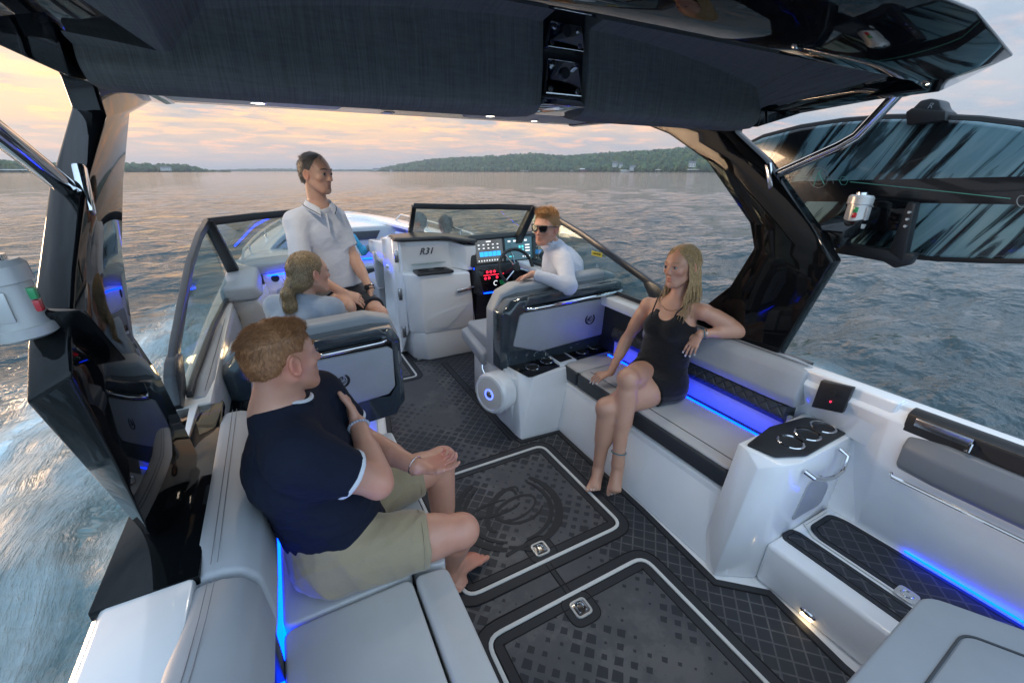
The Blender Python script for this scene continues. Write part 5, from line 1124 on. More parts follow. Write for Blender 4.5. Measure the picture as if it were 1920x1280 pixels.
# ================================================================ wakeboard in the rack
wb = empty('wakesurf_board', PX(1650, 350, 2.62), 'long teal and black marbled wakesurf board held in the rack on the right', 'surfboard')
def boardmat():
    m, t, b = newmat('marbled_board'); L = t.links.new
    tc = t.nodes.new('ShaderNodeTexCoord'); mp = N(t, 'ShaderNodeMapping'); L(tc.outputs['Object'], mp.inputs[0])
    mp.inputs['Rotation'].default_value = (R(-28), 0, 0); mp2 = N(t, 'ShaderNodeMapping'); L(mp.outputs[0], mp2.inputs[0]); mp2.inputs['Scale'].default_value = (1, 11, 1.2); mp = mp2
    w = N(t, 'ShaderNodeTexNoise', Scale=1.0, Detail=10, Roughness=.60, Distortion=.9); L(mp.outputs[0], w.inputs['Vector'])
    r = ramp(t, [(.43, (.006, .009, .011)), (.475, (.03, .06, .072)), (.505, (.14, .25, .28)), (.75, (.25, .38, .41))]); L(w.outputs[0], r.inputs[0])
    sp = t.nodes.new('ShaderNodeSeparateXYZ'); L(tc.outputs['Object'], sp.inputs[0])
    a = mathn(t, 'ABSOLUTE', mathn(t, 'ADD', mathn(t, 'SUBTRACT', sp.outputs[2], -.02), mathn(t, 'MULTIPLY', sp.outputs[1], .04)))
    band_ = mathn(t, 'LESS_THAN', a, .052)
    L(mixc(t, band_, r.outputs[0], (.008, .009, .011)), b.inputs['Base Color']); b.inputs['Roughness'].default_value = .22; b.inputs['Coat Weight'].default_value = .5
    return m
M['board'] = boardmat()
bo = Vector(wb.location)
def bpt(px, py): v = PX(px, py, 2.62); return v
out_t = [(1400, 272), (1430, 258), (1500, 240), (1580, 228), (1660, 222), (1750, 221), (1840, 226), (1920, 236)]
out_b = [(1920, 487), (1840, 486), (1760, 483), (1700, 478), (1640, 472), (1560, 448), (1490, 400), (1430, 330), (1404, 290)]
T = [bpt(*q) for q in out_t]; B_ = [bpt(*q) for q in out_b]
e1 = T[-1] + (T[-1] - T[-2]) * 3 + Vector((0, 0, -.06)); e2 = B_[0] + (B_[0] - B_[1]) * 3 + Vector((0, 0, .05)); nose = (e1 + e2) / 2 + Vector((0, -.18, 0))
ring0 = T + [e1, nose, e2] + B_
ctr = sum(ring0, Vector()) / len(ring0)
def insr(k, dx): return [ctr + (p - ctr) * k + Vector((dx, 0, 0)) for p in ring0]
bd = MB(); L3 = [insr(.93, -.030), insr(.975, -.026), insr(1, -.006), insr(1, .006), insr(.97, .026), insr(.92, .03)]
bd.loft([[tuple(p - Vector((0, 0, 0))) for p in r_] for r_ in L3])
bdo = MB(); bdo.v = [tuple(Vector(v) - bo) for v in bd.v]; bdo.f = bd.f; bdo.m = bd.m
o = bdo.build('board_body', 'board', None, ang=60); o.parent = wb
# dark rim
rm = MB().tube([p - bo for p in insr(.992, 0)], .020, 8, closed=True).build('rail', 'rubber', None); rm.parent = wb
M['mint'] = pmat('mint_line', (.12, .45, .34), .4)
M['printgrey'] = pmat('print_grey', (.28, .30, .30), .5)
def dec(path, r, mt, nm='stripe', closed=False):
    m = MB().tube([bpt(*q) - bo + Vector((-.0315, 0, 0)) for q in path], r, 4, closed=closed); o = m.build(nm, mt, None); o.parent = wb
dec([(1600, 341), (1760, 357), (1900, 372)], .0013, 'mint')
dec([(1490, 329), (1592, 339)], .0006, 'mint')
def ringdec(cx, cy, r, rad, mt, n=18, nm='emblem'): dec([(cx + r * math.cos(a), cy + r * 1.05 * math.sin(a)) for a in np.linspace(0, 2 * math.pi, n + 1)[:-1]], rad, mt, nm, True)
ringdec(1541, 333, 18, .0011, 'printgrey'); ringdec(1541, 333, 12, .0007, 'printgrey'); ringdec(1588, 339, 8, .001, 'mint', 6, 'hexagon_badge'); ringdec(1482, 328, 8, .0008, 'printgrey', nm='small_badge'); ringdec(1922, 377, 10, .0016, 'printgrey', nm='round_badge')
dec([(1532, 348), (1538, 330), (1546, 318)], .002, 'mint', 'emblem_mark'); dec([(1541, 322), (1546, 335), (1552, 346)], .002, 'mint', 'emblem_mark')
for k in range(5): dec([(1503, 318 + k * 6), (1518, 319.5 + k * 6)], .0005, 'printgrey', 'print_line')
dec([(1565, 328), (1569, 344)], .0009, 'printgrey', 'script_mark'); dec([(1563, 336), (1572, 334)], .0009, 'printgrey', 'script_mark')
# clamp at the top of the board
cm = node('board_clamp', (2.62, 1.05, 2.0), 'black clamp gripping the top edge of the board')
q = [PX(px, py, 2.62) for px, py in ((1712, 236), (1710, 212), (1722, 204), (1736, 190), (1756, 186), (1772, 190), (1776, 204), (1785, 210), (1784, 228), (1760, 232))]
MB().skin([p + Vector((-.055, 0, 0)) for p in q], [p + Vector((.05, 0, 0)) for p in q]).build('clamp_body', 'satin', cm, bevel=.008, seg=2)
MB().skin([p + Vector((-.062, 0, 0)) for p in q[:3] + q[7:9]], [p + Vector((.055, 0, 0)) for p in q[:3] + q[7:9]]).build('clamp_jaw', 'rubber', cm, bevel=.005)
c_ = PX(1744, 199, 2.562); text('lettering', 'R', .030, c_, (0, -1, -.05), (0, 0, 1), 'printgrey', cm, depth=.001, shear=.3)
# ================================================================ PEOPLE: smooth-blended signed distance bodies turned into one continuous mesh each
def nrm(v): v = np.asarray(v, float); return v / (np.linalg.norm(v) + 1e-9)
A3 = lambda *v: np.array(v, float)
class Field:
    def __init__(s): s.p = []
    def cone(s, a, b, r1, r2, k=.02, flat=0, neg=False):       # tapered capsule; flat=1 cuts the far end square
        s.p.append(('c', A3(*a), A3(*b), r1, r2, k, flat, neg)); return s
    def ell(s, c, r, ax=None, k=.02, neg=False):               # ellipsoid; ax rows are its axes
        s.p.append(('e', A3(*c), A3(*r), np.eye(3) if ax is None else np.array(ax, float), k, neg)); return s
    def sweep(s, a, b, ra, rb, U, k=.03, flat=0):              # oval section swept from a to b; ra, rb = (half width along U, half depth)
        s.p.append(('s', A3(*a), A3(*b), ra, rb, nrm(U), k, flat)); return s
    def chain(s, pts, rs, k=.02):
        for i in range(len(pts) - 1): s.cone(pts[i], pts[i + 1], rs[i], rs[i + 1], k)
        return s
    def bounds(s):
        lo, hi = [], []
        for p in s.p:
            if p[0] == 'e':
                if p[5]: continue
                m = max(p[2]); lo.append(p[1] - m); hi.append(p[1] + m)
            else:
                m = (max(p[3], p[4]) if p[0] == 'c' else max(*p[3], *p[4]))
                if p[0] == 'c' and p[7]: continue
                lo += [np.minimum(p[1], p[2]) - m]; hi += [np.maximum(p[1], p[2]) + m]
        return np.min(lo, 0) - .03, np.max(hi, 0) + .03
    def mesh(s, h=.006, disp=None, cuts=(), smooth=2):
        lo, hi = s.bounds(); n = np.ceil((hi - lo) / h).astype(int) + 1
        ax = [lo[i] + h * np.arange(n[i]) for i in range(3)]
        F = np.full(n, .06, np.float32)
        def sl(l, u):
            i0 = np.clip(((l - lo) / h).astype(int), 0, n - 1); i1 = np.clip(((u - lo) / h).astype(int) + 2, 1, n)
            return tuple(slice(a, b) for a, b in zip(i0, i1))
        for p in s.p:
            if p[0] == 'e':
                _, c, r, E, k, neg = p; m = max(r) + k * 1.5 + .02; q = sl(c - m, c + m)
            elif p[0] == 'c':
                _, a, b, r1, r2, k, flat, neg = p; m = max(r1, r2) + k * 1.5 + .02; q = sl(np.minimum(a, b) - m, np.maximum(a, b) + m)
            else:
                _, a, b, ra, rb, U, k, flat = p; neg = False; m = max(*ra, *rb) + k * 1.5 + .02; q = sl(np.minimum(a, b) - m, np.maximum(a, b) + m)
            X, Y, Z = [ax[i][q[i]].astype(np.float32) for i in range(3)]
            X, Y, Z = X[:, None, None], Y[None, :, None], Z[None, None, :]
            if p[0] == 'e':
                x, y, z = X - c[0], Y - c[1], Z - c[2]
                L = np.sqrt(sum(((x * E[i][0] + y * E[i][1] + z * E[i][2]) / r[i]) ** 2 for i in range(3)))
                L2 = np.sqrt(sum(((x * E[i][0] + y * E[i][1] + z * E[i][2]) / r[i] ** 2) ** 2 for i in range(3)))
                d = L * (L - 1) / np.maximum(L2, 1e-6)
            else:
                ab = b - a; l2 = float(ab @ ab) + 1e-12
                x, y, z = X - a[0], Y - a[1], Z - a[2]
                t0 = (x * ab[0] + y * ab[1] + z * ab[2]) / l2; t = np.clip(t0, 0, 1)
                x, y, z = x - t * ab[0], y - t * ab[1], z - t * ab[2]
                if p[0] == 'c':
                    d = np.sqrt(x * x + y * y + z * z) - (r1 + (r2 - r1) * t)
                else:
                    W = nrm(ab); U2 = nrm(U - W * (U @ W)); V = np.cross(W, U2)
                    ru = ra[0] + (rb[0] - ra[0]) * t; rv = ra[1] + (rb[1] - ra[1]) * t
                    u, v, w = x * U2[0] + y * U2[1] + z * U2[2], x * V[0] + y * V[1] + z * V[2], x * W[0] + y * W[1] + z * W[2]
                    rw = np.minimum(ru, rv)
                    L = np.sqrt((u / ru) ** 2 + (v / rv) ** 2 + (w / rw) ** 2); L2 = np.sqrt((u / ru ** 2) ** 2 + (v / rv ** 2) ** 2 + (w / rw ** 2) ** 2)
                    d = L * (L - 1) / np.maximum(L2, 1e-6)
                if flat & 1: d = np.maximum(d, (t0 - 1) * math.sqrt(l2))
                if flat & 2: d = np.maximum(d, -t0 * math.sqrt(l2))
            G = F[q]
            if neg:
                hh = np.clip(.5 - .5 * (G + d) / k, 0, 1); F[q] = G + (-d - G) * hh + k * hh * (1 - hh)
            else:
                hh = np.clip(.5 + .5 * (G - d) / k, 0, 1); F[q] = G + (d - G) * hh - k * hh * (1 - hh)
        X, Y, Z = ax[0][:, None, None], ax[1][None, :, None], ax[2][None, None, :]
        if disp is not None: F = F + disp(X, Y, Z).astype(np.float32)
        for c, nn in cuts:
            F = np.maximum(F, (X - c[0]) * nn[0] + (Y - c[1]) * nn[1] + (Z - c[2]) * nn[2]).astype(np.float32)
        for i in range(3):      # close the field at the border
            F[tuple(0 if j == i else slice(None) for j in range(3))] = .05; F[tuple(-1 if j == i else slice(None) for j in range(3))] = .05
        return nets(F, lo, h, smooth)
def nets(F, lo, h, smooth):
    S = F < 0; n = S.shape
    c = np.zeros([k - 1 for k in n], np.int8)
    for dx in (0, 1):
        for dy in (0, 1):
            for dz in (0, 1): c += S[dx:n[0] - 1 + dx, dy:n[1] - 1 + dy, dz:n[2] - 1 + dz]
    idx = np.argwhere((c > 0) & (c < 8)); ID = np.full(c.shape, -1, np.int32); ID[tuple(idx.T)] = np.arange(len(idx))
    P = np.zeros((len(idx), 3)); Wt = np.zeros(len(idx))
    cor = [(a, b, d) for a in (0, 1) for b in (0, 1) for d in (0, 1)]
    for i, a in enumerate(cor):
        for b in cor[i + 1:]:
            if sum(abs(x - y) for x, y in zip(a, b)) != 1: continue
            fa = F[idx[:, 0] + a[0], idx[:, 1] + a[1], idx[:, 2] + a[2]]; fb = F[idx[:, 0] + b[0], idx[:, 1] + b[1], idx[:, 2] + b[2]]
            m = (fa < 0) != (fb < 0); t = np.where(m, fa / np.where(m, fa - fb, 1), 0)
            P += m[:, None] * (np.array(a) + t[:, None] * (np.array(b) - np.array(a))); Wt += m
    V = (idx + P / np.maximum(Wt, 1)[:, None]) * h + lo
    Q = []
    for d in range(3):
        e1, e2 = [k for k in range(3) if k != d]
        sa = tuple(slice(0, -1) if k == d else slice(1, -1) for k in range(3)); sb = tuple(slice(1, None) if k == d else slice(1, -1) for k in range(3))
        A, B = S[sa], S[sb]; ch = np.argwhere(A != B)
        if not len(ch): continue
        base = ch.copy(); base[:, e1] += 1; base[:, e2] += 1
        def at(o1, o2):
            q = base.copy(); q[:, e1] -= o1; q[:, e2] -= o2; return ID[tuple(q.T)]
        q = np.stack([at(1, 1), at(0, 1), at(0, 0), at(1, 0)], -1)
        fl = A[tuple(ch.T)]; flip = fl if d != 1 else ~fl
        q[~flip] = q[~flip][:, ::-1]; Q.append(q)
    Q = np.vstack(Q); Q = Q[(Q >= 0).all(1)]
    E = np.vstack([Q[:, [0, 1]], Q[:, [1, 2]], Q[:, [2, 3]], Q[:, [3, 0]]])
    for _ in range(smooth):
        acc = np.zeros_like(V); cnt = np.zeros(len(V))
        np.add.at(acc, E[:, 0], V[E[:, 1]]); np.add.at(cnt, E[:, 0], 1); np.add.at(acc, E[:, 1], V[E[:, 0]]); np.add.at(cnt, E[:, 1], 1)
        V = V * .45 + .55 * acc / np.maximum(cnt, 1)[:, None]
    return V, Q
def skinmat(name, base):
    m, t, b = newmat(name); L = t.links.new
    at = t.nodes.new('ShaderNodeVertexColor'); at.layer_name = 'tint'
    n = N(t, 'ShaderNodeTexNoise', Scale=60, Detail=5, Roughness=.7); L(objco(t), n.inputs['Vector'])
    n3 = N(t, 'ShaderNodeTexNoise', Scale=14, Detail=4, Roughness=.6); L(objco(t), n3.inputs['Vector']); n = type('o', (), {'outputs': [mathn(t, 'MULTIPLY_ADD', n3.outputs[0], .6, mathn(t, 'MULTIPLY', n.outputs[0], .4))]})
    r = ramp(t, [(.32, (.98, .92, .91)), (.5, (1, 1, 1)), (.68, (1.02, 1.04, 1.05))]); L(n.outputs[0], r.inputs[0])
    L(mixc(t, 1.0, mixc(t, 1.0, (*base,), at.outputs[0], 'MULTIPLY'), r.outputs[0], 'MULTIPLY'), b.inputs['Base Color'])
    b.inputs['Roughness'].default_value = .42; b.inputs['Coat Weight'].default_value = .06; b.inputs['Coat Roughness'].default_value = .3; b.inputs['Subsurface Weight'].default_value = .18; b.inputs['Subsurface Radius'].default_value = (1, .35, .2); b.inputs['Subsurface Scale'].default_value = .012
    n2 = N(t, 'ShaderNodeTexNoise', Scale=420, Detail=3); L(objco(t), n2.inputs['Vector']); addbump(t, b, n2.outputs[0], .16, .002)
    return m
def clothmat(name, col, weave=900, vary=.05, sheen=.3, folds=0):
    m, t, b = newmat(name); L = t.links.new
    n = N(t, 'ShaderNodeTexNoise', Scale=9, Detail=6, Roughness=.6); L(objco(t), n.inputs['Vector'])
    r = ramp(t, [(.3, tuple(c * (1 - vary) for c in col)), (.7, tuple(c * (1 + vary) for c in col))]); L(n.outputs[0], r.inputs[0]); L(r.outputs[0], b.inputs['Base Color'])
    b.inputs['Roughness'].default_value = .85; b.inputs['Sheen Weight'].default_value = sheen; b.inputs['Specular IOR Level'].default_value = .25
    w = N(t, 'ShaderNodeTexNoise', Scale=weave, Detail=2); L(objco(t), w.inputs['Vector'])
    c = N(t, 'ShaderNodeTexNoise', Scale=16, Detail=4, Roughness=.55, Distortion=.8); L(objco(t, (1, 1, 2.0)), c.inputs['Vector'])
    addbump(t, b, mathn(t, 'ADD', mathn(t, 'MULTIPLY', w.outputs[0], .04), mathn(t, 'MULTIPLY', c.outputs[0], .9)), .35, .012)
    return m
def hairmat(name, a, c):
    m, t, b = newmat(name); L = t.links.new
    n = N(t, 'ShaderNodeTexNoise', Scale=190, Detail=3, Roughness=.6); L(objco(t, (1, 1, .35)), n.inputs['Vector'])
    r = ramp(t, [(.25, a), (.75, c)]); L(n.outputs[0], r.inputs[0]); L(r.outputs[0], b.inputs['Base Color']); b.inputs['Roughness'].default_value = .45; b.inputs['Specular IOR Level'].default_value = .4
    n2 = N(t, 'ShaderNodeTexNoise', Scale=300, Detail=2); L(objco(t, (1, 1, .2)), n2.inputs['Vector']); addbump(t, b, n2.outputs[0], .5, .004)
    return m
M['eye'] = pmat('eye_white', (.40, .37, .35), .2, coat=.3); M['iris'] = pmat('iris', (.02, .028, .035), .1, coat=.5); M['nail'] = pmat('white_nail_polish', (.72, .72, .74), .2, coat=.6)
class Frame:        # head frame: f forward, u up, r to the person's right
    def __init__(s, c, f, u):
        s.c = A3(*c); s.f = nrm(f); s.u = nrm(A3(*u) - s.f * (A3(*u) @ s.f)); s.r = np.cross(s.f, s.u); s.k = 1.0
    def __call__(s, r, f, u): return s.c + (s.r * r + s.f * f + s.u * u) * s.k
    def ax(s): return [s.r, s.f, s.u]
def head(F, H, male=True, chin=0, nose=1.0, ears=True):
    k = H.k; j = 1.0 if male else .93; e = lambda c, r, kk=.015, neg=False: F.ell(H(*c), A3(*r) * k, H.ax(), kk * k, neg)
    e((0, -.012, .025), (.074, .094, .094)); e((0, .022, .005), (.066, .072, .085))
    e((0, .030, -.052), (.052 * j, .056, .056)); e((0, .052, -.088), (.030 * j, .030, .026))
    for s in (1, -1):
        F.cone(H(s * .054 * j, -.005, -.045), H(s * .022, .058, -.092), .020 * k, .018 * k, .02 * k)
        F.cone(H(s * .010, .082, .026), H(s * .048, .066, .022), .010 * k, .009 * k, .012 * k)
        e((s * .042, .058, -.022), (.020, .018, .017), .015)
        e((s * .031, .094, .004), (.017, .016, .011), .010, True)
        e((s * .031, .0735, .003), (.0148, .0138, .0125), .004)
        F.cone(H(s * .016, .0865, .0105), H(s * .046, .078, .0085), .0032 * k, .003 * k, .004 * k)      # upper lid
        if ears:
            F.chain([H(s * (.0795 + .004 * (math.cos(a) < 0)), -.008 + .0165 * math.cos(a), -.006 + .0275 * math.sin(a) - .004 * (math.cos(a) > 0)) for a in np.linspace(-1.9, 3.6, 10)][::-1], [.0034 * k] * 10, .004 * k)
            F.ell(H(s * .075, -.010, -.010), A3(.008, .017, .029) * k, [nrm(H.r + H.f * .35 * s), nrm(H.f - H.r * .35 * s), H.u], .008 * k)
            F.ell(H(s * .086, -.004, -.004), A3(.006, .010, .018) * k, [nrm(H.r + H.f * .35 * s), nrm(H.f - H.r * .35 * s), H.u], .005 * k, True)
        F.cone(H(s * .010, .099, -.030), H(s * .011, .094, -.032), .007 * k, .006 * k, .006 * k)
    F.cone(H(0, .081, .014), H(0, .1045, -.0285), .0075 * k, .0105 * k * nose, .009 * k)
    F.cone(H(-.020, .0775, -.0575), H(.020, .0775, -.0575), .0045 * k, .0045 * k, .007 * k); F.cone(H(-.010, .0845, -.0565), H(.010, .0845, -.0565), .0052 * k, .0052 * k, .007 * k)
    F.cone(H(-.011, .0825, -.0690), H(.011, .0825, -.0690), .0066 * k, .0066 * k, .007 * k)
    e((0, .0935, -.0625), (.021, .011, .0018), .002, True); e((0, .094, -.0815), (.016, .008, .006), .008, True)
    e((0, .070, -.098), (.018, .016, .016), .012)
def eyes(H, par, look=(0, 0), iris='iris'):
    k = H.k
    for s in (1, -1):
        c = H(s * .031, .0762, .0024); d = nrm(H.f + H.r * look[0] + H.u * look[1])
        m = MB().lathe([(.0125 * k * math.sin(a), .0125 * k * math.cos(a)) for a in np.linspace(math.pi, 0, 11)], c, d, 14); m.m = [0] * len(m.m)
        m.lathe([(0, .0131 * k), (.0064 * k, .0122 * k), (.0068 * k, .0108 * k)], c, d, 12, 1)
        m.build('eye', ['eye', iris], par, ang=80)
        MB().tube([Vector(H(s * .0175, .0855, .0045)), Vector(H(s * .026, .0895, .0088)), Vector(H(s * .036, .0885, .0088)), Vector(H(s * .0455, .0815, .0045))], [.0008, .0013, .0015, .0008], 5).build('eyelashes', 'rubber', par)
def tintof(o, spots, base=(1, 1, 1)):
    me = o.data; n = len(me.vertices); V = np.empty(n * 3, np.float32); me.vertices.foreach_get('co', V); V = V.reshape(-1, 3)
    C = np.ones((n, 4), np.float32); C[:, :3] = base
    for c, r, col in spots:
        w = np.exp(-(((V - np.array(c, np.float32)) ** 2).sum(1)) / (r * r))[:, None]; C[:, :3] = C[:, :3] * (1 - w) + np.array(col) * w
    at = me.color_attributes.new('tint', 'FLOAT_COLOR', 'POINT'); at.data.foreach_set('color', C.ravel())
def facespots(H, male=True):
    k = H.k; s = [(H(0, .088, -.063), .013 * k, (.92, .66, .62) if male else (.92, .52, .52)), (H(0, .106, -.026), .014 * k, (1.05, .80, .76))]
    for q in (1, -1): s += [(H(q * .045, .06, -.025), .020 * k, (1.04, .90, .87)), (H(q * .080, -.008, -.008), .025 * k, (1.12, .80, .74))]
    return s
def hand(F, w, d, pn, side=1, curl=(.3, .35, .4, .5), thumb=.5, size=1.0, spread=.06, nails=None):
    """w wrist, d towards the fingers, pn palm normal (out of the palm), side +1 thumb towards cross(d, pn)."""
    d = nrm(d); pn = nrm(A3(*pn) - d * (A3(*pn) @ d)); lt = np.cross(d, pn) * side; w = A3(*w); z = size
    c = w + d * .045 * z
    F.sweep(w + d * .010 * z, w + d * .085 * z, (.027 * z, .015 * z), (.040 * z, .0125 * z), lt, .012)
    F.cone(w + d * .025 * z + lt * .018 * z + pn * .008 * z, w + d * .05 * z + lt * .03 * z + pn * .006 * z, .014 * z, .012 * z, .012)
    tips = []
    for i, (o, L, r) in enumerate(((.031, .070, .0086), (.010, .079, .0088), (-.011, .073, .0084), (-.031, .058, .0074))):
        base = w + d * (.088 - (.004 if i in (0, 2) else 0) - (.012 if i == 3 else 0)) * z + lt * o * z
        fd = nrm(d + lt * (o / .031) * spread); cu = curl[i]; p = base; pts = [p]; a = 0
        for seg, fr in ((.45, .55), (.31, .9), (.24, .75)):
            a += cu * fr; q = fd * math.cos(a) + pn * math.sin(a); p = p + q * L * seg * z; pts.append(p)
        F.chain(pts, [r * z, r * .95 * z, r * .86 * z, r * .72 * z], .004); tips.append((pts[-1], q, pn * math.cos(a) - fd * math.sin(a)))
    tb = w + d * .028 * z + lt * .026 * z + pn * .006 * z; td = nrm(d * .75 + lt * .75 + pn * thumb * .6); t1 = tb + td * .034 * z; td2 = nrm(td + d * .35 + pn * thumb * .5); t2 = t1 + td2 * .030 * z; td3 = nrm(td2 + d * .2); t3 = t2 + td3 * .022 * z
    F.chain([tb, t1, t2, t3], [.0125 * z, .0105 * z, .0100 * z, .0080 * z], .006); tips.append((t3, td3, -lt * 0 + pn * .5))
    return tips
def foot(F, an, toe, upv=(0, 0, 1), size=1.0, side=1):
    an, toe = A3(*an), A3(*toe); f = nrm(toe - an - A3(*upv) * ((toe - an) @ A3(*upv))); u = nrm(A3(*upv)); lt = np.cross(f, u) * side; z = size
    heel = an - f * .045 * z - u * .055 * z
    F.cone(heel, an - u * .02 * z, .030 * z, .034 * z, .02)
    F.sweep(an - u * .045 * z, toe - f * .045 * z - u * .0 * z + u * .004, (.034 * z, .030 * z), (.044 * z, .017 * z), lt, .02)
    F.cone(an + f * .02 * z - u * .01, toe - f * .05 * z + u * .008 * z, .030 * z, .016 * z, .02)
    F.cone(heel, toe - f * .05 * z, .026 * z, .018 * z, .02)
    tips = []
    for i, (o, L, r) in enumerate(((.030, .040, .0135), (.011, .036, .0095), (-.004, .032, .009), (-.018, .027, .0085), (-.031, .021, .0082))):
        b = toe - f * (.050 + .004 * i) * z + lt * o * z * 1.05; e = b + f * (L + .006) * z + lt * o * .12 * z - u * .004 * z
        F.chain([b, (b + e) / 2 + u * .004 * z, e], [r * z, r * .92 * z, r * .9 * z], .005); tips.append((e, f, u))
    return tips
def arm(F, sh, el, wr, g=1.0, fl=0):
    sh, el, wr = A3(*sh), A3(*el), A3(*wr)
    F.cone(sh, el, .049 * g, .038 * g, .02); F.cone(sh * .7 + el * .3, sh * .4 + el * .6, .049 * g, .044 * g, .02)
    F.cone(el, wr, .038 * g, .0255 * g, .018); F.cone(el * .85 + wr * .15, el * .5 + wr * .5, .041 * g, .034 * g, .02)
def leg_(F, hip, kn, an, g=1.0):
    hip, kn, an = A3(*hip), A3(*kn), A3(*an); v = nrm(np.cross(kn - hip, an - kn)); back = nrm(np.cross(v, an - kn)); back = back if back @ (hip - kn) > 0 else -back
    F.cone(hip, kn, .086 * g, .055 * g, .03); F.cone(hip * .6 + kn * .4, hip * .25 + kn * .75, .078 * g, .064 * g, .03)
    F.cone(kn, an, .049 * g, .0305 * g, .02); F.cone(kn * .82 + an * .18 + back * .012, kn * .5 + an * .5 + back * .012, .052 * g, .044 * g, .03)
    F.ell(kn + nrm(kn - hip) * .016 - back * .012, A3(.036, .036, .042) * g, None, .035)
def folds(seed, amp=.003, s=(38, 30, 26)):
    r = np.random.default_rng(seed); T = [(r.normal(0, 1, 3) * A3(*s), r.uniform(0, 6.28), r.uniform(.4, 1)) for _ in range(7)]
    def f(X, Y, Z):
        o = 0
        for w, ph, a in T: o = o + a * (.3 - 1.9 * (1 - np.abs(np.sin(.5 * (w[0] * X + w[1] * Y + w[2] * Z) + ph + 1.3 * np.sin(9 * X + 7 * Z + ph) + 1.0 * np.sin(11 * Y - 6 * Z)))) ** 2)
        return o * amp / 3.5
    return f
def strands(name, par, mt, roots, dirs, nrms, length, width, seg=4, curve=.3, jit=.25, seed=0, grav=0):
    r = np.random.default_rng(seed); n = len(roots); L = length * r.uniform(.65, 1.15, n)[:, None]; D = dirs + r.normal(0, jit, (n, 3)); D /= np.linalg.norm(D, axis=1, keepdims=True)
    S = np.cross(D, nrms); S /= np.linalg.norm(S, axis=1, keepdims=True) + 1e-9; T = np.cross(S, D); P = roots.copy(); V = []
    for k in range(seg + 1):
        w = width * (1 - (k / seg) ** 1.5 * .9)
        for a in (0, 2.094, 4.189): V.append(P + (S * math.cos(a) + T * math.sin(a)) * w)
        Dk = D - nrms * curve * (k / seg) + A3(0, 0, -grav) * (k / seg); Dk /= np.linalg.norm(Dk, axis=1, keepdims=True); P = P + Dk * L / seg
    V = np.array(V).transpose(1, 0, 2); m = 3 * (seg + 1); Fq = []
    for k in range(seg):
        for j in range(3): Fq.append([k * 3 + j, k * 3 + (j + 1) % 3, (k + 1) * 3 + (j + 1) % 3, (k + 1) * 3 + j])
    FF = (np.array(Fq)[None] + (np.arange(n) * m)[:, None, None]).reshape(-1, 4)
    return V.reshape(-1, 3), FF
def hairfit(name, par, mt, H, shellfn, keep, n, flow, length, width, h=.004, lift=.35, jit=.2, curve=.35, seed=1, disp=None, grav=0, cuts=()):
    """shell mesh plus rooted strands in one hair object; keep(r,f,u arrays) selects where strands grow."""
    F = Field(); shellfn(F); V, Q = F.mesh(h, disp=disp, smooth=1, cuts=cuts)
    tri = V[Q]; nm = np.cross(tri[:, 2] - tri[:, 0], tri[:, 3] - tri[:, 1]); nm /= np.linalg.norm(nm, axis=1, keepdims=True) + 1e-9; c = tri.mean(1)
    if ((c - H.c) * nm).sum() < 0: nm = -nm
    q = (c - H.c) / H.k; l = np.stack([q @ H.r, q @ H.f, q @ H.u], 1)
    ok = np.where(keep(l[:, 0], l[:, 1], l[:, 2]))[0]; r = np.random.default_rng(seed); pick = r.choice(ok, n)
    roots = c[pick] + r.normal(0, h * .5, (n, 3)) - nm[pick] * .002; N_ = nm[pick]; fl = flow(l[pick]); D = fl[:, :1] * H.r + fl[:, 1:2] * H.f + fl[:, 2:] * H.u
    D = D - N_ * (D * N_).sum(1, keepdims=True) * .85; D /= np.linalg.norm(D, axis=1, keepdims=True) + 1e-9; D = D + N_ * lift
    lg = length(l[pick]) if callable(length) else length
    V2, Q2 = strands(name, None, None, roots, D, N_, lg, width, jit=jit, curve=curve, seed=seed, grav=grav)
    lt_ = bpy.data.materials.get(mt.name + '_strand')
    if lt_ is None:
        lt_ = mt.copy(); lt_.name = mt.name + '_strand'
        for nd in lt_.node_tree.nodes:
            if nd.type == 'VALTORGB':
                for el in nd.color_ramp.elements: el.color = [min(1, c * 1.45) for c in el.color[:3]] + [1]
    o = fromnp(name, np.vstack([V, V2]), np.vstack([Q, Q2 + len(V)]), [mt, lt_], par)
    mi = np.zeros(len(Q) + len(Q2), np.int32); mi[len(Q):] = np.random.default_rng(seed).integers(0, 2, len(Q2) // 12).repeat(12); o.data.polygons.foreach_set('material_index', mi); return o
def ringtube(par, name, c, d, r, t, mt, u2=None, squash=1.0):
    d = Vector(d).normalized(); u = d.orthogonal().normalized() if u2 is None else (Vector(u2) - d * Vector(u2).dot(d)).normalized(); w = d.cross(u); c = Vector(c)
    return MB().tube([c + u * r * math.cos(a) + w * r * squash * math.sin(a) for a in np.linspace(0, 2 * math.pi, 29)[:-1]], t, 6, closed=True).build(name, mt, par)
def person(loc, label, grp='people aboard the boat'): return empty('person', loc, label, 'person', grp)
def put(par, name, F, mt, h, disp=None, cuts=(), spots=None, base=(1, 1, 1), smooth=2):
    V, Q = F.mesh(h, disp, cuts, smooth); o = fromnp(name, V, Q, mt, par)
    if spots is not None: tintof(o, spots, base)
    return o
M['shade'] = pmat('dark_lens', (.01, .01, .012), .06, coat=.6)
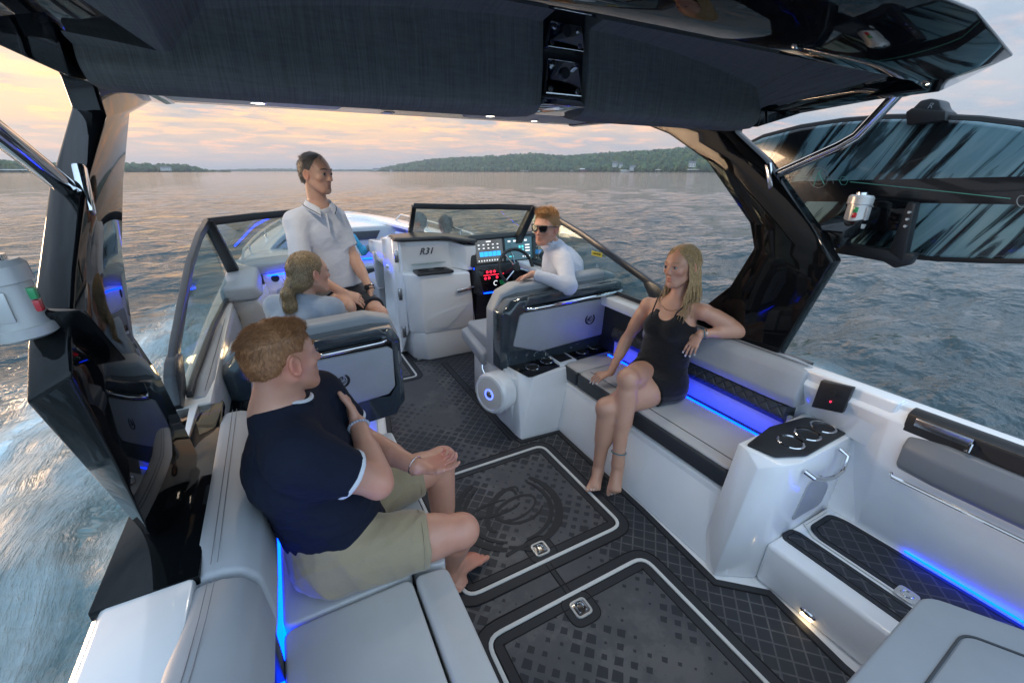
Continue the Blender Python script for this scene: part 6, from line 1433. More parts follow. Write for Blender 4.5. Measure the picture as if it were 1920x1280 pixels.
# ---------------------------------------------------------------- 1: man in the navy shirt (closest)
M['skin1'] = skinmat('skin_ruddy', (.57, .295, .205)); M['navy'] = clothmat('navy_cotton', (.0065, .0105, .024), sheen=.0); M['khaki'] = clothmat('khaki_twill', (.33, .265, .165)); M['whiteband'] = clothmat('white_ribbing', (.62, .64, .68))
def man_navy():
    e = person((.0, 1.3, .45), 'man in navy shirt with white cuff stripe and khaki shorts seated on the near lounge')
    g = 1.16
    H = Frame((-.050, 1.265, 1.260), (.82, .42, .02), (-.16, .06, 1)); H.k = .93
    pel, wst, cst, nck = A3(.02, 1.32, .575), A3(-.02, 1.31, .74), A3(-.07, 1.295, .93), A3(-.085, 1.275, 1.115)
    shr, shl = A3(-.06, 1.115, 1.035), A3(.02, 1.465, 1.03)
    elr, ell = A3(.135, 1.13, .855), A3(.155, 1.45, .80)
    wrr, wrl = A3(.125, 1.355, .945), A3(.285, 1.235, .790)
    hpr, hpl, knr, knl, anr, anl = A3(.0, 1.21, .555), A3(.03, 1.43, .555), A3(.395, 1.155, .515), A3(.46, 1.54, .545), A3(.42, 1.36, .12), A3(.44, 1.47, .12)
    U = nrm(shl - shr)
    B = Field()
    B.cone(nck, H(0, -.016, -.04), .056, .052, .03); B.sweep(pel, wst, (.17, .13), (.155, .125), U, .05).sweep(wst, cst, (.155, .125), (.175, .125), U, .05).sweep(cst, nck - (nck - cst) * .25, (.175, .125), (.12, .07), U, .05)
    for s in (shr, shl): B.cone(nck - A3(0, 0, .02), s, .055, .058, .04)
    arm(B, shr, elr, wrr, g); arm(B, shl, ell, wrl, g)
    leg_(B, hpr, knr, anr, g * 1.0); leg_(B, hpl, knl, anl, g * 1.0)
    hand(B, wrr, (-.22, .75, .45), (-.8, -.2, .1), 1, (.5, .5, .55, .6), size=1.02)
    hand(B, wrl, (.93, -.22, .02), (.05, -.30, .95), 1, (.45, .70, .85, .95), thumb=.9, size=1.0, spread=.10)
    foot(B, anr, (.60, 1.43, .035), (.0, 0, 1), 1.05, 1); foot(B, anl, (.445, 1.285, .03), (.15, .1, 1), 1.0, 1)
    head(B, H, nose=1.05)
    B.cone(H(0, -.036, -.03), nck + A3(-.025, 0, -.02), .046, .056, .03)
    sp = facespots(H) + [(elr, .05, (1.1, .85, .8)), (H(.079, -.01, -.01), .04, (1.18, .78, .72)), (wrl + A3(.1, 0, 0), .07, (1.12, .80, .78)), (H(.078, .012, .018), .030, (.84, .72, .60)), (H(.06, -.06, -.03), .035, (.84, .72, .60)), (H(.040, .045, -.085), .026, (.92, .76, .62)), (H(.0, .08, -.09), .024, (.92, .76, .62)), (knr, .08, (1.06, .9, .86)), (A3(.55, 1.40, .04), .09, (1.1, .85, .82))]
    put(e, 'body', B, 'skin1', .0042, spots=sp)
    S = Field()      # shirt
    S.sweep(pel + A3(-.01, 0, -.045), wst, (.198, .158), (.174, .146), U, .06).sweep(wst, cst, (.174, .146), (.184, .138), U, .06).sweep(cst, nck - (nck - cst) * .20, (.184, .138), (.110, .074), U, .05)
    S.cone(nck - A3(0, 0, .028), shr, .066, .078, .05); S.cone(nck - A3(0, 0, .028), shl, .066, .076, .05)
    for s, el in ((shr, elr), (shl, ell)):
        S.cone(s, s + (el - s) * .62, .078, .070, .045, 1)
    S.cone(cst + A3(.02, -.12, 0), elr * .3 + shr * .7, .06, .06, .05)
    S.ell(nck + A3(.012, .006, .045), (.066, .066, .050), None, .012, True)
    w1, w2 = folds(4, .0065, (26, 22, 44)), folds(9, .0022, (60, 60, 80))
    put(e, 'shirt', S, 'navy', .0046, disp=lambda X, Y, Z: (w1(X, Y, Z) + w2(X, Y, Z)) * np.clip((1.12 - Z) / .25, .15, 1))
    for s, el in ((shr, elr), (shl, ell)):
        a = s + (el - s) * .605; d = nrm(el - s)
        Fb = Field(); Fb.cone(a - d * .009, a + d * .006, .0735, .0728, .004, 3); put(e, 'sleeve_band', Fb, 'whiteband', .0035)
    cn = nck + A3(.020, .008, .024); cu = A3(.30, .12, 1); ringtube(e, 'collar', cn - A3(0, 0, .006), cu, .0715, .0085, 'navy', H.f, 1.0); ringtube(e, 'collar_band', cn + A3(0, 0, .003), cu, .0690, .0068, 'whiteband', H.f, 1.0)
    T = Field()      # shorts
    T.sweep(pel + A3(-.03, 0, -.02), wst - A3(0, 0, .06), (.19, .15), (.175, .145), U, .05)
    for hp, kn in ((hpr, knr), (hpl, knl)): T.cone(hp - A3(.03, 0, .0), hp + (kn - hp) * .70, .118, .098, .05, 1)
    w3 = folds(14, .009, (22, 34, 26)); put(e, 'shorts', T, 'khaki', .005, disp=w3, cuts=[(A3(0, 0, .452), A3(0, 0, -1))])
    for hp, kn in ((hpr, knr), (hpl, knl)):
        a = hp - A3(.03, 0, 0); b = hp + (kn - hp) * .70; d = nrm(b - a); ringtube(e, 'hem', b - d * .022, d, .1005, .0016, 'khaki')
    def sh(F): F.ell(H(0, -.016, .042), A3(.0775, .0965, .086) * H.k, H.ax(), .01); F.ell(H(0, -.040, .004), A3(.068, .066, .060) * H.k, H.ax(), .02); F.ell(H(0, .040, .086), A3(.050, .044, .026) * H.k, H.ax(), .02); F.ell(H(0, .125, .015), A3(.12, .058, .075) * H.k, H.ax(), .01, True)
    for s in (1, -1):
        pass
    def sh2(F):
        sh(F)
        for s in (1, -1): F.ell(H(s * .088, .010, -.030), A3(.036, .060, .058) * H.k, H.ax(), .01, True)
        F.ell(H(0, -.08, -.085), A3(.1, .08, .050) * H.k, H.ax(), .012, True)
    def flow(l): return np.stack([-.25 + 0 * l[:, 0], .55 - 1.2 * (l[:, 1] < -.03) - .2 * (l[:, 2] < .03), np.where(l[:, 2] > .07, .15, -.75)], 1)
    hairfit('hair', e, M['hair1'], H, sh2, lambda r, f, u: (u > -.035), 9500, flow, lambda l: np.where(l[:, 2] > .06, .030, .010)[:, None], .00055, h=.004, lift=.14, jit=.13, curve=.5, seed=3, disp=folds(31, .0035, (90, 70, 60)))
    eyes(H, e)
    MB().tube([Vector(H(.016, .0925, .030)), Vector(H(.034, .087, .035)), Vector(H(.052, .072, .029))], [.003, .004, .002], 6).build('eyebrow', M['hair1'], e); MB().tube([Vector(H(-.016, .0925, .030)), Vector(H(-.034, .087, .035)), Vector(H(-.052, .072, .029))], [.003, .004, .002], 6).build('eyebrow', M['hair1'], e)
    # bead bracelet, silver bracelet
    d = nrm(wrr - elr); c = wrr - d * .012; b = MB(); u = nrm(np.cross(d, A3(0, 0, 1))); w = np.cross(d, u)
    for k in range(22):
        a = 2 * math.pi * k / 22; p = c + (u * math.cos(a) + w * math.sin(a)) * .0335; b.lathe([(0, -.005), (.0045, -.002), (.0045, .002), (0, .005)], p, d, 8)
    b.build('bead_bracelet', 'beads', e)
    ringtube(e, 'bracelet', wrl - nrm(wrl - ell) * .01, wrl - ell, .033, .0018, 'chrome')
    return e
M['hair1'] = hairmat('sandy_hair', (.15, .062, .024), (.38, .18, .075)); M['beads'] = pmat('pale_blue_beads', (.45, .50, .62), .3)
man_navy()
# ---------------------------------------------------------------- 5: woman in the black romper on the side bench
M['skin5'] = skinmat('skin_tanned', (.55, .30, .205)); M['romper'] = clothmat('black_jersey', (.006, .006, .008), sheen=.2)
M['hair5'] = hairmat('wet_blonde_hair', (.20, .13, .06), (.60, .43, .22))
def woman_black():
    e = person((1.85, 1.65, .46), 'barefoot woman in black romper seated cross legged on the side bench')
    H = Frame((1.915, 1.60, 1.255), (-.86, .12, .02), (.10, .12, 1)); H.k = .97
    H = Frame((1.985, 1.675, 1.245), (-.93, -.02, .03), (.08, .08, 1)); H.k = 1.02
    pel, wst, cst, nck = A3(1.935, 1.68, .56), A3(1.955, 1.675, .73), A3(1.965, 1.672, .89), A3(1.99, 1.672, 1.05)
    shr, shl = A3(1.955, 1.855, .975), A3(2.03, 1.51, 1.015)
    elr, wrr = A3(1.90, 1.95, .725), A3(1.745, 1.905, .535)
    ell, wll = A3(2.175, 1.36, .925), A3(1.985, 1.475, .905)
    hpr, hpl = A3(1.91, 1.76, .55), A3(1.92, 1.585, .55)
    knr, anr, tor = A3(1.575, 1.575, .675), A3(1.485, 1.495, .19), A3(1.425, 1.435, .025)
    knl, anl, tol = A3(1.485, 1.62, .495), A3(1.44, 1.60, .10), A3(1.335, 1.515, .035)
    U = nrm(shr - shl)
    B = Field()
    B.cone(nck, H(0, -.02, -.05), .044, .044, .025); B.sweep(pel, wst, (.170, .120), (.130, .095), U, .05).sweep(wst, cst, (.130, .095), (.145, .10), U, .05).sweep(cst, nck - (nck - cst) * .22, (.145, .10), (.115, .055), U, .05)
    for s in (shr, shl): B.cone(nck - A3(0, 0, .025), s, .036, .042, .04)
    bf = -nrm(np.cross(U, nrm(nck - pel))); bf = bf if bf[0] < 0 else -bf
    for s in (1, -1): B.ell(cst + U * .065 * s + bf * .068 + A3(0, 0, .0), (.055, .055, .055), None, .04)
    arm(B, shr, elr, wrr, .92); arm(B, shl, ell, wll, .92); leg_(B, hpr, knr, anr, 1.08); leg_(B, hpl, knl, anl, 1.08)
    t1 = hand(B, wrr, (-.55, .15, -.16), (.0, .1, -1), -1, (.35, .35, .35, .35), thumb=.2, size=.88, spread=.16)
    t2 = hand(B, wll, (-.42, .10, -.72), (.85, .1, -.45), -1, (.22, .25, .3, .35), thumb=.2, size=.88, spread=.08)
    t3 = foot(B, anr, tor, (-.80, -.55, .35), .92, 1); t4 = foot(B, anl, tol, (0, 0, 1), .90, 1)
    head(B, H, male=False, nose=.88)
    put(e, 'body', B, 'skin5', .0046, spots=facespots(H, False))
    for p, d, n in t1[:4] + t2[:4]:
        m = MB(); n = -nrm(n); m.hull([p + n * .0055 + nrm(d) * a + np.cross(nrm(d), n) * b for a in (-.004, .008) for b in (-.0045, .0045)] + [p + n * .003 + nrm(d) * a + np.cross(nrm(d), n) * b for a in (-.004, .009) for b in (-.005, .005)]); m.build('fingernail', 'nail', e)
    for tt in (t3, t4):
        for i, (p, d, n) in enumerate(tt):
            s = 1.5 if i == 0 else 1.0; m = MB(); m.hull([p + n * .008 * (s ** .5) + d * a * s + np.cross(d, n) * b * s for a in (-.007, .002) for b in (-.0036, .0036)] + [p + n * .004 + d * a * s + np.cross(d, n) * b * s for a in (-.007, .003) for b in (-.0038, .0038)]); m.build('toenail', 'nail', e)
    S = Field()
    S.sweep(pel - A3(0, 0, .03), wst, (.184, .134), (.138, .103), U, .05).sweep(wst, cst, (.138, .103), (.153, .108), U, .05).sweep(cst, cst + (nck - cst) * .45, (.153, .108), (.125, .078), U, .03)
    for s in (1, -1): S.ell(cst + U * .065 * s + bf * .070, (.060, .060, .062), None, .035)
    for hp, kn in ((hpr, knr), (hpl, knl)): S.cone(hp, hp + (kn - hp) * .30, .106, .100, .045, 1)
    S.ell(cst + bf * .12 + A3(0, 0, .150), (.098, .080, .098), None, .02, True)
    fr_ = folds(21, .004, (30, 26, 60)); put(e, 'romper', S, 'romper', .0045, disp=lambda X, Y, Z: fr_(X, Y, Z) * np.clip((.86 - Z) / .12, 0, 1), cuts=[(cst + (nck - cst) * .60, nrm(nrm(nck - cst) + bf * .1)), (cst + U * .118 + A3(0, 0, .080), nrm(U + A3(0, 0, .5))), (cst - U * .118 + A3(0, 0, .080), nrm(-U + A3(0, 0, .5)))])
    for s, s2 in ((1, shr), (-1, shl)):
        tp = s2 * .55 + nck * .45 + A3(0, 0, .045)
        MB().tube([Vector(q) for q in (cst + U * .068 * s + bf * .112 + A3(0, 0, .052), cst + U * .074 * s + bf * .090 + A3(0, 0, .10), tp + bf * .042 + A3(0, 0, -.012), tp + A3(0, 0, .004) * 1.0, tp - bf * .05 + A3(0, 0, -.04))], .0042, 6).build('strap', 'romper', e)
    cc = nck + bf * .02 + A3(0, 0, .0); ringtube(e, 'necklace', nck + bf * .028 + A3(0, 0, -.012), nrm(A3(0, 0, 1) + bf * .75), .066, .0013, 'gold', bf)
    ringtube(e, 'anklet', anr + nrm(knr - anr) * .07, knr - anr, .041, .0028, 'teal'); ringtube(e, 'bracelet', wll - nrm(wll - ell) * .012, wll - ell, .030, .0025, 'teal'); ringtube(e, 'bracelet', wll - nrm(wll - ell) * .024, wll - ell, .031, .0018, 'chrome'); 
    def sh(F):
        F.ell(H(0, -.020, .030), A3(.080, .098, .094) * H.k, H.ax(), .01); F.ell(H(0, -.065, -.06), A3(.068, .045, .085) * H.k, H.ax(), .03); F.ell(H(0, .112, .005), A3(.060, .056, .098) * H.k, H.ax(), .01, True)
    def flow(l): return np.stack([np.sign(l[:, 0]) * .5 * (l[:, 2] > .06), -.55 * (l[:, 2] > .03) + .0 * l[:, 1], -.9 + 0 * l[:, 2]], 1)
    hairfit('hair', e, M['hair5'], H, sh, lambda r, f, u: u > -.10, 2600, flow, .05, .0010, lift=.05, jit=.08, curve=.3, seed=5, disp=folds(41, .004, (90, 90, 30)))
    # wet locks falling over the shoulders
    r = np.random.default_rng(8); m = MB()
    for k in range(190):
        s = r.choice([-1, 1], p=[.62, .38]); a = r.uniform(0, 1)
        p0 = H(s * (.020 + .05 * a), .045 - .10 * a + r.normal(0, .008), .098 - .045 * a * a); p1 = H(s * (.076 + .008 * a), .028 - .085 * a, .02); p2 = H(s * (.080 + .01 * a), .018 - .085 * a, -.07); p3 = H(s * (.075 + .02 * a) + r.normal(0, .008), .03 - .085 * a + r.normal(0, .012), -.16)
        L = r.uniform(.20, .30) + (.02 if s < 0 else 0); p4 = H(s * (.082 + .025 * a) + r.normal(0, .014), .05 - .09 * a + r.normal(0, .018), -L)
        P = [p0, p1, p2, p3, p4]; Q = []
        for i in range(4):
            for t in (0, .5):
                q = P[i] * (1 - t) + P[i + 1] * t; Q.append(Vector(q + r.normal(0, .0012, 3)))
        Q.append(Vector(p4)); w = r.uniform(.0014, .0032); m.tube(Q, [w * x for x in (1, 1.1, 1.2, 1.2, 1.1, 1, .8, .55, .2)], 5)
    m.build('hair_locks', M['hair5'], e, ang=80)
    eyes(H, e, (.1, 0))
    for s in (1, -1): MB().tube([Vector(H(s * .017, .0915, .027)), Vector(H(s * .034, .0875, .033)), Vector(H(s * .050, .074, .027))], [.002, .0028, .0015], 6).build('eyebrow', M['hair5'], e)
    return e
M['gold'] = pmat('gold_chain', (.7, .5, .25), .25, metal=1); M['teal'] = pmat('teal_cord', (.01, .18, .24), .6)
woman_black()
# ---------------------------------------------------------------- 3: man in the white polo
M['skin3'] = skinmat('skin_fair', (.62, .36, .255)); M['polo'] = clothmat('white_polo', (.62, .65, .72)); M['darkshort'] = clothmat('dark_navy_shorts', (.012, .015, .024)); M['hair3'] = hairmat('greying_brown_hair', (.055, .042, .034), (.17, .14, .12))
def man_polo():
    e = person((.3, 3.25, .9), 'man in white polo and dark shorts leaning on the port dash')
    H = Frame((.27, 3.10, 1.735), (.62, -.62, -.05), (.03, 0, 1)); H.k = 1.02
    pel, wst, cst, nck = A3(.30, 3.16, 1.00), A3(.285, 3.17, 1.17), A3(.265, 3.17, 1.37), A3(.255, 3.14, 1.545)
    shr, shl = A3(.105, 3.10, 1.45), A3(.345, 3.18, 1.45)
    elr, wrr = A3(.09, 2.95, 1.17), A3(.30, 2.83, 1.03)
    ell, wll = A3(.425, 3.12, 1.20), A3(.485, 2.96, 1.0)
    hpr, hpl, knr, knl, anr, anl = A3(.22, 3.14, .93), A3(.38, 3.14, .92), A3(.29, 2.74, .96), A3(.50, 2.84, .86), A3(.34, 2.84, .50), A3(.40, 2.96, .45)
    U = nrm(shl - shr); bf = nrm(np.cross(U, A3(0, 0, 1))); bf = bf if bf[1] < 0 else -bf
    B = Field(); B.cone(nck, H(0, -.02, -.05), .058, .056, .03); B.sweep(pel, wst, (.15, .11), (.14, .105), U, .05).sweep(wst, cst, (.14, .105), (.165, .11), U, .05).sweep(cst, nck - (nck - cst) * .25, (.165, .11), (.11, .06), U, .05)
    for s in (shr, shl): B.cone(nck - A3(0, 0, .02), s, .045, .05, .04)
    arm(B, shr, elr, wrr, 1.0); arm(B, shl, ell, wll, 1.0); leg_(B, hpr, knr, anr, 1.0); leg_(B, hpl, knl, anl, 1.0)
    hand(B, wrr, (.80, -.10, -.45), (-.1, .6, -.5), -1, (.4, .5, .6, .7), size=1.0); hand(B, wll, (-.10, -.35, -.80), (-.8, .2, .1), 1, (.5, .6, .7, .8), size=1.0)
    foot(B, anr, anr + A3(.1, -.16, -.06), (0, 0, 1), 1.0, 1); foot(B, anl, anl + A3(.06, -.17, -.06), (0, 0, 1), 1.0, 1)
    head(B, H); sp = facespots(H) + [(H(s * .03, .065, -.090), .028, (.90, .85, .82)) for s in (1, -1)]
    put(e, 'body', B, 'skin3', .0052, spots=sp)
    S = Field(); S.sweep(pel + A3(0, 0, .02), wst, (.176, .142), (.150, .122), U, .05).sweep(wst, cst, (.150, .122), (.160, .116), U, .05).sweep(cst, nck - (nck - cst) * .22, (.160, .116), (.105, .066), U, .05)
    for s, el in ((shr, elr), (shl, ell)): S.cone(nck - A3(0, 0, .025), s, .055, .064, .045); S.cone(s, s + (el - s) * .74, .068, .064, .04, 1)
    S.ell(nck + bf * .035 + A3(0, 0, .025), (.062, .075, .05), None, .01, True)
    f1 = folds(51, .0055, (24, 24, 30)); put(e, 'polo_shirt', S, 'polo', .0055, disp=f1, cuts=[(pel + A3(0, 0, .015), A3(0, 0, -1))])
    ct = nck + bf * .018 + A3(0, 0, .012); u = nrm(A3(0, 0, 1) + bf * -.45)
    m = MB(); rings = []
    for a in np.linspace(R(-155), R(155), 22):
        dd = -bf * math.cos(a) + U * math.sin(a); fr = (abs(a) / R(155)) ** 3
        top = ct + dd * .070 + A3(0, 0, .030 - .052 * fr) + bf * .012 * fr; bot = ct + dd * (.094 + .012 * fr) + A3(0, 0, -.004 - .070 * fr) + bf * .012 * fr
        rings.append([Vector(top), Vector(bot), Vector(bot + dd * .004), Vector(top + dd * .005)])
    m.loft(rings); m.build('collar', 'polo', e, bevel=.0015)
    pth = [Vector((Vector(r_[1]) * .8 + Vector(r_[0]) * .2) + (Vector(r_[2]) - Vector(r_[1])) * 1.3) for r_ in rings]; MB().tube(pth, .0022, 5).build('collar_stripe', 'navy', e)
    pb = ct + bf * .118 + A3(0, 0, -.10)
    MB().tube([Vector(ct + bf * .080 + A3(0, 0, -.055)), Vector(ct + bf * .100 + A3(0, 0, -.17))], 0, rect=(.013, .004)).build('placket', 'polo', e, bevel=.002)
    m = MB()
    for t in (.35, .85): q = (ct + bf * .080 + A3(0, 0, -.055)) * (1 - t) + (ct + bf * .100 + A3(0, 0, -.17)) * t + bf * .006; m.lathe([(0, .002), (.005, .0015), (.005, -.002)], q, bf, 10)
    m.build('button', 'rubber', e)
    T = Field(); T.sweep(pel + A3(0, 0, -.05), pel + A3(0, 0, .07), (.172, .135), (.156, .12), U, .05)
    for hp, kn in ((hpr, knr), (hpl, knl)): T.cone(hp, hp + (kn - hp) * (.62 if kn is knr else .80), .105, .088, .05, 1)
    put(e, 'shorts', T, 'darkshort', .0055, disp=folds(61, .004))
    def sh(F):
        F.ell(H(0, -.018, .030), A3(.077, .095, .092) * H.k, H.ax(), .01); F.ell(H(0, -.05, -.02), A3(.066, .052, .055) * H.k, H.ax(), .02); F.ell(H(0, .118, .02), A3(.12, .058, .072) * H.k, H.ax(), .01, True)
        for s in (1, -1): F.ell(H(s * .085, .008, -.035), A3(.035, .04, .045) * H.k, H.ax(), .01, True); F.ell(H(s * .055, .075, .07), A3(.025, .035, .03) * H.k, H.ax(), .01, True)
    hairfit('hair', e, M['hair3'], H, sh, lambda r, f, u: u > -.05, 1800, lambda l: np.stack([0 * l[:, 0] + .3, .5 - 1.0 * (l[:, 1] < 0), -.6 + 1.0 * (l[:, 2] > .08)], 1), .018, .0010, lift=.25, seed=7)
    eyes(H, e, (.25, 0))
    for s in (1, -1): MB().tube([Vector(H(s * .015, .093, .028)), Vector(H(s * .034, .088, .032)), Vector(H(s * .052, .073, .027))], [.003, .0038, .002], 6).build('eyebrow', M['hair3'], e)
    d = wll - ell; ringtube(e, 'watch_strap', wll - nrm(d) * .022, d, .031, .006, 'steel'); q = wll - nrm(d) * .022 + A3(-.6, -.75, .1) * .034; MB().lathe([(0, .006), (.015, .006), (.018, .002), (.018, -.004)], q, (-.6, -.75, .2), 20).build('watch_case', 'rubber', e); ringtube(e, 'cord_bracelet', wll + nrm(d) * .002, d, .030, .0028, 'rubber')
man_polo()
# ---------------------------------------------------------------- 2: woman with the ponytail
M['skin2'] = skinmat('skin_light', (.58, .33, .235)); M['bluegrey'] = clothmat('heather_blue_sweater', (.32, .37, .45), vary=.12); M['hair2'] = hairmat('dark_blonde_hair', (.085, .055, .030), (.40, .29, .16))
def woman_pony():
    e = person((.1, 2.75, .58), 'woman with long blonde ponytail and heather blue top in the port seat')
    H = Frame((.118, 2.72, 1.198), (.80, .36, .0), (-.05, .05, 1)); H.k = 1.08
    pel, wst, cst, nck = A3(-.0, 2.76, .66), A3(-.0, 2.74, .80), A3(.025, 2.71, .93), A3(.06, 2.70, 1.055)
    shr, shl = A3(.20, 2.63, .985), A3(-.05, 2.88, .97)
    shr, shl = A3(.195, 2.60, 1.005), A3(-.085, 2.78, 1.01)
    elr, wrr = A3(.30, 2.78, .80), A3(.30, 3.0, .74); ell, wll = A3(-.12, 3.0, .80), A3(.06, 3.14, .74)
    hpr, hpl, knr, knl = A3(.09, 2.85, .66), A3(-.07, 2.90, .66), A3(.35, 3.15, .67), A3(.15, 3.28, .67); anr, anl = A3(.38, 3.2, .27), A3(.18, 3.33, .27)
    U = nrm(shr - shl); B = Field(); B.cone(nck, H(0, -.02, -.05), .045, .045, .03); B.sweep(pel, wst, (.15, .11), (.12, .09), U, .05).sweep(wst, cst, (.12, .09), (.14, .095), U, .05).sweep(cst, nck - (nck - cst) * .25, (.14, .095), (.1, .055), U, .05)
    for s in (shr, shl): B.cone(nck - A3(0, 0, .02), s, .04, .044, .04)
    arm(B, shr, elr, wrr, .85); arm(B, shl, ell, wll, .85); leg_(B, hpr, knr, anr, .92); leg_(B, hpl, knl, anl, .92)
    hand(B, wrr, (-.3, .8, -.2), (0, .1, -1), -1, size=.88); hand(B, wll, (.8, .3, -.1), (0, .1, -1), 1, size=.88); foot(B, anr, anr + A3(.08, .14, -.06), size=.9); foot(B, anl, anl + A3(.08, .14, -.06), size=.9)
    head(B, H, male=False, nose=.9); put(e, 'body', B, 'skin2', .0052, spots=facespots(H, False))
    S = Field(); S.sweep(pel, wst, (.165, .125), (.145, .115), U, .05).sweep(wst, cst, (.145, .115), (.165, .118), U, .05).sweep(cst, nck - (nck - cst) * .2, (.165, .118), (.105, .068), U, .05)
    for s, el, wr in ((shr, elr, wrr), (shl, ell, wll)): S.cone(nck - A3(0, 0, .02), s, .052, .060, .045); S.cone(s, el, .062, .052, .04); S.cone(el, el + (wr - el) * .9, .052, .038, .03, 1)
    S.ell(H(0, -.02, -.145), (.058, .058, .045), H.ax(), .01, True)
    put(e, 'sweater', S, 'bluegrey', .0055, disp=folds(71, .005))
    T = Field(); T.sweep(pel + A3(0, 0, -.04), pel + A3(0, 0, .08), (.165, .125), (.15, .11), U, .05)
    for hp, kn in ((hpr, knr), (hpl, knl)): T.cone(hp, hp + (kn - hp) * .5, .1, .085, .05, 1)
    put(e, 'shorts', T, 'darkshort', .007)
    tail0 = H(0, -.115, -.035)
    def sh(F):
        F.ell(H(0, -.020, .028), A3(.080, .100, .094) * H.k, H.ax(), .01); F.ell(H(0, -.06, -.03), A3(.070, .058, .055) * H.k, H.ax(), .03); F.ell(H(0, .122, -.01), A3(.12, .066, .088) * H.k, H.ax(), .01, True)
        for s in (1, -1): F.ell(H(s * .085, .010, -.045), A3(.03, .035, .038) * H.k, H.ax(), .01, True)
        F.ell(tail0, (.024, .024, .024), None, .03)
        P = [tail0, tail0 - H.f * .025 - H.u * .05, tail0 - H.f * .022 - H.u * .12, tail0 - H.f * .010 - H.u * .19, tail0 + H.f * .0 - H.u * .25]
        F.chain(P, [.020, .033, .038, .030, .012], .02)
    def flow(l):
        below = (l[:, 2] < -.06) & (l[:, 1] < -.085); T_ = np.array([0, -.115, -.035]); d = T_ - l; d /= np.linalg.norm(d, axis=1, keepdims=True) + 1e-6
        return np.where(below[:, None], np.array([[0, .04, -1.]]), d)
    hairfit('hair', e, M['hair2'], H, sh, lambda r, f, u: (u > -.3), 4200, flow, lambda l: np.where(l[:, 2] < -.05, .085, .035)[:, None], .0010, lift=.02, jit=.06, curve=.25, seed=9, disp=folds(81, .003, (120, 60, 25)))
    ringtube(e, 'hair_tie', tail0 - H.f * .006 - H.u * .018, H.u + H.f * .3, .026, .005, 'vinyl_dark'); eyes(H, e)
woman_pony()
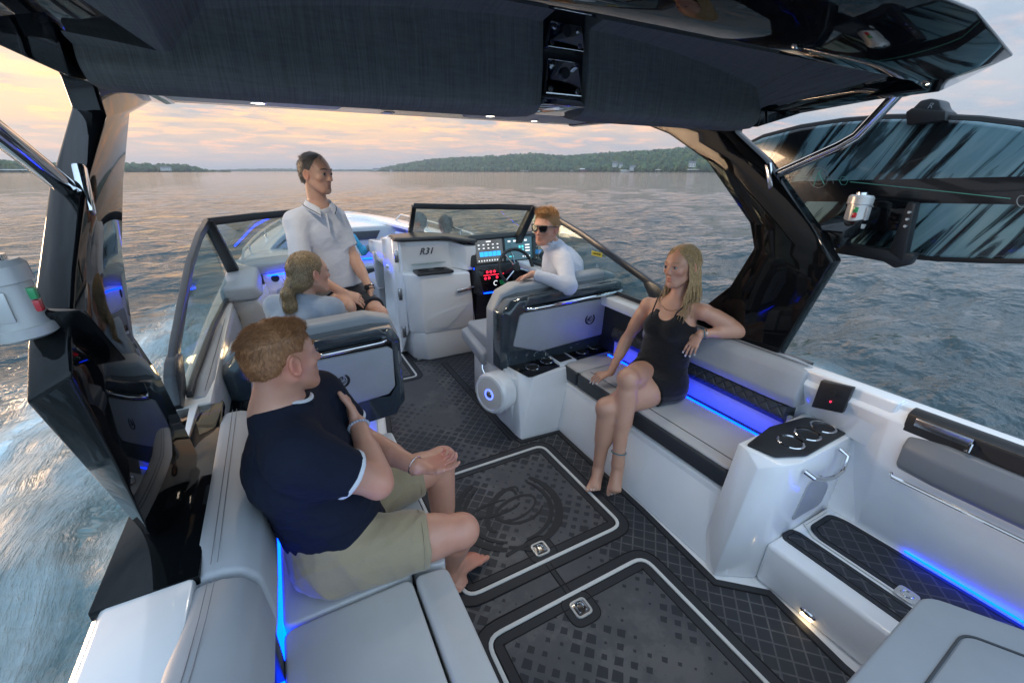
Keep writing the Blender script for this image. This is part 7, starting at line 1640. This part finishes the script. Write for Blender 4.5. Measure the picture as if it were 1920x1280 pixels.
# ---------------------------------------------------------------- 4: driver with sunglasses
M['skin4'] = skinmat('skin_sunburnt', (.58, .31, .22)); M['whitetop'] = clothmat('white_pullover', (.60, .64, .74)); M['hair4'] = hairmat('ginger_blond_hair', (.20, .095, .035), (.50, .29, .12))
def driver():
    e = person((2.0, 2.95, .6), 'driver in white pullover and sunglasses turned sideways in the helm seat')
    H = Frame((1.80, 2.82, 1.352), (-.80, -.42, -.02), (.06, 0, 1)); H.k = 1.10
    pel, wst, cst, nck = A3(2.08, 2.93, .68), A3(2.06, 2.89, .86), A3(1.99, 2.86, 1.03), A3(1.90, 2.84, 1.19)
    shl, shr = A3(1.875, 2.665, 1.105), A3(2.03, 3.02, 1.09)
    elr, wrr = A3(2.12, 3.12, .84), A3(2.03, 3.30, .80)
    ell, wll = A3(1.765, 2.445, .985), A3(1.565, 2.62, 1.06)
    hpl, hpr, knl, knr, anl, anr = A3(2.0, 2.86, .66), A3(2.02, 3.03, .66), A3(1.62, 3.05, .66), A3(1.70, 3.30, .66), A3(1.65, 3.25, .25), A3(1.75, 3.5, .25)
    U = nrm(shr - shl); B = Field(); B.cone(nck, H(0, -.02, -.05), .057, .056, .03); B.sweep(pel, wst, (.15, .12), (.14, .11), U, .05).sweep(wst, cst, (.14, .11), (.165, .11), U, .05).sweep(cst, nck - (nck - cst) * .25, (.165, .11), (.11, .06), U, .05)
    for s in (shr, shl): B.cone(nck - A3(0, 0, .02), s, .045, .05, .04)
    arm(B, shr, elr, wrr, 1.0); arm(B, shl, ell, wll, 1.0); leg_(B, hpr, knr, anr, 1.0); leg_(B, hpl, knl, anl, 1.0)
    hand(B, wll, (-.72, .52, -.42), (-.3, -.2, -.8), 1, (.5, .55, .6, .7), size=1.0); hand(B, wrr, (-.1, .3, .2), (-.1, .2, -.8), -1, (.9, 1, 1, 1.1), size=.98)
    foot(B, anl, anl + A3(-.05, .17, -.06)); foot(B, anr, anr + A3(-.05, .17, -.06)); head(B, H)
    put(e, 'body', B, 'skin4', .0052, spots=facespots(H) + [(H(0, .05, -.08), .05, (.98, .82, .72))])
    S = Field(); S.sweep(pel, wst, (.18, .17), (.172, .165), U, .05).sweep(wst, cst, (.172, .165), (.190, .155), U, .05).sweep(cst, nck - (nck - cst) * .12, (.190, .155), (.11, .08), U, .05)
    for s, el, wr in ((shr, elr, wrr), (shl, ell, wll)): S.cone(nck - A3(0, 0, .02), s, .06, .066, .05); S.cone(s, el, .066, .056, .045); S.cone(el, el + (wr - el) * .93, .056, .036, .035, 1)
    S.cone(nck - A3(0, 0, .01), H(0, -.02, -.105), .064, .060, .02, 1)
    put(e, 'pullover', S, 'whitetop', .0055, disp=folds(91, .0065, (26, 26, 34)))
    ringtube(e, 'collar', H(0, -.018, -.112), H.u - H.f * .25, .061, .009, 'whitetop', H.f)
    T = Field(); T.sweep(pel + A3(0, 0, -.05), pel + A3(0, 0, .07), (.17, .135), (.155, .12), U, .05)
    for hp, kn in ((hpr, knr), (hpl, knl)): T.cone(hp, hp + (kn - hp) * .7, .102, .085, .05, 1)
    put(e, 'shorts', T, 'darkshort', .008)
    def sh(F):
        F.ell(H(0, -.016, .034), A3(.079, .097, .094) * H.k, H.ax(), .01); F.ell(H(0, -.05, -.02), A3(.066, .055, .060) * H.k, H.ax(), .02); F.ell(H(0, .045, .10), A3(.05, .035, .03) * H.k, H.ax(), .02); F.ell(H(0, .122, .012), A3(.12, .060, .070) * H.k, H.ax(), .01, True)
        for s in (1, -1): F.ell(H(s * .085, .010, -.038), A3(.03, .038, .045) * H.k, H.ax(), .01, True)
    hairfit('hair', e, M['hair4'], H, sh, lambda r, f, u: u > -.05, 2600, lambda l: np.stack([0 * l[:, 0], .4 - .9 * (l[:, 1] < -.02), np.where(l[:, 2] > .05, .9, -.6)], 1), lambda l: np.where(l[:, 2] > .07, .038, .018)[:, None], .0011, lift=.55, jit=.35, curve=.0, seed=11)
    g = MB(); u = H
    for s in (1, -1):
        pts = [(s * .007, .026), (s * .060, .027), (s * .060, .004), (s * .050, -.016), (s * .018, -.016), (s * .008, .002)]
        F0 = lambda r, z, o: Vector(H(r, .108 - abs(r) ** 1.7 * 2.4 + o, z)); g.skin([F0(r, z, 0) for r, z in pts], [F0(r, z, -.003) for r, z in pts], 0)
        g.tube([F0(r, z, .001) for r, z in pts], .0032, 6, 1, closed=True)
        g.tube([Vector(H(s * .064, .088, .020)), Vector(H(s * .080, .04, .016)), Vector(H(s * .084, -.015, .008))], .0038, 6, 1)
    g.tube([Vector(H(-.012, .108, .022)), Vector(H(.012, .108, .022))], .004, 6, 1)
    g.build('sunglasses', ['shade', 'frame'], e)
driver()
# ---------------------------------------------------------------- 6, 7: two people in the bow, mostly hidden by the console
M['skin6'] = skinmat('skin_plain', (.48, .27, .19)); M['hair6'] = hairmat('grey_spiky_hair', (.16, .13, .11), (.38, .33, .30)); M['sock'] = clothmat('grey_knit', (.16, .19, .22)); M['shoeblue'] = pmat('bright_blue_mesh', (.03, .30, .50), .6, vary=.2, vscale=60); M['sole'] = pmat('white_rubber_sole', (.66, .68, .70), .5)
def bow_person(hc, f, label, knee=None, shoe=None, hk=1.0, hair='hair6', spike=False, shirt='polo'):
    hc = A3(*hc); e = person((hc[0], hc[1], .5), label); H = Frame(hc, f, (0, 0, 1)); H.k = hk
    nck = hc + A3(0, .01, -.17); pel = A3(hc[0], hc[1] + .12, .56); cst = nck * .62 + pel * .38
    U = H.r; shr, shl = nck + U * .17 - A3(0, 0, .08), nck - U * .17 - A3(0, 0, .08); B = Field(); ff = A3(H.f[0], H.f[1], 0)
    B.cone(nck, H(0, -.02, -.05), .055, .053, .03).sweep(pel, cst, (.15, .11), (.16, .11), U, .05).sweep(cst, nck - (nck - cst) * .25, (.16, .11), (.1, .06), U, .05)
    for s in (shr, shl): B.cone(nck - A3(0, 0, .02), s, .045, .05, .04)
    ends = []
    for s, sh in ((1, shr), (-1, shl)): el = sh + ff * .08 - A3(0, 0, .25) + U * s * .03; wr = el + ff * .22 - U * s * .1 + A3(0, 0, .02); arm(B, sh, el, wr, .95); hand(B, wr, ff - U * s * .4, (0, 0, -1), s, size=.95); ends.append((sh, el))
    if knee is not None:
        kn, an = A3(*knee[0]), A3(*knee[1]); leg_(B, pel - U * .09, kn, an, .92); leg_(B, pel + U * .09, kn + A3(.0, -.22, -.05), an + A3(.1, -.25, -.05), .92)
    else:
        for s in (1, -1): kn = pel + U * .09 * s + ff * .42; an = kn - A3(0, 0, .38) + ff * .05; leg_(B, pel + U * .09 * s, kn, an, .92); foot(B, an, an + ff * .16 - A3(0, 0, .05))
    head(B, H); put(e, 'body', B, 'skin6', .007, spots=facespots(H))
    S = Field(); S.sweep(pel, cst, (.165, .125), (.175, .122), U, .05).sweep(cst, nck - (nck - cst) * .2, (.175, .122), (.105, .068), U, .05)
    for sh, el in ends: S.cone(nck - A3(0, 0, .02), sh, .052, .06, .04); S.cone(sh, sh + (el - sh) * .6, .064, .058, .04, 1)
    put(e, 'shirt', S, shirt, .008, disp=folds(5, .004))
    T = Field(); T.sweep(pel + A3(0, 0, -.05), pel + A3(0, 0, .05), (.165, .13), (.155, .12), U, .05)
    for s in (1, -1): T.cone(pel + U * .09 * s, pel + U * .09 * s + ((A3(*knee[0]) - pel) * .6 if knee is not None else ff * .28), .1, .085, .05, 1)
    put(e, 'shorts', T, 'sock', .009)
    def sh_(F): F.ell(H(0, -.016, .034), A3(.079, .097, .094) * hk, H.ax(), .01); F.ell(H(0, -.05, -.02), A3(.066, .055, .060) * hk, H.ax(), .02); F.ell(H(0, .122, .012), A3(.12, .060, .070) * hk, H.ax(), .01, True)
    hairfit('hair', e, M[hair], H, sh_, lambda r, f_, u: u > -.03, 900, lambda l: np.stack([0 * l[:, 0], .1 + 0 * l[:, 1], .9 + 0 * l[:, 2]], 1), .04 if spike else .02, .0022, lift=.6 if spike else .25, jit=.3, curve=0, seed=13)
    if shoe is not None:
        an, toe = A3(*shoe[0]), A3(*shoe[1]); kn = A3(*knee[0]); d = nrm(an - kn); c = (an + toe) / 2; fv = nrm(toe - an); dn = nrm(d - fv * (d @ fv)); F = Field(); F.cone(an - d * .02, an + d * .03, .042, .040, .02).sweep(an + d * .035 - fv * .03, toe, (.040, .040), (.044, .026), np.cross(fv, d), .03)
        put(e, 'shoe', F, 'shoeblue', .006); G = Field(); G.sweep(an + d * .080 - fv * .055, toe + dn * .042, (.044, .014), (.047, .014), np.cross(fv, d), .01); put(e, 'sole', G, 'sole', .005)
        K = Field(); K.cone(an - d * .16, an - d * .01, .047, .040, .01, 3); put(e, 'sock', K, 'sock', .007)
        MB().tube([Vector(an + d * .03 - dn * .04 + fv * .02), Vector(an + d * .03 - dn * .03 + fv * .06 + np.cross(fv, d) * .03), Vector(an + d * .04 - dn * .03 + fv * .09)], .006, 6).build('laces', 'rubber', e)
kn = PY(740, 458, 5.55); an = PY(706, 462, 5.55)
bow_person((1.50, 5.22, 1.17), (-.9, .3, 0), 'person reclining in the bow with blue running shoe and grey sock showing', knee=((1.14, 5.5, .93), (.93, 5.55, .86)), shoe=((.90, 5.555, .85), (.795, 5.58, 1.02)), hk=.95)
bow_person((1.93, 5.45, 1.085), (.1, 1, 0), 'person in the bow of whom only a spiky grey crown shows over the console', hk=1.0, spike=True)
# ---------------------------------------------------------------- thin evening haze over the lake
def haze():
    m = bpy.data.materials.new('haze'); m.use_nodes = True; t = m.node_tree; t.nodes.clear()
    o = t.nodes.new('ShaderNodeOutputMaterial'); v = t.nodes.new('ShaderNodeVolumePrincipled'); v.inputs['Density'].default_value = .00018; v.inputs['Color'].default_value = (.80, .88, 1, 1); v.inputs['Anisotropy'].default_value = .2
    t.links.new(v.outputs[0], o.inputs['Volume']); M['haze'] = m
    tag(MB().box(-27000, 27000, -27000, 27000, SEA - 1.5, 120).build('haze', 'haze', None), kind='stuff')
haze()
